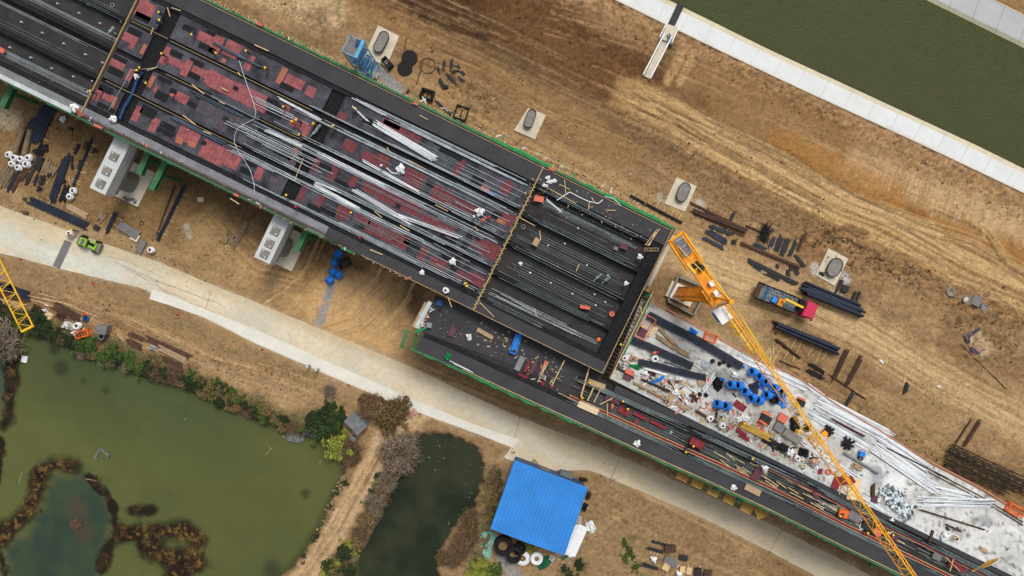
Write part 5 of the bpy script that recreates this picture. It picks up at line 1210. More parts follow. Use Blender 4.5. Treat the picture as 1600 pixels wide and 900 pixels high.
# slab timber
def tb(x1,y1,x2,y2,n,wpx,lb,mt='oldtimber',z=ZR): pile(x1,y1,x2,y2,n,mt,lb,wpx,z,.09,'board','wooden_board','board',jit=1.2)
tb(1022,504,1056,541,5,6,'long old plank in the pile beside the scaffold basket'); tb(1026,525,1054,545,5,7,'lower old plank in the pile beside the scaffold basket'); tb(1059,546,1076,556,7,9,'short old plank in the small stack between the navy strips'); tb(1012,524,1026,512,5,8,'pale board beside the scaffold basket','ply')
tb(1157,663,1203,685,9,11,'tan timber in the long stack in the middle of the slab','slatyellow'); tb(990,598,1044,626,3,4,'brown timber row along the ramp side of the slab'); tb(1049,614,1048,629,4,7,'short pale board stack on the brown timber row','palebrown'); tb(1059,631,1074,640,5,8,'flat pale board stack on the ramp side of the slab','palebrown'); tb(1331,726,1343,732,6,8,'tan board in the small stack beside the blue generator','palebrown'); tb(1362,758,1362,775,4,5,'brown upright timber beside the rubble','rust'); tb(1053,608,1044,592,1,2.5,'dark plank right of the blue cloth','rust'); tb(1024,603,1040,611,1,2.5,'brown plank above the brown timber row','rust')
tb(1062,596,1080,603,3,5,'grey pallet board by the maroon sheet','palebrown'); tb(1086,641,1118,659,3,4,'dark plank row beside the two blue drums','rust'); tb(1121,640,1117,655,2,4,'rusty plank leaning under the two blue drums','rust'); tb(1530,855,1543,863,3,5,'small tan pallet board near the slab bottom','palebrown')
tb(966,575,990,590,3,3,'grey plank at the slab left corner','dark'); tb(1000,592,1045,612,2,3,'navy bar along the brown timber row','dark')
pile(1436,796,1540,828,3,'rust','long thin brown bar near the slab right end',3,ZR,.06,'rod','steel_rod','rod'); pile(1475,818,1500,829,1,'rust','short brown beam above the kneeling worker',3,ZR,.12,'beam','steel_beam','beam'); pile(1478,824,1484,829,1,'dark','stub of dark beam above the kneeling worker',3,ZR,.14,'beam','steel_beam','beam')
pile(1318,707,1371,739,1,'concgrey','round grey post lying by the tan boards',4,ZR,.2,'pipe','steel_pipe','pipe',jit=0); pile(1144,614,1153,622,1,'dark','dark plank right of the black heap',3,ZR,.1,'board','wooden_board','board'); pile(1457,826,1452,842,1,'rust','rusty post at the ramp edge by the cage',3,ZR,.15,'pipe','steel_pipe','pipe'); pile(1385,700,1480,748,2,'rust','rusty strip between the silver bundles and the kerb',2,ZR,.08,'rod','steel_rod','rod'); pile(1300,655,1348,681,2,'maroon','dark red strip between two silver bundles',2,ZR+.2,.1,'rod','steel_rod','rod')

# ------------------------------------------------------------------ navy rebar cage strips on the slab
for (P, wd, lb) in [([(1012,492),(1040,507),(1080,527),(1120,550),(1158,573)], 1.15, 'long navy rebar cage strip, uppermost on the slab'), ([(984,530),(1010,540),(1045,556),(1081,572)], 1.05, 'navy rebar cage strip, middle one on the slab'), ([(997,565),(1030,572),(1070,583),(1103,590)], .85, 'navy rebar cage strip, lowest on the slab')]:
    A = [W(x, y, ZR) for x, y in P]; c = A[len(A)//2]; rt = empty('rebar_cage', (c.x, c.y, ZR), lb, 'rebar cage'); m = MB(); m2 = MB()
    for p, q in zip(A[:-1], A[1:]): m.bar(p + Vector((0,0,.2)), q + Vector((0,0,.2)), wd * .92, .36)
    for p, q in zip(A[:-1], A[1:]):
        d = (q-p); n = int(d.length/.35); dd_ = d.normalized(); s = Vector((-dd_.y, dd_.x, 0))
        for k in range(n): c_ = p + d*k/n; m2.bar(c_ + s*wd*.5 + Vector((0,0,.41)), c_ - s*wd*.5 + Vector((0,0,.41)), .05)
        for e_ in (-.5, 0, .5): m2.bar(p + s*wd*e_ + Vector((0,0,.42)), q + s*wd*e_ + Vector((0,0,.42)), .06)
    m.part('cage_core', 'navy', rt); m2.part('stirrup', 'dark', rt)
emit_long()
# ------------------------------------------------------------------ TOWER CRANE
ZC = 18.0
JL = MB
def crane():
    base = Vector((26.3, -0.9, 0)); top = base.copy(); top.z = 17
    rt = empty('tower_crane', base, 'big yellow tower crane whose lattice jib runs over the slab and the ramp', 'crane')
    m = MB(); m.box((base.x, base.y, .25), (4.2, 2.6, .5), R(-25)); m.part('base_block', 'padtan', rt)
    m = MB(); hw = .75; cs = []
    for e1, e2 in ((-1,-1),(1,-1),(1,1),(-1,1)):
        o = Vector((hw*e1, hw*e2, 0)); o.rotate(Euler((0,0,R(-26)))); cs.append(o)
    for o in cs: m.bar(base + o + Vector((0,0,.4)), top + o, .24)
    k = 0; z = .5
    while z < 16.5:
        for i in range(4):
            a, b = cs[i], cs[(i+1) % 4]; m.bar(base + a + Vector((0,0,z)), base + b + Vector((0,0,z)), .14)
            m.bar(base + (a if k % 2 else b) + Vector((0,0,z)), base + (b if k % 2 else a) + Vector((0,0,z+1.2)), .12)
        z += 1.2; k += 1
    m.part('mast', 'craneorange', rt)
    m = MB(); m.box((base.x-1.2, base.y+.5, .6), (.25, 2.4, 1.0), R(-30)); m.part('control_box', 'white', rt)
    # directions of jib and counter-jib in the world
    c0 = W(1121, 466, ZC); jd = (W(1421, 898, ZC) - c0).normalized(); js = Vector((-jd.y, jd.x, 0)); cd_ = (W(1058, 372, ZC) - c0).normalized(); up = Vector((0,0,1))
    m = MB(); m.cyl((top.x, top.y, 16.6), 1.35, .5, 20); m.box((top.x, top.y, 17.5), (2.6, 2.0, .9), math.atan2(jd.y, jd.x)); m.part('slewing_unit', 'craneorange', rt)
    # counter jib: tray with side rails
    a = c0 + cd_ * .3; b = c0 + cd_ * 9.6; s = Vector((-cd_.y, cd_.x, 0)); m = MB()
    m.bar(a, b, 1.5, .12)
    for e_ in (-.8, .8): m.bar(a + s*e_, b + s*e_ , .16, .35)
    P = [a + s*.7, a - s*.7, b - s*.7, b + s*.7]
    for i in range(8): c = a.lerp(b, i/8); m.bar(c + s*.8 + up*.07, c - s*.8 + up*.07, .1)
    m.part('counter_jib', 'craneorange', rt)
    m = MB(); c = c0 + cd_ * 7.6; m.bar(c - cd_*2.4 + s*1.2, c + cd_*2.1 + s*1.2, .25, .5); m.bar(c - cd_*2.4 - s*1.1, c + cd_*2.1 - s*1.1, .25, .5); m.bar(c + cd_*2.1 - s*1.2, c + cd_*2.1 + s*1.3, .25, .5); m.bar(c - cd_*1.2 , c + cd_*2.1, 2.2, .1); m.part('ballast_frame', 'crane', rt)
    for k in range(5):
        q = c + cd_ * (1.6 - k * .52) - up * .1 + s * .05; m = MB(); m.bar(q - s*.65, q + s*.65, .46, 1.3); m.part('counterweight', 'steelplate' if k % 2 else 'concgrey', rt)
    m = MB(); q = c0 + cd_ * 5.2; m.bar(q - s*.5, q + s*.5, .8, .8, n=12); m.box((q.x+.7, q.y-.4, ZC+.4), (.8, .6, .7), 1); wch = m.part('winch', 'dark', rt)
    m = MB(); m.bar(q + s*.8 + cd_*.8, q + s*.7 - cd_*.9 + up*.3, .35, .5); m.part('winch_cover', 'craneyellow', rt)
    m = MB()
    for d_ in (2.1, .6): q = c0 + cd_ * d_ - s*(.3 if d_ > 1 else .1) + up*.45; m.box(q, (.75 if d_ > 1 else 1.0, .55 if d_ > 1 else .6, .6), math.atan2(cd_.y, cd_.x))
    m.part('electric_box', 'white', rt)
    m = MB()
    for e_ in (-.95, .95):
        m.bar(a + s*e_ + up*1.0, b + s*e_ + up*1.0, .05)
        for i in range(9): c = a.lerp(b, i/8) + s*e_; m.bar(c, c + up*1.0, .05)
    m.part('handrail', 'craneyellow', rt)
    # A-frame top
    ap = c0 + up * 5.0 + jd*.4; m = MB()
    for e1 in (-.7, .7):
        m.bar(c0 + js*e1 + jd*.9, ap, .2); m.bar(c0 + js*e1 - jd*.9, ap, .2)
    m.bar(c0 + js*.45 + up*1.8, c0 - js*.45 + up*1.8, .14); m.box(ap, (.6, .5, .5)); m.part('tower_head', 'crane', rt)
    # cab
    q = W(1126, 491, ZC - .6); m = MB(); m.box(q, (1.5, 2.0, 1.9), math.atan2(jd.y, jd.x) + R(90)); m.box(q + up*1.0, (1.65, 2.15, .12), math.atan2(jd.y, jd.x) + R(90)); cb = m.part('cab', 'white', rt)
    m = MB(); m.box(q + jd*1.02 - up*.15, (1.3, .06, 1.1), math.atan2(jd.y, jd.x) + R(90)); m.box(q + js*-.78 - up*.1, (1.4, .06, .9), math.atan2(jd.y, jd.x)); m.part('window', 'glass', cb)
    # jib
    L = 47.0; h = 1.25; hw = .68; m = MB(); m2 = MB(); j0 = c0 + jd * 1.2
    for e_ in (-hw, hw): m.bar(j0 + js*e_, j0 + jd*L + js*e_, .12)
    m.bar(j0 + up*h, j0 + jd*(L-1.2) + up*h, .16); m.part('jib_chord', 'crane', rt)
    n = 32
    for k in range(n):
        p = j0 + jd*(L*k/n); q = j0 + jd*(L*(k+1)/n); mm = (p+q)/2 + up*h
        for e_ in (-hw, hw): m2.bar(p + js*e_, mm, .05); m2.bar(mm, q + js*e_, .05)
        m2.bar(p + js*hw, p - js*hw, .06); m2.bar(p + js*(hw if k % 2 else -hw), q + js*(-hw if k % 2 else hw), .05)
    m2.part('jib_lacing', 'craneyellow', rt)
    m = MB(); m.bar(j0 + jd*(L-.4) + js*hw, j0 + jd*(L-.4) - js*hw, .3, .5); m.part('jib_nose', 'craneyellow', rt); m = MB(); m.bar(j0 + jd*.2 - js*.2 + up*.1, j0 + jd*7 - js*.2 + up*.1, .3, .06); m.part('walkway', 'craneyellow', rt)
    m = MB(); m.bar(ap, j0 + jd*17 + up*h, .09); m.bar(ap, j0 + jd*34 + up*h, .09); m.bar(ap, b + s*.7, .09); m.bar(ap, b - s*.7, .09); m.part('tie_bar', 'craneyellow', rt)
    # trolley with hook
    t = j0 + jd*21.5 - up*.25; m = MB(); [(m.bar(t + jd*a_ + js*-.85, t + jd*a_ + js*1.9, .1), m.bar(t + js*a_ - jd*.7, t + js*a_ + jd*.7, .12)) for a_ in (-.7, 0, .7)]; m.box(t + js*1.5 - up*.1, (.7, .6, .12), math.atan2(jd.y, jd.x)); m.part('trolley', 'crane', rt)
    m = MB()
    for e_ in (-.2, .2): m.bar(t + js*e_, t + js*e_*.5 - up*5.2, .04)
    m.part('hoist_rope', 'dark', rt); m = MB(); m.box(t - up*5.4, (.5, .35, .6)); m.torus((t.x, t.y, t.z-6), .2, .06, 10, 6); m.part('hook_block', 'craneyellow', rt)
    # pit wall round the base
    pr = empty('crane_pit_wall', (base.x, base.y, 0), 'low grey wall of square plan round the yellow crane foot', 'wall'); Q = [W(*p, 0) for p in [(1058,432),(1104,451),(1082,492),(1042,470)]]
    for a_, b_ in zip(Q, Q[1:] + Q[:1]):
        d_ = (b_-a_).normalized(); m = MB(); m.bar(a_ + Vector((0,0,.45)) + d_*.17, b_ + Vector((0,0,.45)) - d_*.0, .32, .9); m.part('wall_side', 'stub', pr)
crane()
def crane2():
    # second crane: its mast stands outside the picture, only the jib tip reaches in
    tip = W(43, 514, 22); frm = W(-14, 400, 22); jd = (frm - tip).normalized(); js = Vector((-jd.y, jd.x, 0)); up = Vector((0,0,1)); L = 62
    foot = tip + jd*L; foot.z = 0
    rt = empty('tower_crane', foot, 'second yellow tower crane, only its jib tip shows at the left edge', 'crane')
    m = MB(); hw = .78
    for e_ in (-hw, hw): m.bar(tip + js*e_, tip + jd*L + js*e_, .13)
    m.bar(tip + jd*.8 + up*1.2, tip + jd*L + up*1.2, .1); m.part('jib_chord', 'craneyellow', rt); m = MB(); n = 40
    for k in range(n):
        p = tip + jd*(L*k/n); q = tip + jd*(L*(k+1)/n); mm = (p+q)/2 + up*1.2
        for e_ in (-hw, hw): m.bar(p + js*e_, mm, .06); m.bar(mm, q + js*e_, .06)
        m.bar(p + js*hw, p - js*hw, .06)
    m.part('jib_lacing', 'craneyellow', rt); m = MB(); m.bar(tip + js*hw, tip - js*hw, .25, .4); m.part('jib_nose', 'craneyellow', rt)
    m = MB()
    for e1, e2 in ((-.7,-.7),(.7,-.7),(.7,.7),(-.7,.7)): m.bar(foot + Vector((e1,e2,0)), foot + Vector((e1,e2,21.8)), .2)
    for k in range(14): z = 1 + k*1.5; m.bar(foot + Vector((-.7,-.7,z)), foot + Vector((.7,.7,z+1.2)), .1); m.bar(foot + Vector((.7,-.7,z)), foot + Vector((-.7,.7,z+1.2)), .1)
    m.part('mast', 'craneyellow', rt)
crane2()

# ------------------------------------------------------------------ TRUCK WITH LOADER CRANE
def truck():
    a = W(1181, 452, 1.5); b = W(1271, 488, 1.5); c = (a+b)/2; d = (b-a).normalized(); s = Vector((-d.y, d.x, 0)); rz = math.atan2(d.y, d.x)
    rt = empty('flatbed_truck', (c.x, c.y, 0), 'flatbed truck with magenta cab and yellow loader crane on the right yard track', 'truck')
    def P(l, w_, z): return c + d*l + s*w_ + Vector((0,0,z - c.z))
    L2 = (b-a).length/2
    m = MB(); m.box(P(0, 0, .95), (2*L2 - .6, 1.0, .35), rz); m.part('chassis', 'black', rt)
    m = MB(); m.box(P(-1.4, 0, 1.3), (2*L2 - 2.9, 2.4, .18), rz); bed = m.part('flatbed', 'concgrey', rt)
    for e_ in (-1.22, 1.22): m = MB(); m.box(P(-1.4, e_, 1.6), (2*L2 - 2.9, .08, .5), rz); m.part('side_rail', 'black', bed)
    m = MB(); m.box(P(-L2 + .35, 0, 1.5), (.75, 2.5, .3), rz, .15); m.part('tailboard', 'rust', rt)
    m = MB(); m.box(P(L2 - 1.0, 0, 1.7), (1.75, 2.4, 1.5), rz); m.box(P(L2 - 1.0, 0, 2.5), (1.5, 2.2, .16), rz); cb = m.part('cab', 'cabred', rt)
    m = MB(); m.box(P(L2 - .1, 0, 2.0), (.06, 2.1, .75), rz); m.part('windscreen', 'glass', cb)
    for e_ in (-1.35, 1.35): m = MB(); m.box(P(L2 - .15, e_, 2.1), (.12, .25, .4), rz); m.part('wing_mirror', 'rubber', cb)
    for l_ in (-L2 + 1.3, -L2 + 2.6, L2 - 3.6, L2 - 1.2):
        for e_ in (-1.05, 1.05):
            m = MB(); q = P(l_, e_, .5); m.bar(q - s*.16, q + s*.16, 1.0, 1.0, n=16); wh = m.part('wheel', 'rubber', rt); m = MB(); m.bar(q - s*.18, q + s*.18, .45, .45, n=10); m.part('rim', 'steelplate', wh)
    m = MB(); m.box(P(-L2 + 4.0, -.55, 1.9), (.8, 1.1, 1.0), rz); m.bar(P(-L2 + 4.2, -.3, 1.5), P(-L2 + 4.2, -.3, 3.1), .4, .4, n=8); m.part('loader_base', 'craneorange', rt)
    m = MB(); m.bar(P(-L2 + 4.2, .1, 3.0), P(L2 - 2.3, -.1, 2.9), .32, .34); m.part('loader_boom', 'craneyellow', rt)
    m = MB(); m.box(P(-L2 + 3.1, -.55, 1.75), (.8, .8, .8), rz); m.part('tool_box', 'blue', rt)
    m = MB(); m.box(P(L2 - 2.5, .2, 1.9), (.7, 1.9, 1.1), rz); m.box(P(L2-2.2,.4,2.5), (.7,.8,.3), rz); m.part('air_tank', 'black', rt)
    # load: grey clamps and bars in rows on the bed
    m = MB(); rr = random.Random(4)
    for l_ in np.arange(-L2 + .9, L2 - 3.0, .28):
        for w_ in (-.95,-.7,-.45,-.2,.05,.3,.55,.8,1.0):
            if rr.random() < .8 and not (-L2+2.6 < l_ < -L2+4.5 and w_ < 0): m.box(P(l_ + rr.uniform(-.05,.05), w_ + rr.uniform(-.05,.05), 1.5 + rr.random()*.12), (.2, .17, .12), rz + rr.uniform(-.6,.6))
    o_ = m.thing('steel_couplers', 'galvdull', 'rows of small grey steel couplers loaded on the flatbed truck', 'couplers'); o_['kind'] = 'stuff'
    m = MB(); m.box(P(-L2 + 1.7, .0, 1.75), (.35, 2.2, .12), rz); m.thing('tarp_strip', 'bluedark', 'blue strap of tarp across the rear of the truck load', 'tarp')
truck()
# ------------------------------------------------------------------ GREEN LOADER
def loader():
    c = W(140, 381, .6); d = (W(158, 389, .6) - W(124, 374, .6)).normalized(); s = Vector((-d.y, d.x, 0)); rz = math.atan2(d.y, d.x)
    rt = empty('wheel_loader', (c.x, c.y, 0), 'small lime green loader machine standing on the pale road', 'loader')
    def P(l, w_, z): return Vector((c.x, c.y, z)) + d*l + s*w_
    m = MB(); m.box(P(-.7, 0, 1.3), (1.3, 1.3, .8), rz); m.box(P(1.0, -.3, 1.25), (1.3, .35, .5), rz); m.box(P(.9, .55, 1.2), (1.2, .25, .4), rz); m.box(P(1.5,0,1.2),(.3,1.3,.4),rz); m.part('body', 'lime', rt)
    m = MB(); m.box(P(.3, .1, 1.1), (2.6, .8, .5), rz); m.box(P(-1.5, 0, 1.0), (.3, 1.6, .6), rz); m.part('frame', 'rubber', rt)
    m = MB(); m.box(P(-.7, .0, 1.75), (.5, 1.0, .12), rz); m.part('engine_cover', 'huttin', rt)
    for l_, w_ in ((-1.4, -.8), (-1.4, .8), (1.3, -.85), (1.3, .85)):
        m = MB(); q = P(l_, w_, .5); m.bar(q - s*.2, q + s*.2, 1.0, 1.0, n=16); m.part('wheel', 'rubber', rt)
    m = MB(); m.box(P(-1.9, 0, .6), (.5, 1.8, .6), rz); m.part('bucket', 'stub', rt)
    m = MB(); m.box(P(1.9, 0, .7), (.5, 1.6, .7), rz); m.part('counterweight', 'stub', rt); rt.scale = (.88, .88, .88)
loader()
# ------------------------------------------------------------------ BLUE SHED
def shed():
    Q = [W(*p, 4.0) for p in [(804,719),(919,762),(882,868),(766,826)]]; c = sum(Q, Vector()) / 4
    rt = empty('blue_shed', (c.x, c.y, 0), 'square site shed with bright blue corrugated metal roof beside the road', 'shed')
    ridge_a = (Q[0]+Q[1])/2; ridge_b = (Q[2]+Q[3])/2; up = Vector((0,0,.0))
    m = MB(); n = 44
    nn = 60; up2 = lambda t, e: Vector((0, 0, .32 * (1 - abs(2*t-1)) + .07 * e))
    for k in range(nn * 1):
        t0 = k / nn; t1 = (k + .55) / nn; t2 = (k + 1) / nn
        for (ta, tb_, ea, eb) in ((t0, t1, 0, 0), (t1, t1 + .1/nn, 0, 1), (t1 + .1/nn, t2 - .1/nn, 1, 1), (t2 - .1/nn, t2, 1, 0)):
            a1 = Q[0].lerp(Q[1], ta) + up2(ta, ea); a2 = Q[0].lerp(Q[1], tb_) + up2(tb_, eb); b1 = Q[3].lerp(Q[2], ta) + up2(ta, ea); b2 = Q[3].lerp(Q[2], tb_) + up2(tb_, eb)
            m.add([a1, a2, b2, b1], [(0, 3, 2, 1)])
    m.prism([q.xy for q in Q], 3.86, 3.99); rf = m.part('roof', 'roofplain', rt)
    m = MB()
    for t in (.30, .58): 
        for i_ in range(30): a_ = Q[0].lerp(Q[1], t).lerp(Q[3].lerp(Q[2], t), (i_+.3)/30) + Vector((0,0,.36)); b_ = Q[0].lerp(Q[1], t).lerp(Q[3].lerp(Q[2], t), (i_+.75)/30) + Vector((0,0,.36)); m.bar(a_, b_, .07, .05)
    m.part('seam_screws', 'bluesteel', rf)
    Wq = [q.lerp(c, .055) for q in Q]
    for i, (p, q) in enumerate(zip(Wq, Wq[1:] + Wq[:1])):
        m = MB(); d_ = (q-p).normalized(); m.bar(Vector((p.x,p.y,1.92)) + d_*.06, Vector((q.x,q.y,1.92)) - d_*.06, .1, 3.84); wa = m.part('wall', 'wallblue', rt)
        if i == 0: 
            m = MB(); a_ = p.lerp(q, .35); b_ = p.lerp(q, .5); s_ = Vector((-d_.y, d_.x, 0)); m.bar(Vector((a_.x,a_.y,1.1)) + s_*.07, Vector((b_.x,b_.y,1.1)) + s_*.07, .06, 2.1); m.part('door', 'steelplate', wa)
mk('roofplain', S(60, 144, 222), 0.5, 0, 0.13, 0.35, stripes=(R(20), 0.55, (0,)), stripe_dark=0.84)
shed()
def boxthing(name, x, y, z, sx, sy, sz, ang, mt, label, cat, group=None, extra=None):
    """a crate-like thing: body plus a slightly proud lid or rim"""
    p = W(x, y, z); rt = empty(name, (p.x, p.y, z), label, cat, group); rz = -R(ang)
    m = MB(); m.box((p.x, p.y, z + sz*.45), (sx, sy, sz*.9), rz); m.part('body', mt, rt)
    m = MB(); m.box((p.x, p.y, z + sz*.95), (sx*1.05, sy*1.05, sz*.1), rz); m.part(extra or 'lid', mt, rt); return rt
boxthing('tin_hut', 560, 658, 0, 2.9, 2.0, 2.1, 45, 'huttin', 'small grey tin roofed hut among the scrub beside the ponds', 'hut', extra='roof')
boxthing('storage_box', 883, 741, 0, 1.9, 1.3, 1.4, 12, 'huttin', 'grey box standing against the top side of the blue shed', 'box')
boxthing('metal_cabinet', 167, 514, 0, 1.5, 1.4, 1.5, 12, 'steelplate', 'grey metal cabinet standing alone on the bank', 'cabinet')
boxthing('pump_box', 553, 684, 0, 1.0, .6, .7, 35, 'huttin', 'small grey pump box at the start of the dike path', 'box')
boxthing('rusty_drum', 1046, 855, 0, 1.6, 1.0, .8, 0, 'rust', 'rusty brown tank lying by the dark beam pairs', 'tank')
boxthing('pallet', 838, 727, 0, 2.0, .9, .25, 50, 'oldtimber', 'brown pallet leaning at the top left side of the blue shed', 'pallet')
for (x, y, sx, sy, sz, ang, mt, lb) in [(203,360,3.4,1.3,.5,32,'steelplate','long grey concrete block left of the short dark bundle'),(213,371,1.2,1.1,.45,30,'padtan','pale end block touching the long grey block'),(222,385,1.0,1.9,.4,28,'steelplate','separate grey slab block beside the road edge'),(152,356,.9,.7,.3,35,'dark','small dark block near the long pipe row'),(41,330+3,.8,.5,.2,10,'rust','small rusty block at the left road edge'),
     (1319,451,1.0,1.0,.5,20,'dark','small dark box between the two dark beams on the right'),(1236,419,.7,.5,.3,10,'dark','upper small dark block near the truck'),(1244,424,.6,1.1,.3,-15,'dark','tall small dark block near the truck'),(1231,426,.5,.9,.3,-5,'dark','left small dark block near the truck'),(1237,434,.7,.5,.3,20,'steelplate','lower small dark block near the truck'),(1214,416,.5,.5,.3,20,'dark','lone small block above the truck'),(1525,470,1.4,1.5,.25,30,'steelplate','grey square plate among the round wells'),
     (1047,876,2.0,1.1,.4,30,'steelplate','dark grey slab beside the small bags at the bottom'),(1067,871,1.3,.8,.3,10,'dark','thin dark slab right of the small bags at the bottom'),(1090,893,1.0,1.3,.5,0,'dark','dark bundle box at the bottom edge'),(1105,895,1.2,1.1,.4,10,'rust','brown bundle box at the bottom edge'),(1040,885,1.0,1.0,.4,30,'timber','wooden block box at the bottom left of the bags'),(1066,889,.8,1.0,.35,0,'timber','first wooden block at the bottom'),(1076,891,.8,1.0,.35,10,'timber','second wooden block at the bottom'),
     (112,382-180,.6,.6,.3,20,'dark','little dark block under the deck edge in the left yard'),(314,312,.9,.7,.2,0,'padtan','small pale tile on the bare soil under the deck'),(135,340-260+150,.5,.9,.4,10,'rust','small brown block in the left yard'),(40,325-15+1,.5,.5,.3,10,'rust','tiny brown block above the road at the left'),(1212,520-6+6,.4,.4,.3,0,'rust','small stone dark block under the navy bundle'),(587,118,.9,.9,.5,30,'padtan','pale base block at the foot of the blue stair tower'),(1030,560+0,.1,.1,.1,0,'dark','')]:
    if lb: boxthing('concrete_block' if 'block' in lb or 'slab' in lb or 'tile' in lb or 'plate' in lb else 'storage_box', x, y, 0, sx, sy, sz, ang, mt, lb, 'block' if 'block' in lb or 'slab' in lb or 'tile' in lb or 'plate' in lb else 'box', extra='top')
# wells
for i, (x, y, r) in enumerate([(1485,456,.75),(1510,468,.7),(1538,481,.65)]):
    p = W(x, y, 0); rt = empty('round_well', (p.x, p.y, 0), ['leftmost','middle','rightmost'][i] + ' of three round concrete well rings in the right yard', 'well', 'round concrete well rings')
    m = MB(); m.torus((p.x, p.y, .12), r*.8, r*.22, 24, 8, .8); m.part('ring', 'stub', rt); m = MB(); m.cyl((p.x, p.y, 0), r*.6, .1, 20); m.part('cover', 'padtan' if i == 1 else 'concgrey', rt)
# ------------------------------------------------------------------ BLUE STAIR TOWER
def stair():
    p = W(580, 116, 0); rt = empty('stair_tower', p, 'blue steel stair tower standing against the top edge of the deck', 'stair tower'); H_ = 13.0; w2, l2 = 1.0, 1.25; rz = R(-25)
    def P(x, y, z): v = Vector((x, y, 0)); v.rotate(Euler((0,0,rz))); return Vector((p.x+v.x, p.y+v.y, z))
    m = MB()
    for e1 in (-w2, w2):
        for e2 in (-l2, l2): m.bar(P(e1,e2,0), P(e1,e2,H_), .12)
    for z in np.arange(0, H_+.1, 1.6):
        for (a, b) in (((-w2,-l2),(w2,-l2)),((w2,-l2),(w2,l2)),((w2,l2),(-w2,l2)),((-w2,l2),(-w2,-l2))): m.bar(P(*a,z), P(*b,z), .09); 
        if z + 1.6 <= H_ + .1: m.bar(P(w2,-l2,z), P(w2,l2,z+1.6), .06); m.bar(P(-w2,l2,z), P(-w2,-l2,z+1.6), .06); m.bar(P(-w2,-l2,z), P(w2,-l2,z+1.6), .06)
    m.part('frame', 'bluesteel', rt)
    m = MB(); k = 0
    for z in np.arange(0, H_-1.5, 1.6):
        sg = 1 if k % 2 else -1
        for i in range(7): m.box(P(w2*.45*sg, -l2*.8 + i*l2*.27 if k % 2 else l2*.8 - i*l2*.27, z + i*.23), (.8, .3, .05), rz)
        k += 1
    m.part('stair_flight', 'bluedark', rt)
    m = MB(); m.box(P(0, 0, 12.0), (2*w2, 2*l2, .08), rz); m.part('platform', 'steelplate', rt); m = MB(); m.box(P(w2+.1, 0, 12.9), (.5, 2*l2+.2, .3), rz); m.part('top_bar', 'bluesteel', rt)
stair()
# ------------------------------------------------------------------ BIG BAGS, DRUMS, BUCKETS, COILS
def big_bag():
    rt = empty('bulk_bag', (0,0,0), 'x', 'bag'); m = MB(); m.blob((0,0,.45), (.58,.55,.5), 3, .2, 14, 8, .1); m.part('bag_body', 'white', rt, True)
    m = MB(); m.torus((0,0,.85), .36, .1, 14, 6); m.part('bag_rim', 'white', rt, True); m = MB(); m.blob((.03,0,.84), (.3,.27,.14), 9, .4, 10, 6); m.part('bag_filling', 'bagfill', rt); return rt
BAG = big_bag()
def sack():
    rt = empty('white_sack', (0,0,0), 'x', 'sack'); m = MB(); m.blob((0,0,.3), (.55,.42,.38), 5, .55, 16, 8, .2); m.part('sack_body', 'white', rt); m = MB(); m.blob((.1,.25,.55), (.16,.13,.2), 7, .5, 8, 5); m.part('sack_neck', 'offwhite', rt); m = MB(); m.blob((-.25,-.1,.5), (.16,.1,.12), 8, .5, 8, 5); m.part('dark_mouth', 'bagfill', rt); return rt
SACK = sack()
bagL = [(18,243,'topmost left white bag of the seven in the left yard'),(27,248,'second white bag from the left in the left yard'),(37,250,'white bag in the centre of the seven in the left yard'),(49,248,'rightmost upper white bag of the seven in the left yard'),(46,258,'white bag with a grey stripe right of the centre one'),(23,257,'white bag at the lower left of the seven'),(33,263,'lowest white bag of the seven, filled dark red')]
for i, (x, y, lb) in enumerate(bagL): inst(BAG, W(x,y,0), rnd.uniform(0,6), rnd.uniform(.95,1.15), lb, 'white bulk bags in the left yard')
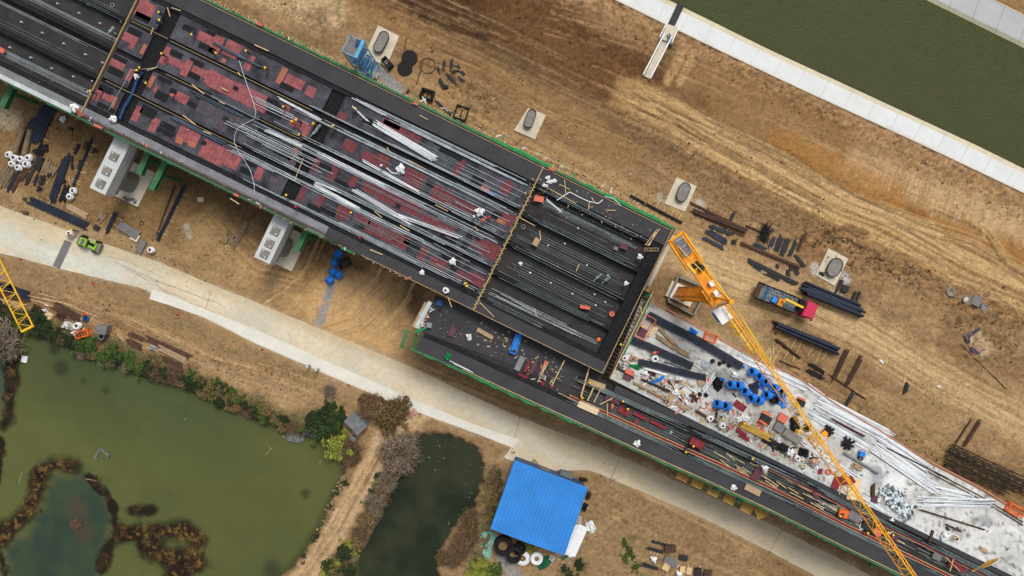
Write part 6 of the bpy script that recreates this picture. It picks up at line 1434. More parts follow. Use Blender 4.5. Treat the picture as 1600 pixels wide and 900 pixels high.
for (x, y, z, s_, lb) in [(118,299,0,1,'white bag beside the black pipe bundle, upper one'),(113,308,0,1,'white bag beside the black pipe bundle, lower one'),(100,187,0,.9,'pale bag half under the deck edge at the left'),(239,391,0,1.0,'lone white bag on the road edge right of the green loader'),(113,366,0,1.1,'white bag on the road beside the orange dressed worker'),(125,509,0,1.1,'white bag on top of the rubbish by the orange frame'),
   (105,508,0,1.0,'grey white sack heap left of the orange frame'),(118,520,0,.8,'small white sack below the orange frame heap'),(1021,873,0,.9,'white bag left of the tan one at the bottom edge'),(1060,896,0,.9,'white bag at the bottom edge right of the wooden blocks'),
   (976,549,ZR,.75,'round white bag at the left end of the slab'),(975,559,ZR,.8,'second white bag at the left end of the slab'),(1022,560,ZR,1.0,'white bag with dark filling below the middle navy strip'),(1056,613,ZR,.9,'white bag beside the pale board stack'),(1108,653,ZR,.85,'white bag with black cross filling beside the ramp edge'),(1127,664,ZR,.85,'white bag near the orange helmet worker on the slab'),
   (1234,707,ZR,1.0,'white bag with a line on it beside the black heap'),(1244,715,ZR,.8,'small white bag with dark filling right of the bigger bag'),(1474,837,ZR,1.1,'big white bag beside the kneeling worker at the slab right'),(1148,585,ZR,.85,'crumpled white bag right of the white pipes'),(750,331,ZD,1.15,'large white bag on the deck among the middle rods'),(627,265,ZD,1.2,'spiky white bag on the second bay of the red deck'),
   (708,409,ZD,.9,'crumpled white bag by the lower cross beam end of the deck'),(660,426,ZD,.7,'small white bag on the lower flange of the deck'),(697,454,ZD,.85,'round white bag at the lower edge by the ramp corner'),(178,187,ZD,.95,'white bag on the lower edge left of the larger pier'),(118,169,ZD,1.1,'white sack with brown ladder at the divider left end'),(995,692,ZR,.9,'white bag on the ramp flange'),
   (1194,731,ZR,.9,'white bag on the web line of the ramp near the maroon gap'),(214,120,ZD,.7,'small white sack on the left cross beam'),(1000,401,ZD,.7,'pale round sack near the end of the deck'),(978,443,ZD,.6,'pale lump sack in the lowest right black bay'),(813,412,ZD,.5,'small pale sack in the black bays by the divider'),(1146,762-1,ZR,.8,'crumpled white sack on the ramp flange by the scaffold towers'),
   (1008,568+15,ZR,.7,'tan open sack left of the blue cloth'),(1393,817-5,ZR,.5,'little pale sack on the rubble edge'),(1392,835-2,ZR,.5,'tiny white sack in the ramp under the jib'),(856,280-2,ZD,.6,'flat white sack beside the timber divider'),(1345,843-20,ZR-.7,.8,'white ring sack in the ramp trough near the bottom')]:
    inst(BAG if ('filling' in lb or 'road' in lb or 'bundle' in lb or 'rubbish' in lb or 'left end of the slab' in lb or 'orange helmet' in lb or 'ramp corner' in lb) else SACK, W(x,y,z + .02), rnd.uniform(0,6), s_, lb)
def drum(mt, name):
    rt = empty(name, (0,0,0), 'x', 'drum'); m = MB(); m.cyl((0,0,0), .52, .85, 18, .5, hole=.72); m.part('shell', mt, rt, False)
    m = MB()
    for z in (.2,.45,.7): m.torus((0,0,z), .52, .035, 18, 5)
    m.part('hoop', mt, rt); m = MB(); m.cyl((0,0,.2), .36, .3, 14); m.part('filling', 'black', rt); return rt  # black plug put in as the dark shade inside the open drum
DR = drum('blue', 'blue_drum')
DS = [(1175,581,'first blue drum of the upper diagonal row'),(1187,589,'second blue drum of the upper diagonal row'),(1197,598,'third blue drum of the upper diagonal row'),(1209,606,'fourth blue drum of the upper diagonal row'),(1220,613,'fifth blue drum of the upper diagonal row, under the jib'),(1141,601,'first blue drum of the lower diagonal row'),(1154,602,'second blue drum of the lower diagonal row'),(1163,613,'third blue drum of the lower diagonal row'),(1174,620,'fourth blue drum of the lower diagonal row'),(1185,626,'last blue drum of the lower diagonal row'),(1198,617,'blue drum alone between the two rows'),(1121,632,'left of the two blue drums near the rusty plank'),(1133,635,'right of the two blue drums near the rusty plank')]
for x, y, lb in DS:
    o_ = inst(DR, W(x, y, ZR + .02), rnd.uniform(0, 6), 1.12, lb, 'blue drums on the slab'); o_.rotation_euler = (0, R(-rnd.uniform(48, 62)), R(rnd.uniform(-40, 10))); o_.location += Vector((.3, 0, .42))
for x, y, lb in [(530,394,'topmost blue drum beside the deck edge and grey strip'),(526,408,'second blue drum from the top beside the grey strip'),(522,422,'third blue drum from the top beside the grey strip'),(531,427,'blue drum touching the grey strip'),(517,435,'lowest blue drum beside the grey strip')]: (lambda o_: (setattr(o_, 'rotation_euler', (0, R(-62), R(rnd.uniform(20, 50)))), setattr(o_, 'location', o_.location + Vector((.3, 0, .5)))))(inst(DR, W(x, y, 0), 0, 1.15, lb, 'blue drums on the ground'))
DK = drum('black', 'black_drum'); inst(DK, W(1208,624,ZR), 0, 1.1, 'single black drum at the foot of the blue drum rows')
DG = drum('huttin', 'grey_drum'); inst(DG, W(162,526,0), 0, .95, 'grey barrel beside the metal cabinet on the bank')
m = MB()
for k in range(60):
    x = rnd.uniform(1208,1228); y = 612 + (x-1208)*.75 + rnd.uniform(-3, 14); 
    if y > 636: y = 630
    p = W(x, y, ZR); m.blob((p.x,p.y,p.z+.12), (.25,.22,.15), k, .4, 6, 4)
m.thing('tarpaulin', 'blue', 'crumpled bright blue tarpaulin under the crane jib beside the drums', 'tarpaulin')
def crumple(name, P, mt, label, cat, z=ZR, h=.25, n=40, seed=1, r=.3):
    rr = random.Random(seed); xs_ = [p[0] for p in P]; ys_ = [p[1] for p in P]; c = W(sum(xs_)/len(P), sum(ys_)/len(P), z)
    # one wrinkled sheet with thickness: fan of rings
    Q = []
    for a, b in zip(P, P[1:] + P[:1]):
        for k in range(4): Q.append(lerp2(a, b, k / 4))
    m = MB(); R_ = 5; N_ = len(Q)
    for j in range(R_ + 1):
        for i, q in enumerate(Q):
            f = 1 - j / R_ * .98; w_ = W(sum(xs_)/len(P) + (q[0]-sum(xs_)/len(P))*f, sum(ys_)/len(P) + (q[1]-sum(ys_)/len(P))*f, z)
            zz = .03 if j == 0 else rr.uniform(.05, h); m.v.append((w_.x + rr.uniform(-.08,.08), w_.y + rr.uniform(-.08,.08), z + zz))
    for j in range(R_):
        for i in range(N_): m.f.append((j*N_+i, j*N_+(i+1)%N_, (j+1)*N_+(i+1)%N_, (j+1)*N_+i))
    m.f.append(tuple((R_*N_+i) for i in range(N_)))
    return m.thing(name, mt, label, cat)
def rect(cx, cy, w_, h_, ang): 
    a = R(ang); return [(cx + x*math.cos(a) - y*math.sin(a), cy + x*math.sin(a) + y*math.cos(a)) for x, y in ((-w_/2,-h_/2),(w_/2,-h_/2),(w_/2,h_/2),(-w_/2,h_/2))]
for i, (name, P, mt, lb, cat, z, h) in enumerate([
  ('blue_cloth', rect(1083,518,14,8,35), 'blue', 'crumpled blue cloth beside the orange basket', 'cloth', ZR, .4), ('blue_cloth', [(1012,597),(1022,594),(1036,587),(1039,591),(1028,597),(1016,601)], 'blue', 'long twisted blue cloth in the rubbish', 'cloth', ZR, .3),
  ('blue_rag', rect(1128,593,7,5,10), 'blue', 'small blue rag beside the black heap', 'rag', ZR, .3), ('blue_rag', rect(1189,604,5,18,-35), 'blue', 'blue wrap trailing between the drum rows', 'rag', ZR, .2), ('blue_rag', rect(1161,573,5,4,0), 'blue', 'tiny blue rag at the end of the long navy strip', 'rag', ZR, .2),
  ('green_net', [(981,570),(992,569),(1004,573),(1003,576),(996,579),(987,575)], 'greenbright', 'bright green net heap behind the salmon board', 'net', ZR, .4), ('green_cloth', rect(700,557,8,10,20), 'greenbright', 'bright green cloth on the lower ramp flange', 'cloth', ZR, .4),
  ('green_net', rect(1012,462,6,5,20), 'greenbright', 'green net knot at the upper slab corner', 'net', ZD-.4, .4), ('green_net', rect(1009,478,9,5,20), 'greendark', 'dark green net at the slab left end', 'net', ZR, .3), ('green_net', rect(966,568,5,4,20), 'greendark', 'small dark green net at the joint', 'net', ZR, .3),
  ('white_sheet', [(853,283),(868,279),(870,284),(862,287),(854,286)], 'white', 'white paper sheet on the flange right of the divider', 'sheet', ZD, .3), ('white_sheet', rect(852,290,9,4,10), 'white', 'small white rag below the white paper sheet', 'rag', ZD, .3),
  ('white_sheet', [(915,817),(925,813),(932,826),(925,834),(914,826)], 'white', 'crumpled white sheets right of the blue shed', 'sheet', 0, .5), ('white_cloth', [(728,523),(736,521),(737,531),(731,533)], 'white', 'white rag on the ramp floor', 'rag', ZR-.7, .4), ('white_cloth', [(1150,653),(1168,646),(1172,654),(1162,659),(1150,660)], 'white', 'white plastic heap above the timber stack', 'plastic', ZR, .5),
  ('white_cloth', [(1040,600),(1052,602),(1060,606),(1052,610)], 'offwhite', 'pale cloth beside the maroon sheet', 'cloth', ZR, .2), ('white_cloth', [(1055,589),(1066,588),(1066,594),(1056,594)], 'white', 'white cloth above the maroon sheet', 'cloth', ZR, .3), ('white_ring', [(1067,624),(1074,624),(1077,634),(1073,634)], 'white', 'white curved cloth near the brown debris', 'cloth', ZR, .3),
  ('pink_sack', rect(990,560,12,9,20), 'pinkbag', 'pinkish open sack at the left of the slab', 'sack', ZR, .6), ('maroon_sheet', rect(1060,596,14,5,-5), 'maroon', 'maroon sheet under the white cloth', 'sheet', ZR, .1), ('pink_cloth', [(1203,706),(1216,707),(1218,712),(1205,710)], 'pinkbag', 'pink cloth near the ramp edge', 'cloth', ZR, .2),
  ('pink_sheet', [(1268,712),(1282,720),(1278,726),(1266,720)], 'pinkbag', 'pink plastic sheet beside the silver pipes', 'sheet', ZR, .2), ('grey_tarp', [(1211,665),(1225,660),(1221,676),(1207,671)], 'concgrey', 'grey tarp beside the orange panel', 'tarp', ZR, .2),
  ('grey_plastic', rect(1102,568,14,12,10), 'galv', 'transparent looking grey plastic above the white pipes', 'plastic', ZR, .2), ('blue_tarp', rect(135,498,10,9,15), 'bluedark', 'dark blue tarp on the bank left of the cabinet', 'tarp', 0, .5), ('red_rag', rect(133,491,8,4,-15), 'salmon', 'salmon rag above the dark blue tarp', 'rag', 0, .4),
  ('sack_heap', rect(110,509,22,11,15), 'offwhite', 'heap of grey white sacks left of the orange frame', 'sacks', 0, .9), ('rubbish_heap', rect(60,483,18,10,25), 'rust', 'brown and grey rubbish heap by the left jib tip', 'rubbish', 0, .7), ('cloth_heap', rect(72,485,8,5,10), 'white', 'white cloth on the rubbish by the left jib tip', 'cloth', 0, .7),
  ('board_heap', rect(76,494,12,12,30), 'ply', 'pale wood scrap heap by the left jib tip', 'scrap', 0, .5), ('brown_scrap', rect(96,494,16,8,20), 'rust', 'brown scrap heap left of the sack heap', 'scrap', 0, .6), ('teal_net', [(748,842),(756,830),(771,831),(778,840),(771,850),(768,862),(765,879),(757,872),(751,856)], 'greenteal', 'teal netting sheet spread left of the black hose coils', 'net', 0, .12),
  ('green_tarp', [(832,880),(848,878),(851,868),(861,868),(862,880),(852,888),(844,892),(838,884)], 'greendark', 'dark green tarp below the blue shed', 'tarp', 0, .4), ('green_tarp', rect(883,869,12,7,-30), 'greenbeam', 'green tarp strip under the lower shed corner', 'tarp', 0, .4), ('plastic_scrap', rect(862,872,10,8,30), 'offwhite', 'pale plastic scrap at the lower shed wall', 'scrap', 0, .4),
  ('white_cloth', [(236,539),(246,543),(244,548),(234,546)], 'galv', 'grey white plastic on the bank pile', 'plastic', 0, .7), ('purple_heap', [(1507,525),(1516,518),(1518,523),(1513,529),(1514,538),(1510,538)], 'purplegrey', 'left purple and blue cloth heap of the arc in the right yard', 'cloth', 0, .4), ('purple_heap', [(1517,517),(1528,511),(1531,516),(1520,523)], 'purplegrey', 'upper purple cloth heap of the arc in the right yard', 'cloth', 0, .4), ('purple_heap', [(1513,541),(1518,541),(1533,551),(1530,556),(1517,550)], 'purplegrey', 'lower purple cloth heap of the arc in the right yard', 'cloth', 0, .4), ('grey_heap', rect(1532,541,22,9,10), 'palebrown', 'grey soil sack heap inside the purple arc', 'sacks', 0, .25),
  ('brick_heap', [(636,644),(647,637),(652,643),(645,654),(638,651)], 'brick', 'pinkish brick heap beside the road and pond path', 'bricks', 0, .4), ('paper_scrap', rect(1377,565,8,3,40), 'white', 'small white paper scrap on the right yard', 'scrap', 0, .15), ('paper_scrap', rect(1467,604,7,3,20), 'white', 'white paper scrap on the far right yard', 'scrap', 0, .15),
  ('junk_heap', rect(919,774,7,12,20), 'rust', 'brown junk at the upper right shed corner', 'junk', 0, .6), ('junk_heap', rect(914,792,8,14,20), 'dark', 'dark junk along the right shed wall', 'junk', 0, .6), ('junk_heap', rect(905,812,8,12,20), 'offwhite', 'pale junk along the right shed wall', 'junk', 0, .6), ('brown_heap', rect(911,749,14,6,10), 'rust', 'brown heap at the top right shed corner', 'heap', 0, .6),
  ('junk_heap', rect(222,265+3,16,12,30), 'offwhite', 'pale rubbish between the two green beams by the larger pier', 'rubbish', 0, .5), ('stone_heap', rect(206,312,24,10,15), 'concgrey', 'broken concrete heap at the foot of the larger pier', 'rubble', 0, .9), ('black_heap', rect(240,305,1,1,0), 'black', '', '', 0, .1),
  ('black_heap', [(1117,586),(1130,594),(1130,604),(1122,613),(1114,606),(1113,596)], 'black', 'heap of small black fittings right of the white pipes', 'fittings', ZR, .5), ('black_heap', rect(1255,707,17,13,10), 'black', 'black heap beside the silver pipes under the jib', 'heap', ZR, .5), ('debris', rect(1265,723,20,10,30), 'stub', 'mixed grey debris near the ramp edge under the jib', 'debris', ZR, .3),
  ('powder_ring', [(1392,756),(1400,748),(1409,750),(1413,758),(1408,766),(1398,767)], 'powder', 'ring of spilled white powder above the rubble', 'powder', ZR, .08), ('litter_heap', rect(968,575,12,10,20), 'stub', 'grey litter heap at the left corner of the slab', 'litter', ZR, .3), ('brown_heap', rect(1019,583,12,8,20), 'rust', 'dark brown heap beside the tan sack', 'heap', ZR, .4), ('ruin_heap', rect(1085,620,16,9,40), 'rust', 'rusty brown debris heap right of the white bag', 'debris', ZR, .3),
  ('grey_debris', rect(1205,692,30,12,32), 'dark', 'dark grey debris below the timber stack', 'debris', ZR, .35), ('black_sheet', rect(1178,604,16,12,-20), 'navy', 'navy sheet between the blue drum rows', 'sheet', ZR, .2), ('green_debris', rect(846,588,10,8,20), 'stub', 'straw and dust heap on the ramp left end', 'heap', ZR-.7, .15)]):
    if lb: crumple(name, P, mt, lb, cat, z + .01, h, seed=i)
# coils and round things
def coil(x, y, z, R0, r, n, mt, label, cat='hose coil', name='hose_coil', fl=1):
    p = W(x, y, z); m = MB()
    for k in range(n): m.torus((p.x + rnd.uniform(-.08,.08), p.y + rnd.uniform(-.08,.08), z + r + k*r*1.5), R0 - rnd.uniform(0,.2) - (k % 2)*.18, r, 28, 8)
    for k in range(n-1): m.bar((p.x+R0, p.y, z+r+k*r*1.5), (p.x+R0-.1, p.y+.1, z+r+(k+1)*r*1.5), r)
    return m.thing(name, mt, label, cat, smooth=False)
coil(787,849,0,1.35,.16,7,'rubber','left black hose coil below the blue shed'); coil(803,862,0,1.2,.16,8,'rubber','middle black hose coil below the blue shed'); coil(812,855,0,.9,.13,5,'rubber','right black hose coil tucked against the shed wall')
coil(817,871,0,1.0,.22,2,'white','left white hose coil beside the black coils'); coil(838,871,0,.85,.2,3,'white','round white hose coil with clear centre'); coil(222,350,0,.45,.05,1,'black','thin dark wire ring on the soil left of the road'); coil(669,103,0,1.3,.05,1,'black','large thin wire arc right of the black bar mats'); coil(1212,640+52-3,ZR,.1,.05,1,'rust','tiny rusty ring on the slab')
coil(956,490,ZD-.9,.3,.16,1,'salmon','salmon round disc in the right black bay','disc','marker_disc'); coil(935,530,ZD-.9,.3,.18,1,'orange','orange round disc in the lowest right black bay','disc','marker_disc'); coil(911,605,ZR-.8,.28,.14,1,'maroon','maroon round disc in the ramp trough','disc','marker_disc'); coil(1295,736,ZR,.35,.15,1,'salmon','salmon ring near the dark red panels'); coil(1308,739,ZR,.4,.1,1,'palebrown','brown wire ring under the jib')
coil(1305,792,ZR-.8,.28,.05,1,'white','white ring in the ramp trough'); coil(1163,728,ZR-.8,.28,.08,1,'maroon','maroon ring disc in the ramp near the white bag','disc','marker_disc'); coil(818,356-1,ZD,.35,.05,1,'galvdull','grey wire ring beside the timber divider'); coil(1048,676-1,ZR-.7,.35,.07,1,'galv','pale ring in the ramp trough'); coil(176,24-16,ZD-1,.3,.03,1,'galv','pale ring in the left black bays')
# black bar mats (round)
for i, (x, y, r) in enumerate([(640,91,1.25),(633,107,1.2)]):
    p = W(x, y, 0); rt = empty('bar_mat', (p.x, p.y, 0), ['upper','lower'][i] + ' round black mat of stacked bars on the soil', 'bar mat', 'round black bar mats'); m = MB(); m.cyl((p.x,p.y,.02), r, .25, 22, r*.96); m.part('stack', 'black', rt); m = MB()
    for k in range(-5, 6): c_ = math.sqrt(max(0, 1-(k/5.6)**2))*r; m.bar((p.x-c_, p.y+k*r/5.6, .3), (p.x+c_, p.y+k*r/5.6, .3), .05); m.bar((p.x+k*r/5.6, p.y-c_, .33), (p.x+k*r/5.6, p.y+c_, .33), .05)
    m.part('bar_grid', 'dark', rt)
# frames
def frame(name, x, y, w_, l_, ang, z, h, mt, label, cat, bars=4, th=.12):
    p = W(x, y, z); rt = empty(name, (p.x, p.y, z), label, cat); rz = -R(ang)
    def P(a, b, c): v = Vector((a*w_/2, b*l_/2, 0)); v.rotate(Euler((0,0,rz))); return Vector((p.x+v.x, p.y+v.y, z+c))
    m = MB()
    for zz in (.08, h):
        for a, b in (((-1,-1),(1,-1)),((1,-1),(1,1)),((1,1),(-1,1)),((-1,1),(-1,-1))): m.bar(P(*a,zz), P(*b,zz), th)
    for a, b in ((-1,-1),(1,-1),(1,1),(-1,1)): m.bar(P(a,b,0), P(a,b,h), th)
    m.part('frame', mt, rt); m = MB()
    for k in range(bars): t = -1 + 2*(k+.5)/bars; m.bar(P(t,-1,.1), P(t,1,.1), th*.7)
    m.part('cross_bar', mt, rt); return rt, P
rt, P = frame('work_basket', 1005, 511, 1.7, 3.4, -62+90, ZR, 1.6, 'salmon', 'salmon steel work basket with boarded floor at the slab left end', 'basket', 5, .09)
m = MB(); q = W(1003,519,ZR); m.box((q.x, q.y, ZR+.25), (1.2,1.2,.1), -R(28)); m.part('floor_board', 'maroon', rt)
frame('orange_basket', 1109, 527, 1.7, 1.2, 20, ZR, .7, 'orange', 'orange steel basket beside the upper slab kerb', 'basket', 8, .11)
frame('orange_basket', 1582, 795, 2.2, 1.3, 28, ZR, .8, 'orange', 'orange steel basket at the far right end of the slab', 'basket', 7, .15)
frame('steel_rack', 132, 521, 2.0, 1.0, -15, 0, .8, 'orange', 'orange steel frame on the pond bank by the sack heap', 'frame', 5, .13)
frame('metal_crate', 668, 149, 1.9, 1.3, 18, 0, .7, 'black', 'black rectangular frame beside the deck edge net', 'frame', 3, .25)
frame('square_rack', 721, 177, 1.9, 2.0, 18, 0, .3, 'black', 'open black square frame lying near the deck edge', 'frame', 1, .2)
frame('black_scaffold', 539, 411, 1.6, 1.2, -25, 0, 1.2, 'dark', 'dark scaffold frame behind the blue drums on the ground', 'scaffold', 4, .2)
frame('small_truck', 606, 100, 1.7, .8, 50, 0, .8, 'black', 'small black trolley at the foot of the topmost footing pad', 'trolley', 5, .2)
rt, P = frame('ladder_platform', 807, 534, .9, 3.4, 20, ZR-.6, .5, 'blue', 'blue ladder platform standing across the ramp start', 'ladder', 1, .12)
m = MB()
for k in range(13): a = lerp2((803,546),(811,522), k/12); p = W(*a, ZR); m.bar(p + Vector((-.4,-.15,.0)), p + Vector((.4,.15,.0)), .13, .08)
m.part('rungs', 'blue', rt)
rt, P = frame('ladder', 1018, 390, 2.0, .45, 0, ZD, .1, 'oldtimber', 'short wooden ladder lying near the deck end', 'ladder', 1, .07)
m = MB(); 
for k in range(8): p = W(1009 + k*2.6, 390, ZD + .1); m.bar(p + Vector((0,-.24,0)), p + Vector((0,.24,0)), .06)
m.part('rungs', 'oldtimber', rt)
m = MB()
for e_ in (-.25, .25): m.bar(W(117,166,ZD+.3) + Vector((e_,0,0)), W(127,181,ZD+.3) + Vector((e_,0,0)), .08)
for k in range(6): p = W(117 + k*2, 167 + k*2.8, ZD+.3); m.bar(p + Vector((-.28,0,0)), p + Vector((.28,0,0)), .08)
m.thing('short_ladder', 'salmon', 'short brown ladder over the white sack at the lower divider end', 'ladder')
# flat sheets and panels
def sheet(x, y, w_, h_, ang, z, th, mt, label, cat='panel', name='formwork_sheet', tilt=0):
    p = W(x, y, z); k = (HC - z)/FOC; m = MB(); m.box((p.x, p.y, z + th/2 + .02), (w_*k, h_*k, th), -R(ang), tilt)
    for e_ in (-1, 1): v = Vector((0, e_*h_*k*.46, 0)); v.rotate(Euler((0,0,-R(ang)))); m.box((p.x+v.x, p.y+v.y, z + th + .04), (w_*k*.98, .08, .06), -R(ang))
    return m.thing(name, mt, label, cat)
for a in [(1156,634,20,10,35,ZR,.12,'redboard','dark red board with pale stripe near the blue drums'),(1223,653,14,13,30,ZR+.3,.15,'salmon','orange red panel leaning beside the black tyres'),(1216,667,15,14,30,ZR,.5,'steelplate','grey block panel below the orange red one'),(1195,654,16,12,30,ZR,.6,'dark','dark box panel with orange rims in the slab middle'),(1306,754,11,19,22,ZR,.3,'redboard','dark red upright panel beside the pale plywood, left'),(1318,749,10,14,-20,ZR,.4,'redboard','dark red panel under the jib beside the pale plywood'),
  (1328,751,12,12,-40,ZR,.2,'redboard','dark red panel peeking right of the jib'),(1334,764,19,34,8,ZR,.12,'ply','large pale plywood sheet under the crane jib'),(983,581,13,7,25,ZR,.5,'salmon','salmon board on the rubbish at the slab left'),(980,589,13,8,25,ZR,.3,'maroon','brown red board below the salmon one'),(1158,675,18,5,32,ZR,.15,'redboard','upper thin dark red board below the timber stack'),(1162,683,18,5,30,ZR,.15,'redboard','lower thin dark red board below the timber stack'),
  (1250,629,13,9,25,ZR,.4,'dark','dark box with an orange rim between jib and silver pipes'),(1236,681,30,13,33,ZR,.5,'stub','long dark grey box stack beside the silver pipes'),(1180,612,8,8,10,ZR,.1,'navy','navy mat piece in the drum rows'),(1252,623,13,2.4,25,ZR+.5,.1,'salmon','orange rim strip beside the jib'),(1198,646,14,2.5,32,ZR+.6,.1,'orange','upper orange rim of the dark box panel'),(1192,660,14,2.5,32,ZR+.6,.1,'orange','lower orange rim of the dark box panel'),(1185,664,10,3,45,ZR,.1,'salmon','small orange hook piece in the slab middle'),(1190,671,9,3,-50,ZR,.1,'salmon','second orange hook piece in the slab middle'),
  (1281,738-2,6,8,10,ZR,.2,'redboard','small dark red piece near the ramp edge'),(1366,779,11,10,20,ZR,.35,'maroon','maroon box beside the rubble'),(1106,596,7,10,-20,ZR,.3,'salmon','small orange panel behind the white pipes'),(1095,597,10,9,-20,ZR,.3,'palebrown','pale grey panel left of the white pipes'),
  (953,622,15,10,15,ZR-.3,.12,'maroon','maroon sheet beside the orange worker in the ramp'),(964,626,10,9,30,ZR-.2,.12,'maroon','second maroon sheet in the ramp by the worker'),(975,642,18,10,28,ZR-.5,.12,'redboard','dark red wide board in the ramp trough'),(1000,650,24,5,27,ZR-.4,.12,'redboard','dark red long board in the ramp trough'),(1028,663,26,4.5,27,ZR-.4,.12,'redboard','second dark red long board in the ramp trough'),(994,659,6,6,30,ZR-.6,.12,'redboard','small dark red board below the long ones'),(1004,652,10,5,30,ZR-.6,.12,'redboard','small dark red board touching the long ones'),
  (1088,692,22,12,27,ZR-.5,.3,'redboard','bright dark red tray in the ramp trough'),(1181,741,12,20,27,ZR-.5,.3,'maroon','maroon gap cover in the ramp near the white bag'),(1317,802,15,12,12,ZR-.3,.3,'orange','orange brown board in the ramp trough'),(1334,806,20,14,28,ZR-.3,.3,'steelplate','grey mat board in the ramp trough beside the orange one'),(1357,822,22,14,28,ZR-.3,.3,'dark','dark board in the ramp trough under the jib'),(1370,830,14,11,35,ZR-.2,.3,'salmon','salmon board in the ramp trough under the jib'),(1391,836,22,9,28,ZR-.5,.3,'maroon','maroon board in the ramp trough right of the jib'),
  (1274,774,14,4,40,ZR-.4,.2,'maroon','maroon strip with pale tool in the ramp trough'),(1463,869,14,10,20,ZR-.4,.2,'steelplate','grey sheet in the ramp trough at the far end'),(1497,886,22,6,32,ZR-.3,.2,'redboard','dark red scrap at the ramp right end'),(1486,880,8,10,30,ZR-.3,.2,'redboard','short dark red scrap at the ramp right end'),
  (932,597+3,28,8,20,ZR+.05,.25,'palebrown','stack of pale brown boards across the ramp upper web'),(919,637,34,10,24,ZR+.05,.15,'ply','pale plywood platform across the lower ramp web'),(1176,765,26,10,26,ZR,.15,'palebrown','weathered board stack on the lower ramp flange'),(707,518,9,17,25,ZR-.7,.15,'maroon','maroon sheet on the wide ramp floor'),(758,521,28,6,30,ZR-.7,.15,'palebrown','brown plank pack on the wide ramp floor'),(687,473,9,10,25,ZR-.7,.2,'bluedark','blue grey box at the ramp start'),(671,508,8,8,10,ZR-.6,.3,'galvdull','second pale grey box at the ramp start'),(688,481,6,6,25,ZR-.7,.2,'dark','small dark plate at the ramp start'),
  (824,572,4,20,22,ZR-.6,.15,'redboard','narrow red board on the littered ramp floor'),(833,574,6,22,25,ZR-.6,.15,'maroon','dark maroon board on the littered ramp floor'),(850,572,4,18,25,ZR-.6,.15,'salmon','faded red board on the littered ramp floor'),(816,588,16,5,15,ZR-.6,.15,'redboard','red piece by the lower ramp web'),(848,599,5,6,5,ZR-.6,.15,'redboard','small red block at the ramp barrier'),(861,604,4,6,5,ZR-.6,.15,'redboard','second small red block at the ramp barrier'),(812,568,9,24,25,ZR-.6,.1,'concgrey','grey sheet on the littered ramp floor'),
  (842,311,15,9,12,ZD-.5,.25,'salmon','salmon tray in the black bays right of the divider'),(914,480,16,5,12,ZD-.7,.25,'salmon','salmon box in the black bays near the deck end'),(4,79,10,7,30,ZD-.6,.2,'salmon','salmon box at the far left of the deck'),(155,198,14,3,25,ZD+.1,.25,'salmon','red plastic barrier on the lower deck edge at the left'),(771,304-1,12,6,20,ZD,.1,'bluedark','small dark blue plate on the red deck'),(838,378,9,13,30,ZD-.4,.1,'palebrown','small boarded hatch in the black bays'),(406,38,10,4,30,ZD+.1,.2,'salmon','salmon plastic piece at the top edge net'),(650,162,8,4,30,ZD+.1,.2,'salmon','red plastic piece at the top edge net by the black frame'),(862,265,9,3,25,ZD+.1,.2,'salmon','red plastic piece at the top edge right of the divider'),
  (370,305,8,3.2,25,ZD+.1,.2,'salmon','orange plastic piece on the lower edge walkway'),(975,388-3,12,9,20,ZD-.8,.15,'maroon','brown board in the top right black bay'),(962,388,7,5,20,ZD-.8,.15,'stub','grey plate in the top right black bay'),(39,561,9,10,12,WATER+.05,.2,'white','white foam board floating in the pond'),(1396,790-8,1,1,0,ZR,.1,'white','')]:
    if a[8]:
        o_ = sheet(*a[:9], cat='board' if 'board' in a[8] else 'panel')
        if 'dark box panel with' in a[8] or 'dark box with' in a[8]: BOX = o_; RIM = RIM if 'RIM' in globals() else []; RIM.append(o_)
        if 'rim strip' in a[8] or 'rim of the' in a[8]:
            b_ = min(RIM, key=lambda q: (q.location - o_.location).length); o_.location = o_.location - b_.location; o_.parent = b_; o_.name = 'rim'
            for k_ in ('label', 'category'): del o_[k_]
m = MB(); q = W(897,845,0); 
for k in range(3): m.box((q.x - .3 + k*.35, q.y + .1*k, .15 + .12*k), (1.6, 5.0, .05), R(-24))
m.thing('white_panel_stack', 'white', 'stack of long white panels against the lower right shed wall', 'panels')
# generator, tyres, dark crosses
def generator(x, y, lb):
    p = W(x, y, ZR); rt = empty('generator', p, lb, 'generator'); m = MB(); m.box((p.x,p.y,ZR+.45), (.75,.65,.7), R(-10)); m.part('housing', 'blue', rt); m = MB()
    for k in range(3): m.torus((p.x-.1+.1*k, p.y-.7, ZR+.08+.05*k), .3, .04, 14, 5)
    m.part('cable', 'black', rt); m = MB(); m.bar((p.x-.35,p.y+.5,ZR+.1), (p.x+.35,p.y+.5,ZR+.1), .06); m.part('handle', 'black', rt)
generator(1344, 708, 'small blue generator with cable coils on the open slab')
for (x, y, lb) in [(1239,657,'upper black tyre pair beside the orange red panel'),(1241,666,'lower black tyre beside the orange red panel')]:
    coil(x, y, ZR, .5, .26, 2, 'rubber', lb, 'tyre', 'tyre_stack')
for (x, y, s_, lb) in [(1293,673,1,'left black cross shaped anchor piece on the slab'),(1323,693,1.2,'right black cross shaped anchor piece on the slab'),(1223,700,.9,'black star shaped scrap at the ramp side'),(1260,668,.7,'small black claw piece under the crane jib')]:
    m = MB(); p = W(x, y, ZR)
    for k in range(4): a_ = k*math.pi/4 + .3; m.bar((p.x - math.cos(a_)*s_*.75, p.y - math.sin(a_)*s_*.75, ZR+.15+.08*k), (p.x + math.cos(a_)*s_*(.75 if k%2 else .95), p.y + math.sin(a_)*s_*(.75 if k%2 else .95), ZR+.15+.08*k), .36, .16)
    m.thing('anchor_piece', 'black', lb, 'anchor piece')
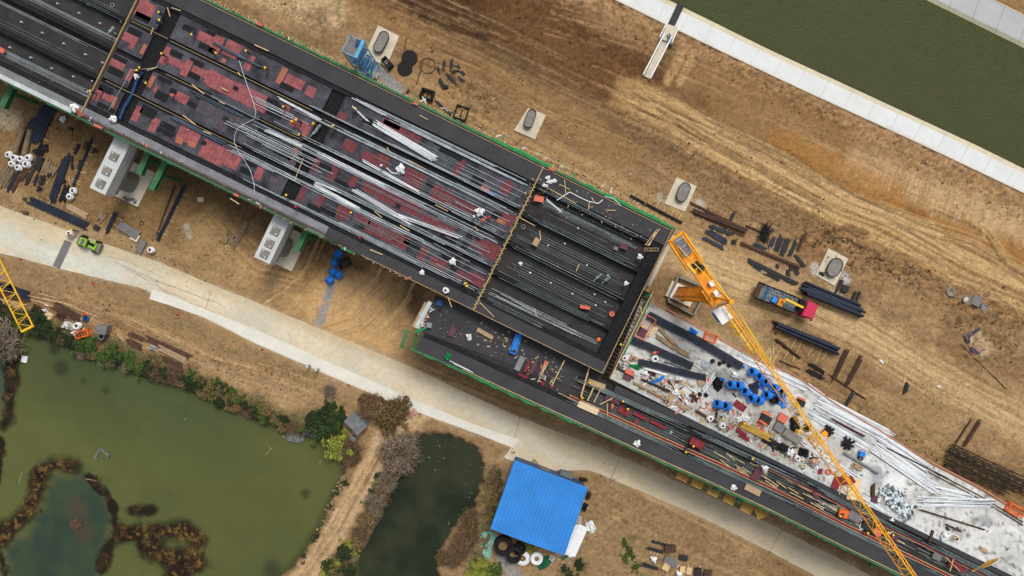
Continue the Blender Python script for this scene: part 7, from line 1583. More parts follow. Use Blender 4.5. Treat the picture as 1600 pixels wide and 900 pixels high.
for i, (x, y) in enumerate([(1113,564),(1124,568),(1131,565),(1139,571),(1093,616),(1103,617),(1120,641-40)]):
    m = MB(); p = W(x, y, ZR); m.cyl((p.x,p.y,ZR), .32, .3, 8, .3); m.cyl((p.x,p.y,ZR+.3), .18, .12, 8); m.thing('pipe_fitting', 'black', ['first small black fitting below the long navy strip','second small black fitting below the long navy strip','third small black fitting below the long navy strip','fourth small black fitting below the long navy strip','left black fitting below the white pipes','right black fitting below the white pipes','black fitting beside the fitting heap'][i], 'fitting')
m = MB(); rr = random.Random(5)
for k in range(230):
    t = rr.random(); x, y = lerp2((1384,763),(1418,806), t); x += rr.gauss(0, 9*(1-.45*t)); y += rr.gauss(0, 5); p = W(x, y, ZR); s_ = rr.uniform(.12,.42)
    m.box((p.x, p.y, ZR + s_*.3 + rr.random()*.35), (s_*1.4, s_, s_*.6), rr.uniform(0,3), rr.uniform(-.5,.5))
o_ = m.struct('concrete_rubble', 'rubble', 'stuff', 'heap of broken grey concrete lumps on the slab beside the ramp', cat='rubble')
# second heap: tangled beams
for (x, y, lb) in [(1197,358,'round tangled heap of black bars in the right yard'),(1192,372,'square tangled block of black bars below the round heap')]:
    m = MB(); p = W(x, y, 0); rr = random.Random(x)
    for k in range(22): a_ = rr.uniform(0, 3.14); l_ = rr.uniform(.5, .95); c_ = Vector((p.x + rr.uniform(-.5,.5), p.y + rr.uniform(-.5,.5), .1 + k*.025)); m.bar(c_ - Vector((math.cos(a_)*l_, math.sin(a_)*l_, 0)), c_ + Vector((math.cos(a_)*l_, math.sin(a_)*l_, .1)), .1)
    m.thing('bar_heap', 'black', lb, 'bar heap')
for i, (x, y) in enumerate([(68,278),(66,285),(62,295),(72,237-3),(150,236),(1146,378),(1283,424+4),(100,283),(57,300-64),(80,274),(139,216+10)]):
    m = MB(); p = W(x, y, 0); rr = random.Random(i)
    for k in range(9): a_ = rr.uniform(0, 3.14); c_ = Vector((p.x + rr.uniform(-.25,.25), p.y + rr.uniform(-.2,.2), .1 + k*.03)); m.bar(c_ - Vector((math.cos(a_)*.35, math.sin(a_)*.35, 0)), c_ + Vector((math.cos(a_)*.35, math.sin(a_)*.35, .05)), .12)
    m.thing('clamp_heap', 'dark', ['upper black clamp heap in the lower left yard','middle black clamp heap in the lower left yard','lowest black clamp heap in the lower left yard','rusty clamp heap right of the white bags','clamp heap beside the deck edge left of the pier','black lump between the crane and the long brown beam','black lump on the mesh footing pad','clamp heap on the second black pipe group','clamp heap right of the tan bundles','clamp heap under the short grey bars','clamp heap at the end of the dark pipe row'][i], 'clamp heap')
# ------------------------------------------------------------------ FLAGS, BOATS, DECK DETAILS
FL = [(35,405),(148,443),(279,491),(410,545),(544,600),(655,645),(800,704),(955,747),(1094,812),(1216,876)]
rt = None
for i, (x, y) in enumerate(FL):
    p = W(x, y, 0)
    t_ = empty('marker_flag', p, ['red marker flag at the far left beyond the second crane jib','second red marker flag from the left along the road edge','third red marker flag from the left, above the bank pile','fourth red marker flag from the left along the road edge','fifth red marker flag, above the scrub','red marker flag beside the brick heap','red marker flag at the end of the clean slab strip','red marker flag at the corner right of the blue shed','red marker flag in the lower right yard','red marker flag nearest the bottom right'][i], 'flag', 'red marker flags along the road edge')
    m = MB(); m.bar(p, p + Vector((0,0,1.0)), .05); m.part('pole', 'steelplate', t_); m = MB(); m.add([p + Vector((0,0,1.0)), p + Vector((.5,.1,.95)), p + Vector((.4,-.25,.75)), p + Vector((0,-.15,.6)), p + Vector((0,0,.97)), p + Vector((.5,.1,.92)), p + Vector((.4,-.25,.72)), p + Vector((0,-.15,.57))], [(0,3,2,1),(4,5,6,7),(0,1,5,4),(1,2,6,5),(2,3,7,6),(3,0,4,7)]); m.part('flag', 'red', t_)
def boat(x, y, L, wd, ang, mt, lb):
    p = W(x, y, WATER); rt = empty('small_boat', p, lb, 'boat'); rz = -R(ang)
    def P(a, b, c): v = Vector((a, b, 0)); v.rotate(Euler((0,0,rz))); return (p.x+v.x, p.y+v.y, p.z+c)
    m = MB(); out = [(-L/2,-wd/2),(L*.3,-wd/2),(L/2,-wd*.2),(L/2,wd*.2),(L*.3,wd/2),(-L/2,wd/2)]; n = 6
    m.v = [P(a*.9,b*.8,-.1) for a,b in out] + [P(a,b,.35) for a,b in out] + [P(a*.93,b*.84,.35) for a,b in out] + [P(a*.85,b*.72,.05) for a,b in out]
    for i in range(n):
        j = (i+1)%n; m.f += [(i,j,n+j,n+i),(n+i,n+j,2*n+j,2*n+i),(2*n+i,2*n+j,3*n+j,3*n+i)]
    m.f += [tuple(range(n-1,-1,-1)), tuple(range(3*n,4*n))]; m.part('hull', mt, rt); m = MB()
    for a in (-L*.2, L*.15): m.add([P(a-.12,-wd*.4,.28), P(a+.12,-wd*.4,.28), P(a+.12,wd*.4,.28), P(a-.12,wd*.4,.28), P(a-.12,-wd*.4,.33), P(a+.12,-wd*.4,.33), P(a+.12,wd*.4,.33), P(a-.12,wd*.4,.33)], [(0,3,2,1),(4,5,6,7),(0,1,5,4),(1,2,6,5),(2,3,7,6),(3,0,4,7)])
    m.part('thwart', 'stub', rt)
boat(463, 681, 2.8, 1.9, 12, 'huttin', 'grey green boat moored by the bushes in the big pond'); boat(486, 676, 1.7, .9, 25, 'bluesteel', 'small blue boat between the grey boat and the bushes')
m = MB(); p = W(160,707,WATER)
for a, b in (((-1.1,-.7),(-.2,.6)), ((-.2,.6),(1.3,-.6)), ((.9,-.7),(1.4,-.5)), ((-1.2,-.8),(-.7,-.9))): m.bar((p.x+a[0],p.y+a[1],p.z+.1), (p.x+b[0],p.y+b[1],p.z+.1), .3, .25)
m.thing('foam_raft', 'huttin', 'grey green angled foam raft floating in the big pond', 'raft')
for k, (x1,y1,x2,y2) in enumerate([(35,738,30,754),(400+100,721-1,500,727),(133,748,150,751),(425,700,415,711)]):
    m = MB(); m.bar(W(x1,y1,WATER+.1), W(x2,y2,WATER+.05), .07); m.thing('reed_stick', 'palebrown', ['pale stick standing in the pond above the weed arc','short pale stick near the right pond shore','thin pale stick over the weed arc','thin stick left of the dike'][k], 'stick')
# pale cable draped over the left red bays
def cable(P, z, r, mt, lb, name='cable'):
    m = MB(); m.path([W(x,y,z) for x,y in P], r, 5); m.thing(name, mt, lb, 'cable')
cable([(374,95),(380,115),(388,138),(396,160),(400,176),(397,186),(385,192),(372,200),(367,210),(366,222),(372,236),(383,252),(392,268),(397,288),(398,305)], ZD+.15, .05, 'galv', 'thin pale cable winding over the left red bays')
cable([(170,172),(205,110),(240,106)], ZD+.1, .03, 'galv', 'thin wire beside the left cross beam')
cable([(187,186),(194,168),(205,150),(214,125),(222,112)], ZD+.1, .16, 'bluedark', 'dark blue hose along the left cross beam', 'hose')
cable([(870,313),(890,300),(905,308),(920,315),(935,318),(942,312)], ZD+.1, .07, 'white', 'crumpled white cord on the flange right of the divider')
cable([(945,307),(958,310),(966,317),(970,322)], ZD+.1, .05, 'white', 'curved white cord near the top deck edge')
cable([(604,262),(612,270),(625,272)], ZD+.2, .08, 'white', 'white cord beside the spiky bag'); cable([(460,283),(474,247)], ZD+.1, .05, 'timber', 'thin yellow cord along the lower cross beam')
cable([(896,635-20),(898,620)], ZR, .05, 'dark', 'dark cord in the ramp trough'); cable([(1230,540),(1236,548),(1242,560)], 0.05, .04, 'white', 'white twine on the soil beside the jib')
# lift posts, spacers: small pale dots on the black bays
SPOT = MB(); pr = []
for (x, y) in [(27,31),(60,48),(94,65),(128,82),(118,17),(151,33),(75,104),(109,60+57),(42,87),(184,31),(175,49),(155,95),(139,124),(132,141),(1000+0,474-50),(857,383),(883,380),(918,414),(828,426),(861,442),(951,430),(904,356),(895,459),(930,460),(932,477),(947,472),(829,398+28),(9,71),(84,0+2),(132,0+3)]:
    pr.append((x, y))
spr = None
for i, (x, y) in enumerate(pr):
    p = W(x, y, ZD); p.z = 8.9; 
    if spr is None:
        spr = empty('spacer_block', p, 'small pale spacer block standing on the black bay floor', 'spacer', 'small pale spacer blocks'); m = MB(); m.cyl((p.x,p.y,8.9), .16, .35, 8, .13); m.part('block', 'galv', spr); m = MB(); m.cyl((p.x,p.y,9.25), .08, .1, 6); m.part('cap', 'white', spr); used.add(spr.name)
    else: inst(spr, p, 0, 1, 'small pale spacer block standing on the black bay floor', 'small pale spacer blocks')
for (x, y, lb) in [(700/4,190/4,'dark valve box in the left black bays'),(497,200,'grey chain hoist at the second cross beam, upper one'),(492,207,'grey chain hoist at the second cross beam, lower one'),(935,432,'grey vibrator lying in the right black bays'),(948,436,'second grey vibrator in the right black bays'),(724,138+0,'')]:
    if lb:
        m = MB(); p = W(x, y, ZD); m.box((p.x,p.y,ZD+.1), (.8,.35,.3), R(40)); m.cyl((p.x+.3,p.y+.25,ZD), .2, .4, 8); m.bar((p.x-.4,p.y-.3,ZD+.1), (p.x-.7,p.y-.7,ZD+.1), .12); m.thing('site_tool', 'galvdull', lb, 'tool')
# ------------------------------------------------------------------ PEOPLE
def body(pose):
    # joints: index 0 = pelvis
    if pose == 'stand':
        J = {'pel':(0,0,.95),'ch':(0,.02,1.25),'nk':(0,.0,1.47),'hd':(0,.03,1.60),'ht':(0,.03,1.68),'ls':(-.19,0,1.40),'le':(-.27,.05,1.13),'lw':(-.25,.22,.93),'rs':(.19,0,1.40),'re':(.28,.02,1.12),'rw':(.27,.15,.90),
             'lh':(-.1,0,.90),'lk':(-.12,.05,.50),'la':(-.12,0,.08),'lt':(-.13,.17,.04),'rh':(.1,0,.90),'rk':(.13,-.02,.50),'ra':(.14,-.06,.08),'rt':(.15,.1,.04)}
    else:      # bending over the work
        J = {'pel':(0,-.1,.80),'ch':(0,.18,1.02),'nk':(0,.36,1.10),'hd':(0,.50,1.13),'ht':(0,.57,1.15),'ls':(-.19,.30,1.06),'le':(-.24,.38,.78),'lw':(-.16,.50,.55),'rs':(.19,.30,1.06),'re':(.25,.40,.78),'rw':(.17,.55,.56),
             'lh':(-.1,-.1,.76),'lk':(-.15,.12,.45),'la':(-.14,-.06,.08),'lt':(-.15,.12,.04),'rh':(.1,-.1,.76),'rk':(.16,.18,.44),'ra':(.15,.02,.08),'rt':(.16,.2,.04)}
    E = [('pel','ch'),('ch','nk'),('nk','hd'),('hd','ht'),('ch','ls'),('ls','le'),('le','lw'),('ch','rs'),('rs','re'),('re','rw'),('pel','lh'),('lh','lk'),('lk','la'),('la','lt'),('pel','rh'),('rh','rk'),('rk','ra'),('ra','rt')]
    RD = {'pel':.15,'ch':.17,'nk':.06,'hd':.095,'ht':.08,'ls':.075,'le':.05,'lw':.032,'rs':.075,'re':.05,'rw':.032,'lh':.10,'lk':.065,'la':.045,'lt':.035,'rh':.10,'rk':.065,'ra':.045,'rt':.035}
    keys = list(J); V = [Vector(J[k]) for k in keys]; Rr = [RD[k] for k in keys]; Ed = [(keys.index(a), keys.index(b)) for a, b in E]
    for sd_, wk, ek in ((-1,'lw','le'),(1,'rw','re')):
        w_ = Vector(J[wk]); d = (w_ - Vector(J[ek])).normalized(); s = Vector((1,0,0)); iw = keys.index(wk)
        pm = len(V); V.append(w_ + d*.06); Rr.append(.035); Ed.append((iw, pm))
        for k, (o, l) in enumerate([(-.03,.07),(-.01,.08),(.01,.075),(.03,.06)]):
            a = len(V); V += [w_ + d*.09 + s*o, w_ + d*(.09+l*.5) + s*o*1.2 + Vector((0,.01,0)), w_ + d*(.09+l) + s*o*1.2 + Vector((0,.03,0))]; Rr += [.012,.010,.009]; Ed += [(pm, a), (a, a+1), (a+1, a+2)]
        a = len(V); V += [w_ + d*.05 - s*sd_*.045, w_ + d*.09 - s*sd_*.06 + Vector((0,.01,0))]; Rr += [.013,.010]; Ed += [(pm, a), (a, a+1)]
    me = bpy.data.meshes.new('person_skeleton'); me.from_pydata(V, Ed, []); ob = bpy.data.objects.new('person_skeleton', me); COL.objects.link(ob)
    sk = ob.modifiers.new('skin', 'SKIN'); 
    for i, sv in enumerate(me.skin_vertices[0].data): sv.radius = (Rr[i], Rr[i]); sv.use_root = (i == 0)
    su = ob.modifiers.new('sub', 'SUBSURF'); su.levels = 1; su.render_levels = 1
    dg = bpy.context.evaluated_depsgraph_get(); dg.update(); m2 = bpy.data.meshes.new_from_object(ob.evaluated_get(dg)); bpy.data.objects.remove(ob)
    return m2, J
def make_person(pose, cloth, vest, hat):
    me, J = body(pose); me = me.copy(); me.name = 'body'; me.materials.clear(); me.materials.append(M[cloth]); me.materials.append(M['skin'])
    hd = Vector(J['hd'])
    for p in me.polygons:
        if (p.center - hd).length < .13 or min((p.center - Vector(J['lw'])).length, (p.center - Vector(J['rw'])).length) < .1: p.material_index = 1
    rt = empty('person', (0,0,0), 'x', 'person'); o = bpy.data.objects.new('body', me); COL.objects.link(o); o.parent = rt
    fw = (Vector(J['ht']) - Vector(J['nk'])); up = fw.normalized(); c = hd + up*.045
    m = MB(); n = 14
    for j in range(6):
        th = (math.pi/2) * j / 5
        for i in range(n): A = 2*math.pi*i/n; m.v.append(tuple(c + Matrix.Rotation(0,3,'X') @ Vector((.145*math.cos(th)*math.cos(A), .16*math.cos(th)*math.sin(A), .13*math.sin(th)))))
    for j in range(5):
        for i in range(n): m.f.append((j*n+i, j*n+(i+1)%n, (j+1)*n+(i+1)%n, (j+1)*n+i))
    m.cyl(tuple(c - Vector((0,0,.01))), .17, .02, 14); m.part('helmet', hat, rt, True)
    if vest:
        a, b = Vector(J['pel']), Vector(J['nk']); m = MB(); d = (b-a); s1 = Vector((1,0,0)); s2 = d.normalized().cross(s1); rings = []
        for t, rx, ry in ((.1,.18,.15),(.45,.20,.17),(.8,.22,.16),(.98,.13,.11)):
            for i in range(12): A = 2*math.pi*i/12; m.v.append(tuple(a + d*t + s1*rx*math.cos(A) + s2*ry*math.sin(A)))
        for j in range(3):
            for i in range(12): m.f.append((j*12+i, j*12+(i+1)%12, (j+1)*12+(i+1)%12, (j+1)*12+i))
        m.part('vest', vest, rt, True)
    # face: eyes, nose, mouth hint
    f = Vector((0,1,0)) if pose == 'stand' else Vector((0,.75,-.66)); m = MB()
    for e_ in (-.035, .035): m.blob(hd + f*.09 + Vector((e_,0,.01)), (.012,.012,.012), 1, 0, 6, 4)
    m.part('eyes', 'black', rt); m = MB(); m.blob(hd + f*.105 + Vector((0,0,-.02)), (.014,.02,.018), 1, 0, 6, 4); m.part('nose', 'skin', rt)
    return rt
PR_ = {('stand','y'): make_person('stand','cloth',None,'hatyellow'), ('bend','y'): make_person('bend','cloth',None,'hatyellow'), ('stand','o'): make_person('stand','cloth','vest','hatyellow'), ('bend','o'): make_person('bend','clothgrey','vest','hatred'), ('stand','w'): make_person('stand','clothgrey',None,'hatwhite'), ('stand','r'): make_person('stand','cloth',None,'hatred')}
for (x, y, z, k, lb) in [(257,26,9.95,('stand','y'),'worker with yellow helmet at the top of the left cross beam'),(249,38,9.95,('bend','y'),'worker bending in the top left red patch'),(222,104,9.6,('bend','y'),'worker at the middle of the left cross beam, upper'),(223,115,9.6,('stand','y'),'worker at the middle of the left cross beam, lower'),(230,129,9.95,('bend','y'),'worker bending just right of the left cross beam'),(152,147,9.95,('stand','y'),'worker in dark clothes in the lowest bay by the left divider'),
   (261,90,9.95,('stand','y'),'worker standing on the second bay red patch'),(272,151,9.95,('bend','o'),'worker in orange vest on the third bay'),(307,53,9.95,('bend','y'),'worker bending on the top bay red panels'),(338,83,9.95,('bend','y'),'worker bending right of the top bay hatch'),(391,85,9.95,('stand','y'),'worker at the right end of the top bay'),(420,111,9.95,('stand','o'),'worker in orange vest near the second cross beam top'),(448,171,9.95,('stand','y'),'worker with yellow helmet left of the second cross beam'),
   (462,194,9.95,('stand','o'),'worker in orange vest by the second cross beam'),(472,192,9.95,('bend','y'),'worker right beside the orange vest at the cross beam'),(472,214,9.95,('stand','y'),'worker below the orange vest at the cross beam'),(494,197,9.6,('stand','o'),'worker standing on the second cross beam'),(525,200,9.95,('stand','y'),'worker right of the second cross beam'),(453,307,9.95,('stand','y'),'worker at the lower end of the second cross beam'),(467,325,ZD,('stand','r'),'worker with red helmet on the lowest web line'),
   (555,178,9.95,('bend','y'),'worker bending beside the bright white pipe bundle'),(599,262,9.95,('stand','w'),'worker left of the spiky white bag'),(754,346,9.95,('bend','o'),'worker in orange vest beside the large white bag'),(765,341,9.95,('stand','r'),'worker with red helmet right of the large white bag'),(741,340,9.95,('stand','w'),'worker with pale helmet left of the large white bag'),(724,438,9.95,('bend','y'),'worker near the timber divider bottom end'),(730,447,9.95,('stand','y'),'second worker near the timber divider bottom end'),
   (566,372,ZD,('stand','r'),'worker in dark blue on the lowest web line of the deck'),(552,334,9.95,('stand','y'),'worker alone in the third red bay'),(908,619,ZR-.9,('stand','o'),'worker in orange in the ramp trough beside the plywood'),(956,631,ZR-.9,('bend','o'),'worker in orange vest by the maroon sheets'),(967,622,ZR-.9,('bend','y'),'worker with yellow helmet at the maroon sheets'),(978,636,ZR-.9,('stand','y'),'worker standing on the dark red wide board'),(920,596,ZR-.9,('stand','y'),'worker at the upper web beside the brown boards'),
   (1079,694,ZR-.9,('stand','y'),'worker left of the dark red tray in the ramp'),(1070,698,ZR-.9,('bend','y'),'worker bending left of the dark red tray'),(1170,713,ZR-.3,('stand','y'),'worker on the upper web line of the ramp'),(1313,800,ZR-.9,('bend','y'),'worker in blue on the orange brown board'),(1347,827,ZR-.9,('stand','y'),'worker below the dark board in the ramp'),(1360,815,ZR-.9,('stand','y'),'worker under the crane jib in the ramp'),(1379,826,ZR-.9,('stand','y'),'worker right of the jib in the ramp trough'),(1386,830,ZR-.9,('stand','y'),'second worker right of the jib in the ramp trough'),
   (1001,510,ZR,('stand','y'),'worker inside the salmon work basket'),(967,537,8.1,('stand','y'),'worker in the joint between deck and slab'),(1019,551,ZR,('bend','o'),'worker with orange helmet by the middle navy strip'),(1157,658,ZR,('stand','o'),'worker in orange at the timber stack'),(1136,667,ZR,('bend','o'),'worker in orange beside the white bag on the slab'),(1125,651,ZR,('stand','y'),'worker with yellow helmet on the slab near the rusty plank'),(1244,646,ZR,('stand','y'),'worker under the jib near the black tyres'),(1490,839,ZR,('bend','y'),'kneeling worker beside the big white bag'),
   (115,368,0,('stand','o'),'worker in orange beside the white bag on the road'),(122,361,0,('stand','y'),'worker in blue above the white bag on the road'),(485,571,0,('stand','w'),'person in white standing at the road edge by the scrub'),(498,577,0,('stand','w'),'second person in pale clothes at the road edge'),(110,155+25,ZD,('stand','r'),'')]:
    if lb: 
        lb2 = lb.replace('worker', 'person', 1) 
        inst(PR_[k], W(x, y, z), rnd.uniform(0, 6.28), 1.0, lb2, None)

# ------------------------------------------------------------------ PLANTS
def leafy(nm, mt, n, rad, leaf, seed, stemn=9, cat='bush', clumps=14, flat=False, twigs=0):
    rr = random.Random(seed); rt = empty(nm, (0,0,0), 'x', cat); m = MB()
    cl = [(rr.gauss(0, rad[0]*.42), rr.gauss(0, rad[1]*.42), rr.uniform(.25, 1)*rad[2]*(1 if not flat else .4), rr.uniform(.22,.42)) for _ in range(clumps)]
    for k in range(n):
        c = rr.choice(cl); R0 = c[3]*max(rad[0], rad[1]); v = Vector((rr.gauss(0,1), rr.gauss(0,1), rr.gauss(0,.7))); v.normalize(); v *= R0*rr.uniform(.5,1)
        p = Vector((c[0], c[1], c[2])) + v
        if p.z < .03: p.z = rr.uniform(.03,.2)
        a = Euler((rr.uniform(-.9,.9), rr.uniform(-.9,.9), rr.uniform(0,6.28))).to_matrix(); l = leaf*rr.uniform(.6,1.3)
        m.add([p + a @ Vector((-l,0,0)), p + a @ Vector((0,-l*.45,0)), p + a @ Vector((l,0,0)), p + a @ Vector((0,l*.45,0))], [(0,1,2,3)])
    m.part('foliage', mt, rt); m = MB()
    for k in range(stemn): c = cl[k % clumps]; m.bar((0,0,0), (c[0], c[1], c[2]), .05, n=4)
    for k in range(twigs):
        a_ = rr.uniform(0, 6.28); l = rr.uniform(.6, 1.25)*rad[0]; m.bar((math.cos(a_)*.2, math.sin(a_)*.2, .2), (math.cos(a_)*l, math.sin(a_)*l, rad[2]*rr.uniform(.4,1.1)), .035, n=4)
    m.part('stem', 'twigbrown', rt); return rt
def bare(nm, mt, n, rad, seed, lean=(0,0), cat='shrub'):
    rr = random.Random(seed); rt = empty(nm, (0,0,0), 'x', cat); m = MB(); m2 = MB()
    for k in range(n):
        a_ = rr.uniform(0,6.28); L = rr.uniform(.5,1)*rad[0]; e = Vector((math.cos(a_)*L + lean[0]*L, math.sin(a_)*L*rad[1]/rad[0] + lean[1]*L, rad[2]*rr.uniform(.3,1))); s = Vector((rr.uniform(-.2,.2), rr.uniform(-.2,.2), 0)); md = s.lerp(e, .5) + Vector((rr.uniform(-.1,.1)*L, rr.uniform(-.1,.1)*L, .15*L))
        (m2 if k < 6 else m).bar(s, md, .09 if k < 6 else .05, n=3); m.bar(md, e, .05, n=3)
        for j in range(6):
            t = rr.uniform(.2, .95); b = md.lerp(e, t); q = b + Vector((rr.gauss(0,.28)*L, rr.gauss(0,.28)*L, rr.gauss(0,.12)*L)); m.bar(b, q, .035, n=3)
            for i in range(2): m.bar(b.lerp(q,.5), b.lerp(q,.5) + Vector((rr.gauss(0,.14)*L, rr.gauss(0,.14)*L, rr.gauss(0,.1)*L)), .028, n=3)
    m.part('twigs', mt, rt); m2.part('stem', 'twigbrown', rt); return rt
PB = {'d': leafy('green_bush','leafdark',1500,(1.2,1.1,1.0),.11,1), 'm': leafy('green_bush','leafmid',1500,(1.2,1.0,.9),.11,2), 'y': leafy('yellow_bush','leafyellow',1500,(1.1,1.1,.9),.10,3), 'b': leafy('brown_bush','leafbrown',1300,(1.1,1.1,.8),.10,4,twigs=40), 'r': leafy('rust_bush','leafrust',1500,(1.2,1.1,.9),.11,5,twigs=50),
      't': bare('bare_shrub','twig',46,(1.4,1.3,1.3),6), 'n': bare('bare_shrub','twigbrown',60,(1.3,1.2,1.0),7), 'w': leafy('weed_patch','weed',700,(1.3,1.2,.22),.07,8,4,'weeds',18,True), 'v': leafy('weed_patch','weedtip',420,(1.3,1.2,.3),.055,9,4,'weeds',16,True), 'g': leafy('grass_tuft','leafmid',160,(.8,.7,.3),.09,10,2,'grass',7,True)}
KN = {'d':'dark green bush','m':'mid green bush','y':'yellow green bush','b':'dry brown bush','r':'rust brown bush','t':'bare grey shrub','n':'bare brown shrub','w':'dark brown weed mat','v':'yellow tipped weed mat','g':'small green tuft'}
PLN = []
def plant(k, x, y, s, lb, z=-.15, grp=None): inst(PB[k], W(x, y, z), rnd.uniform(0, 6.28), (s*rnd.uniform(.85,1.15), s*rnd.uniform(.85,1.15), s*rnd.uniform(.8,1.1)), lb, grp)
def row(kinds, P, n, s0, s1, where, jit=4):
    L = [0]
    for a, b in zip(P[:-1], P[1:]): L.append(L[-1] + math.dist(a, b))
    for i in range(n):
        t = L[-1]*(i + rnd.random())/n; k = max(j for j in range(len(L)) if L[j] <= t); k = min(k, len(P)-2); q = lerp2(P[k], P[k+1], (t - L[k])/(L[k+1]-L[k])); kd = rnd.choice(kinds)
        plant(kd, q[0] + rnd.uniform(-jit,jit), q[1] + rnd.uniform(-jit,jit), rnd.uniform(s0,s1), KN[kd] + ' ' + where, -.3, KN[kd] + 's ' + where)
row('ddmdn', [(0,488),(35,498),(75,512)], 9, 1.0, 1.5, 'on the shore under the left crane jib', 6)
row('bdbn', [(80,520),(130,540)], 7, .6, 1.0, 'on the shore below the orange frame'); row('ddmmb', [(125,535),(160,548),(200,562),(245,580)], 18, .7, 1.2, 'on the shore below the bank pile', 5); row('nbt', [(120,548),(200,575)], 7, .5, .8, 'at the waterline below the bank pile')
row('ddmbn', [(245,575),(290,590),(330,612)], 16, .6, 1.1, 'on the shore right of the bank pile', 5); row('mmddb', [(300,590),(330,600),(365,615)], 9, .7, 1.1, 'in the bright green strip of the shore', 4); row('dmbb', [(360,618),(400,640),(450,662)], 16, .6, 1.0, 'on the shore towards the moored boats', 5)
row('ddm', [(490,652),(505,660),(515,672),(498,668)], 10, 1.0, 1.5, 'in the big clump behind the moored boats', 6); row('dm', [(515,632),(522,645),(532,650)], 4, .9, 1.2, 'above the big clump'); row('rrdnb', [(572,630),(590,640),(610,650),(622,640),(600,655)], 16, 1.1, 1.7, 'in the red brown thicket beside the road', 9)
row('dnd', [(540,690),(548,705),(548,720)], 7, .9, 1.3, 'at the head of the dike', 5); row('tb', [(520,618),(516,610)], 2, .6, .8, 'by the white stones at the path')
row('tn', [(612,700),(635,700),(625,715),(645,695)], 8, 1.3, 2.0, 'in the bare thicket on the right dike side', 6); row('ntnb', [(600,735),(612,745),(595,770),(590,790),(570,820),(560,845)], 16, .9, 1.4, 'along the right side of the dike', 6); row('mdy', [(600,730),(590,760),(575,800)], 8, .5, .8, 'between the bare shrubs of the dike', 5)
row('nnyd', [(530,860),(545,850),(530,880),(510,895),(540,900)], 12, .9, 1.4, 'at the bottom of the dike', 7); row('gd', [(540,750),(520,785),(500,830),(470,880)], 12, .3, .5, 'on the left edge of the dike', 3)
row('dbnb', [(250,584),(330,618),(420,655),(470,672)], 26, .5, .9, 'on the waterline between the bank pile and the boats', 3); row('bgb', [(140,535),(240,572),(330,602),(440,648)], 18, .35, .6, 'on the dry lip of the shore', 4); row('dbd', [(8,484),(60,500),(110,530)], 8, .7, 1.1, 'in the dark shore growth at the left', 5)
row('bbgn', [(770,735),(775,770),(765,800)], 9, .6, 1.0, 'on the right shore beside the shed', 5); row('my', [(772,730),(780,745),(775,790),(763,815)], 8, .5, .8, 'in the green strip beside the shed', 3); row('nnr', [(738,800),(730,825),(725,850),(712,875)], 15, .9, 1.4, 'in the brown reeds of the small pond', 6)
row('yym', [(740,880),(755,885),(768,890),(750,898),(735,892)], 12, .8, 1.2, 'in the yellow green clump below the teal net', 6); row('r', [(696,868),(699,873)], 2, .9, 1.1, 'in the water beside the brown reeds', 3); row('gdb', [(900,870),(915,885),(905,895),(880,890)], 8, .5, .9, 'in the scrub right of the shed', 6)
row('gm', [(975,855),(990,875),(985,890),(975,840),(1000,895)], 9, .35, .7, 'beside the dark beam bundle at the bottom', 5); row('gy', [(820,858),(840,862)], 4, .5, .7, 'under the lower shed wall', 3); row('g', [(440,570),(445,580),(415,555),(300,540),(340,552),(430,590),(465,610),(480,625),(520,620)], 26, .3, .55, 'on the dry slope above the big pond', 9)
row('b', [(560,620),(620,640),(640,670),(655,680)], 7, .5, .9, 'at the start of the right pond', 6)
plant('y', 526, 692, 1.7, 'yellow green round bush leaning over the big pond by the dike'); plant('y', 533, 682, 1.3, 'second yellow green bush behind the round one at the dike')
for (x, y, s_) in [(10,528,2.4),(20,545,1.5),(4,512,1.9)]: plant('t', x, y, s_, 'large bare grey tree crown at the left edge above the pond', -.3, 'bare grey tree crowns at the left edge')
for Pw, wd in WEEDS:
    n = max(1, int(sum(math.dist(a, b) for a, b in zip(Pw[:-1], Pw[1:]))*wd/230))
    for i in range(n):
        t = rnd.random()*(len(Pw)-1); k = min(int(t), len(Pw)-2); q = lerp2(Pw[k], Pw[k+1], t-k); kd = 'v' if (wd >= 20 and rnd.random() < .6) else 'w'
        if (k + q[0]) is not None: plant(kd, q[0] + rnd.gauss(0, wd*.28), q[1] + rnd.gauss(0, wd*.28), rnd.uniform(.5, .9), KN[kd] + ' in the lower left of the big pond', WATER - .02, KN[kd] + 's in the big pond')
plant('v', 18, 580, .9, 'yellow tipped weed mat near the left edge of the pond', WATER-.02); plant('v', 14, 620, .8, 'lower yellow tipped weed mat near the left edge of the pond', WATER-.02); plant('n', 122, 818, .7, 'brown stump of twigs in the teal water', WATER-.1)

# ------------------------------------------------------------------ LITTER: small bits nobody could count
def bits(n, P, spread, z, mts, smin, smax, name, label, seed=1, poly=None):
    rr = random.Random(seed); ms = {k: MB() for k in mts}
    for _ in range(n):
        k = rr.randrange(len(P)-1); q = lerp2(P[k], P[k+1], rr.random()); x, y = q[0] + rr.gauss(0, spread), q[1] + rr.gauss(0, spread)
        if poly and not bool(inside(np.array([x]), np.array([y]), poly)[0]): continue
        p = W(x, y, z); s = smin + (smax-smin)*rr.random()**2; ms[rr.choice(mts)].box((p.x, p.y, z + .04 + .1*rr.random()), (s*rr.uniform(.8,3), s*.6, .05), rr.uniform(0,3.14), rr.uniform(-.2,.2))
    for k, m in ms.items():
        if m.v: m.struct(name, k, 'stuff', label, cat='litter')
SP = SU[:10] + SL[:7][::-1]
bits(520, [(975,560),(1010,595),(1060,620),(1110,640),(1170,670),(1230,700),(1290,730)], 13, ZR, ['rust','offwhite','stub','white','dark','timber','palebrown','salmon'], .1, .45, 'slab_litter', 'small scraps and offcuts littered over the white slab', 2, SP)
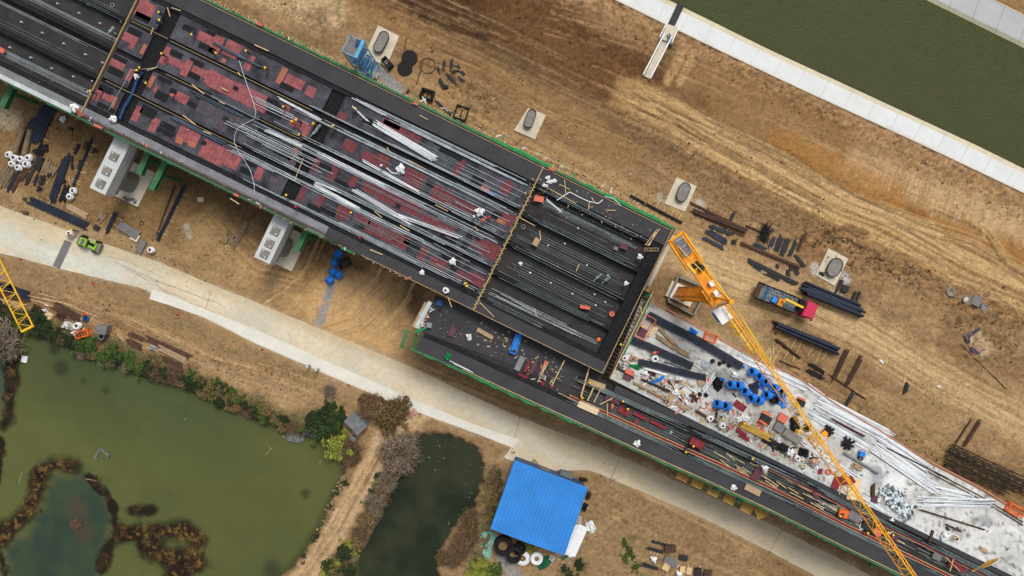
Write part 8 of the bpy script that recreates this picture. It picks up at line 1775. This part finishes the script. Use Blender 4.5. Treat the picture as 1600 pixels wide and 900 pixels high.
bits(160, [(990,490),(1060,560),(1160,640),(1260,650),(1340,720),(1430,800),(1540,850)], 22, ZR, ['rust','stub','offwhite','dark'], .06, .22, 'slab_litter', 'fine scraps spread thinly over the white slab', 3, SP)
bits(170, [(800,545),(840,575),(870,590),(860,560),(780,535),(730,520)], 10, ZR-.8, ['palebrown','stub','offwhite','timber','rust'], .06, .25, 'ramp_litter', 'dusty scraps on the wide start of the ramp', 4)
bits(150, [(690,510),(760,520),(800,550)], 14, ZR-.8, ['palebrown','stub','offwhite'], .04, .12, 'ramp_litter', 'fine dust scraps on the wide start of the ramp', 5)
bits(60, [(670,480),(655,515)], 3, ZR-.4, ['offwhite','galv','salmon'], .15, .4, 'ramp_litter', 'pale scraps heaped at the end of the ramp', 6)
bits(170, [(840,285),(900,320),(960,340),(1020,370)], 14, ZD, ['offwhite','timber','stub','rust'], .04, .18, 'deck_litter', 'small scraps on the flange right of the divider', 7)
bits(260, [(60,160),(340,300)], 34, ZD-.02, ['stub','palebrown','offwhite'], .03, .1, 'deck_litter', 'dusty crumbs over the left deck', 8, [tuple(DP(S0, 5)), tuple(DP(240, 5)), tuple(DP(240, 245)), tuple(DP(S0, 245))])
bits(60, [(1400,770),(1416,800)], 9, ZR, ['white','galvdull'], .1, .25, 'slab_litter', 'pale crumbs round the rubble heap', 9, SP)
bits(90, [(130,180),(300,262),(450,345),(640,438)], 1.2, ZD-.05, ['offwhite','rust','salmon','stub'], .08, .3, 'deck_litter', 'scraps along the lower edge walkway', 10)
bits(120, [(330,5),(600,125),(800,222),(1000,320)], 1.5, ZD+.02, ['offwhite','rust','galvdull','greenbright'], .08, .35, 'deck_litter', 'scraps caught along the top edge net', 11)
bits(90, [(650,700),(745,700),(752,790),(690,860)], 20, WATER+.0, ['white','galvdull'], .03, .09, 'floating_litter', 'tiny white litter floating on the small pond', 12, PR)
bits(90, [(905,780),(915,800),(900,825),(862,872),(1050,880),(1100,895)], 7, 0, ['white','rust','offwhite','stub'], .06, .2, 'yard_litter', 'scraps scattered round the shed and the bottom pile', 13)
bits(60, [(60,480),(120,505),(190,530)], 6, 0, ['white','rust','palebrown','salmon'], .06, .25, 'yard_litter', 'scraps scattered on the pond bank', 14)
bits(140, [(300,350),(450,640),(60,300),(700,130),(1100,300),(1400,600),(1500,680),(1000,820)], 70, 0, ['white','offwhite'], .04, .12, 'yard_litter', 'white specks of paper on the bare soil', 15)
for o in list(bpy.data.objects):
    if o.type == 'EMPTY' and o.parent is None and o.get('label') == 'x': 
        for ch in list(o.children): bpy.data.objects.remove(ch)
        bpy.data.objects.remove(o)
for o in bpy.data.objects:
    l = o.get('label')
    if l and o.parent is None and len(l.split()) > 16: o['label'] = ' '.join(l.split()[:16])
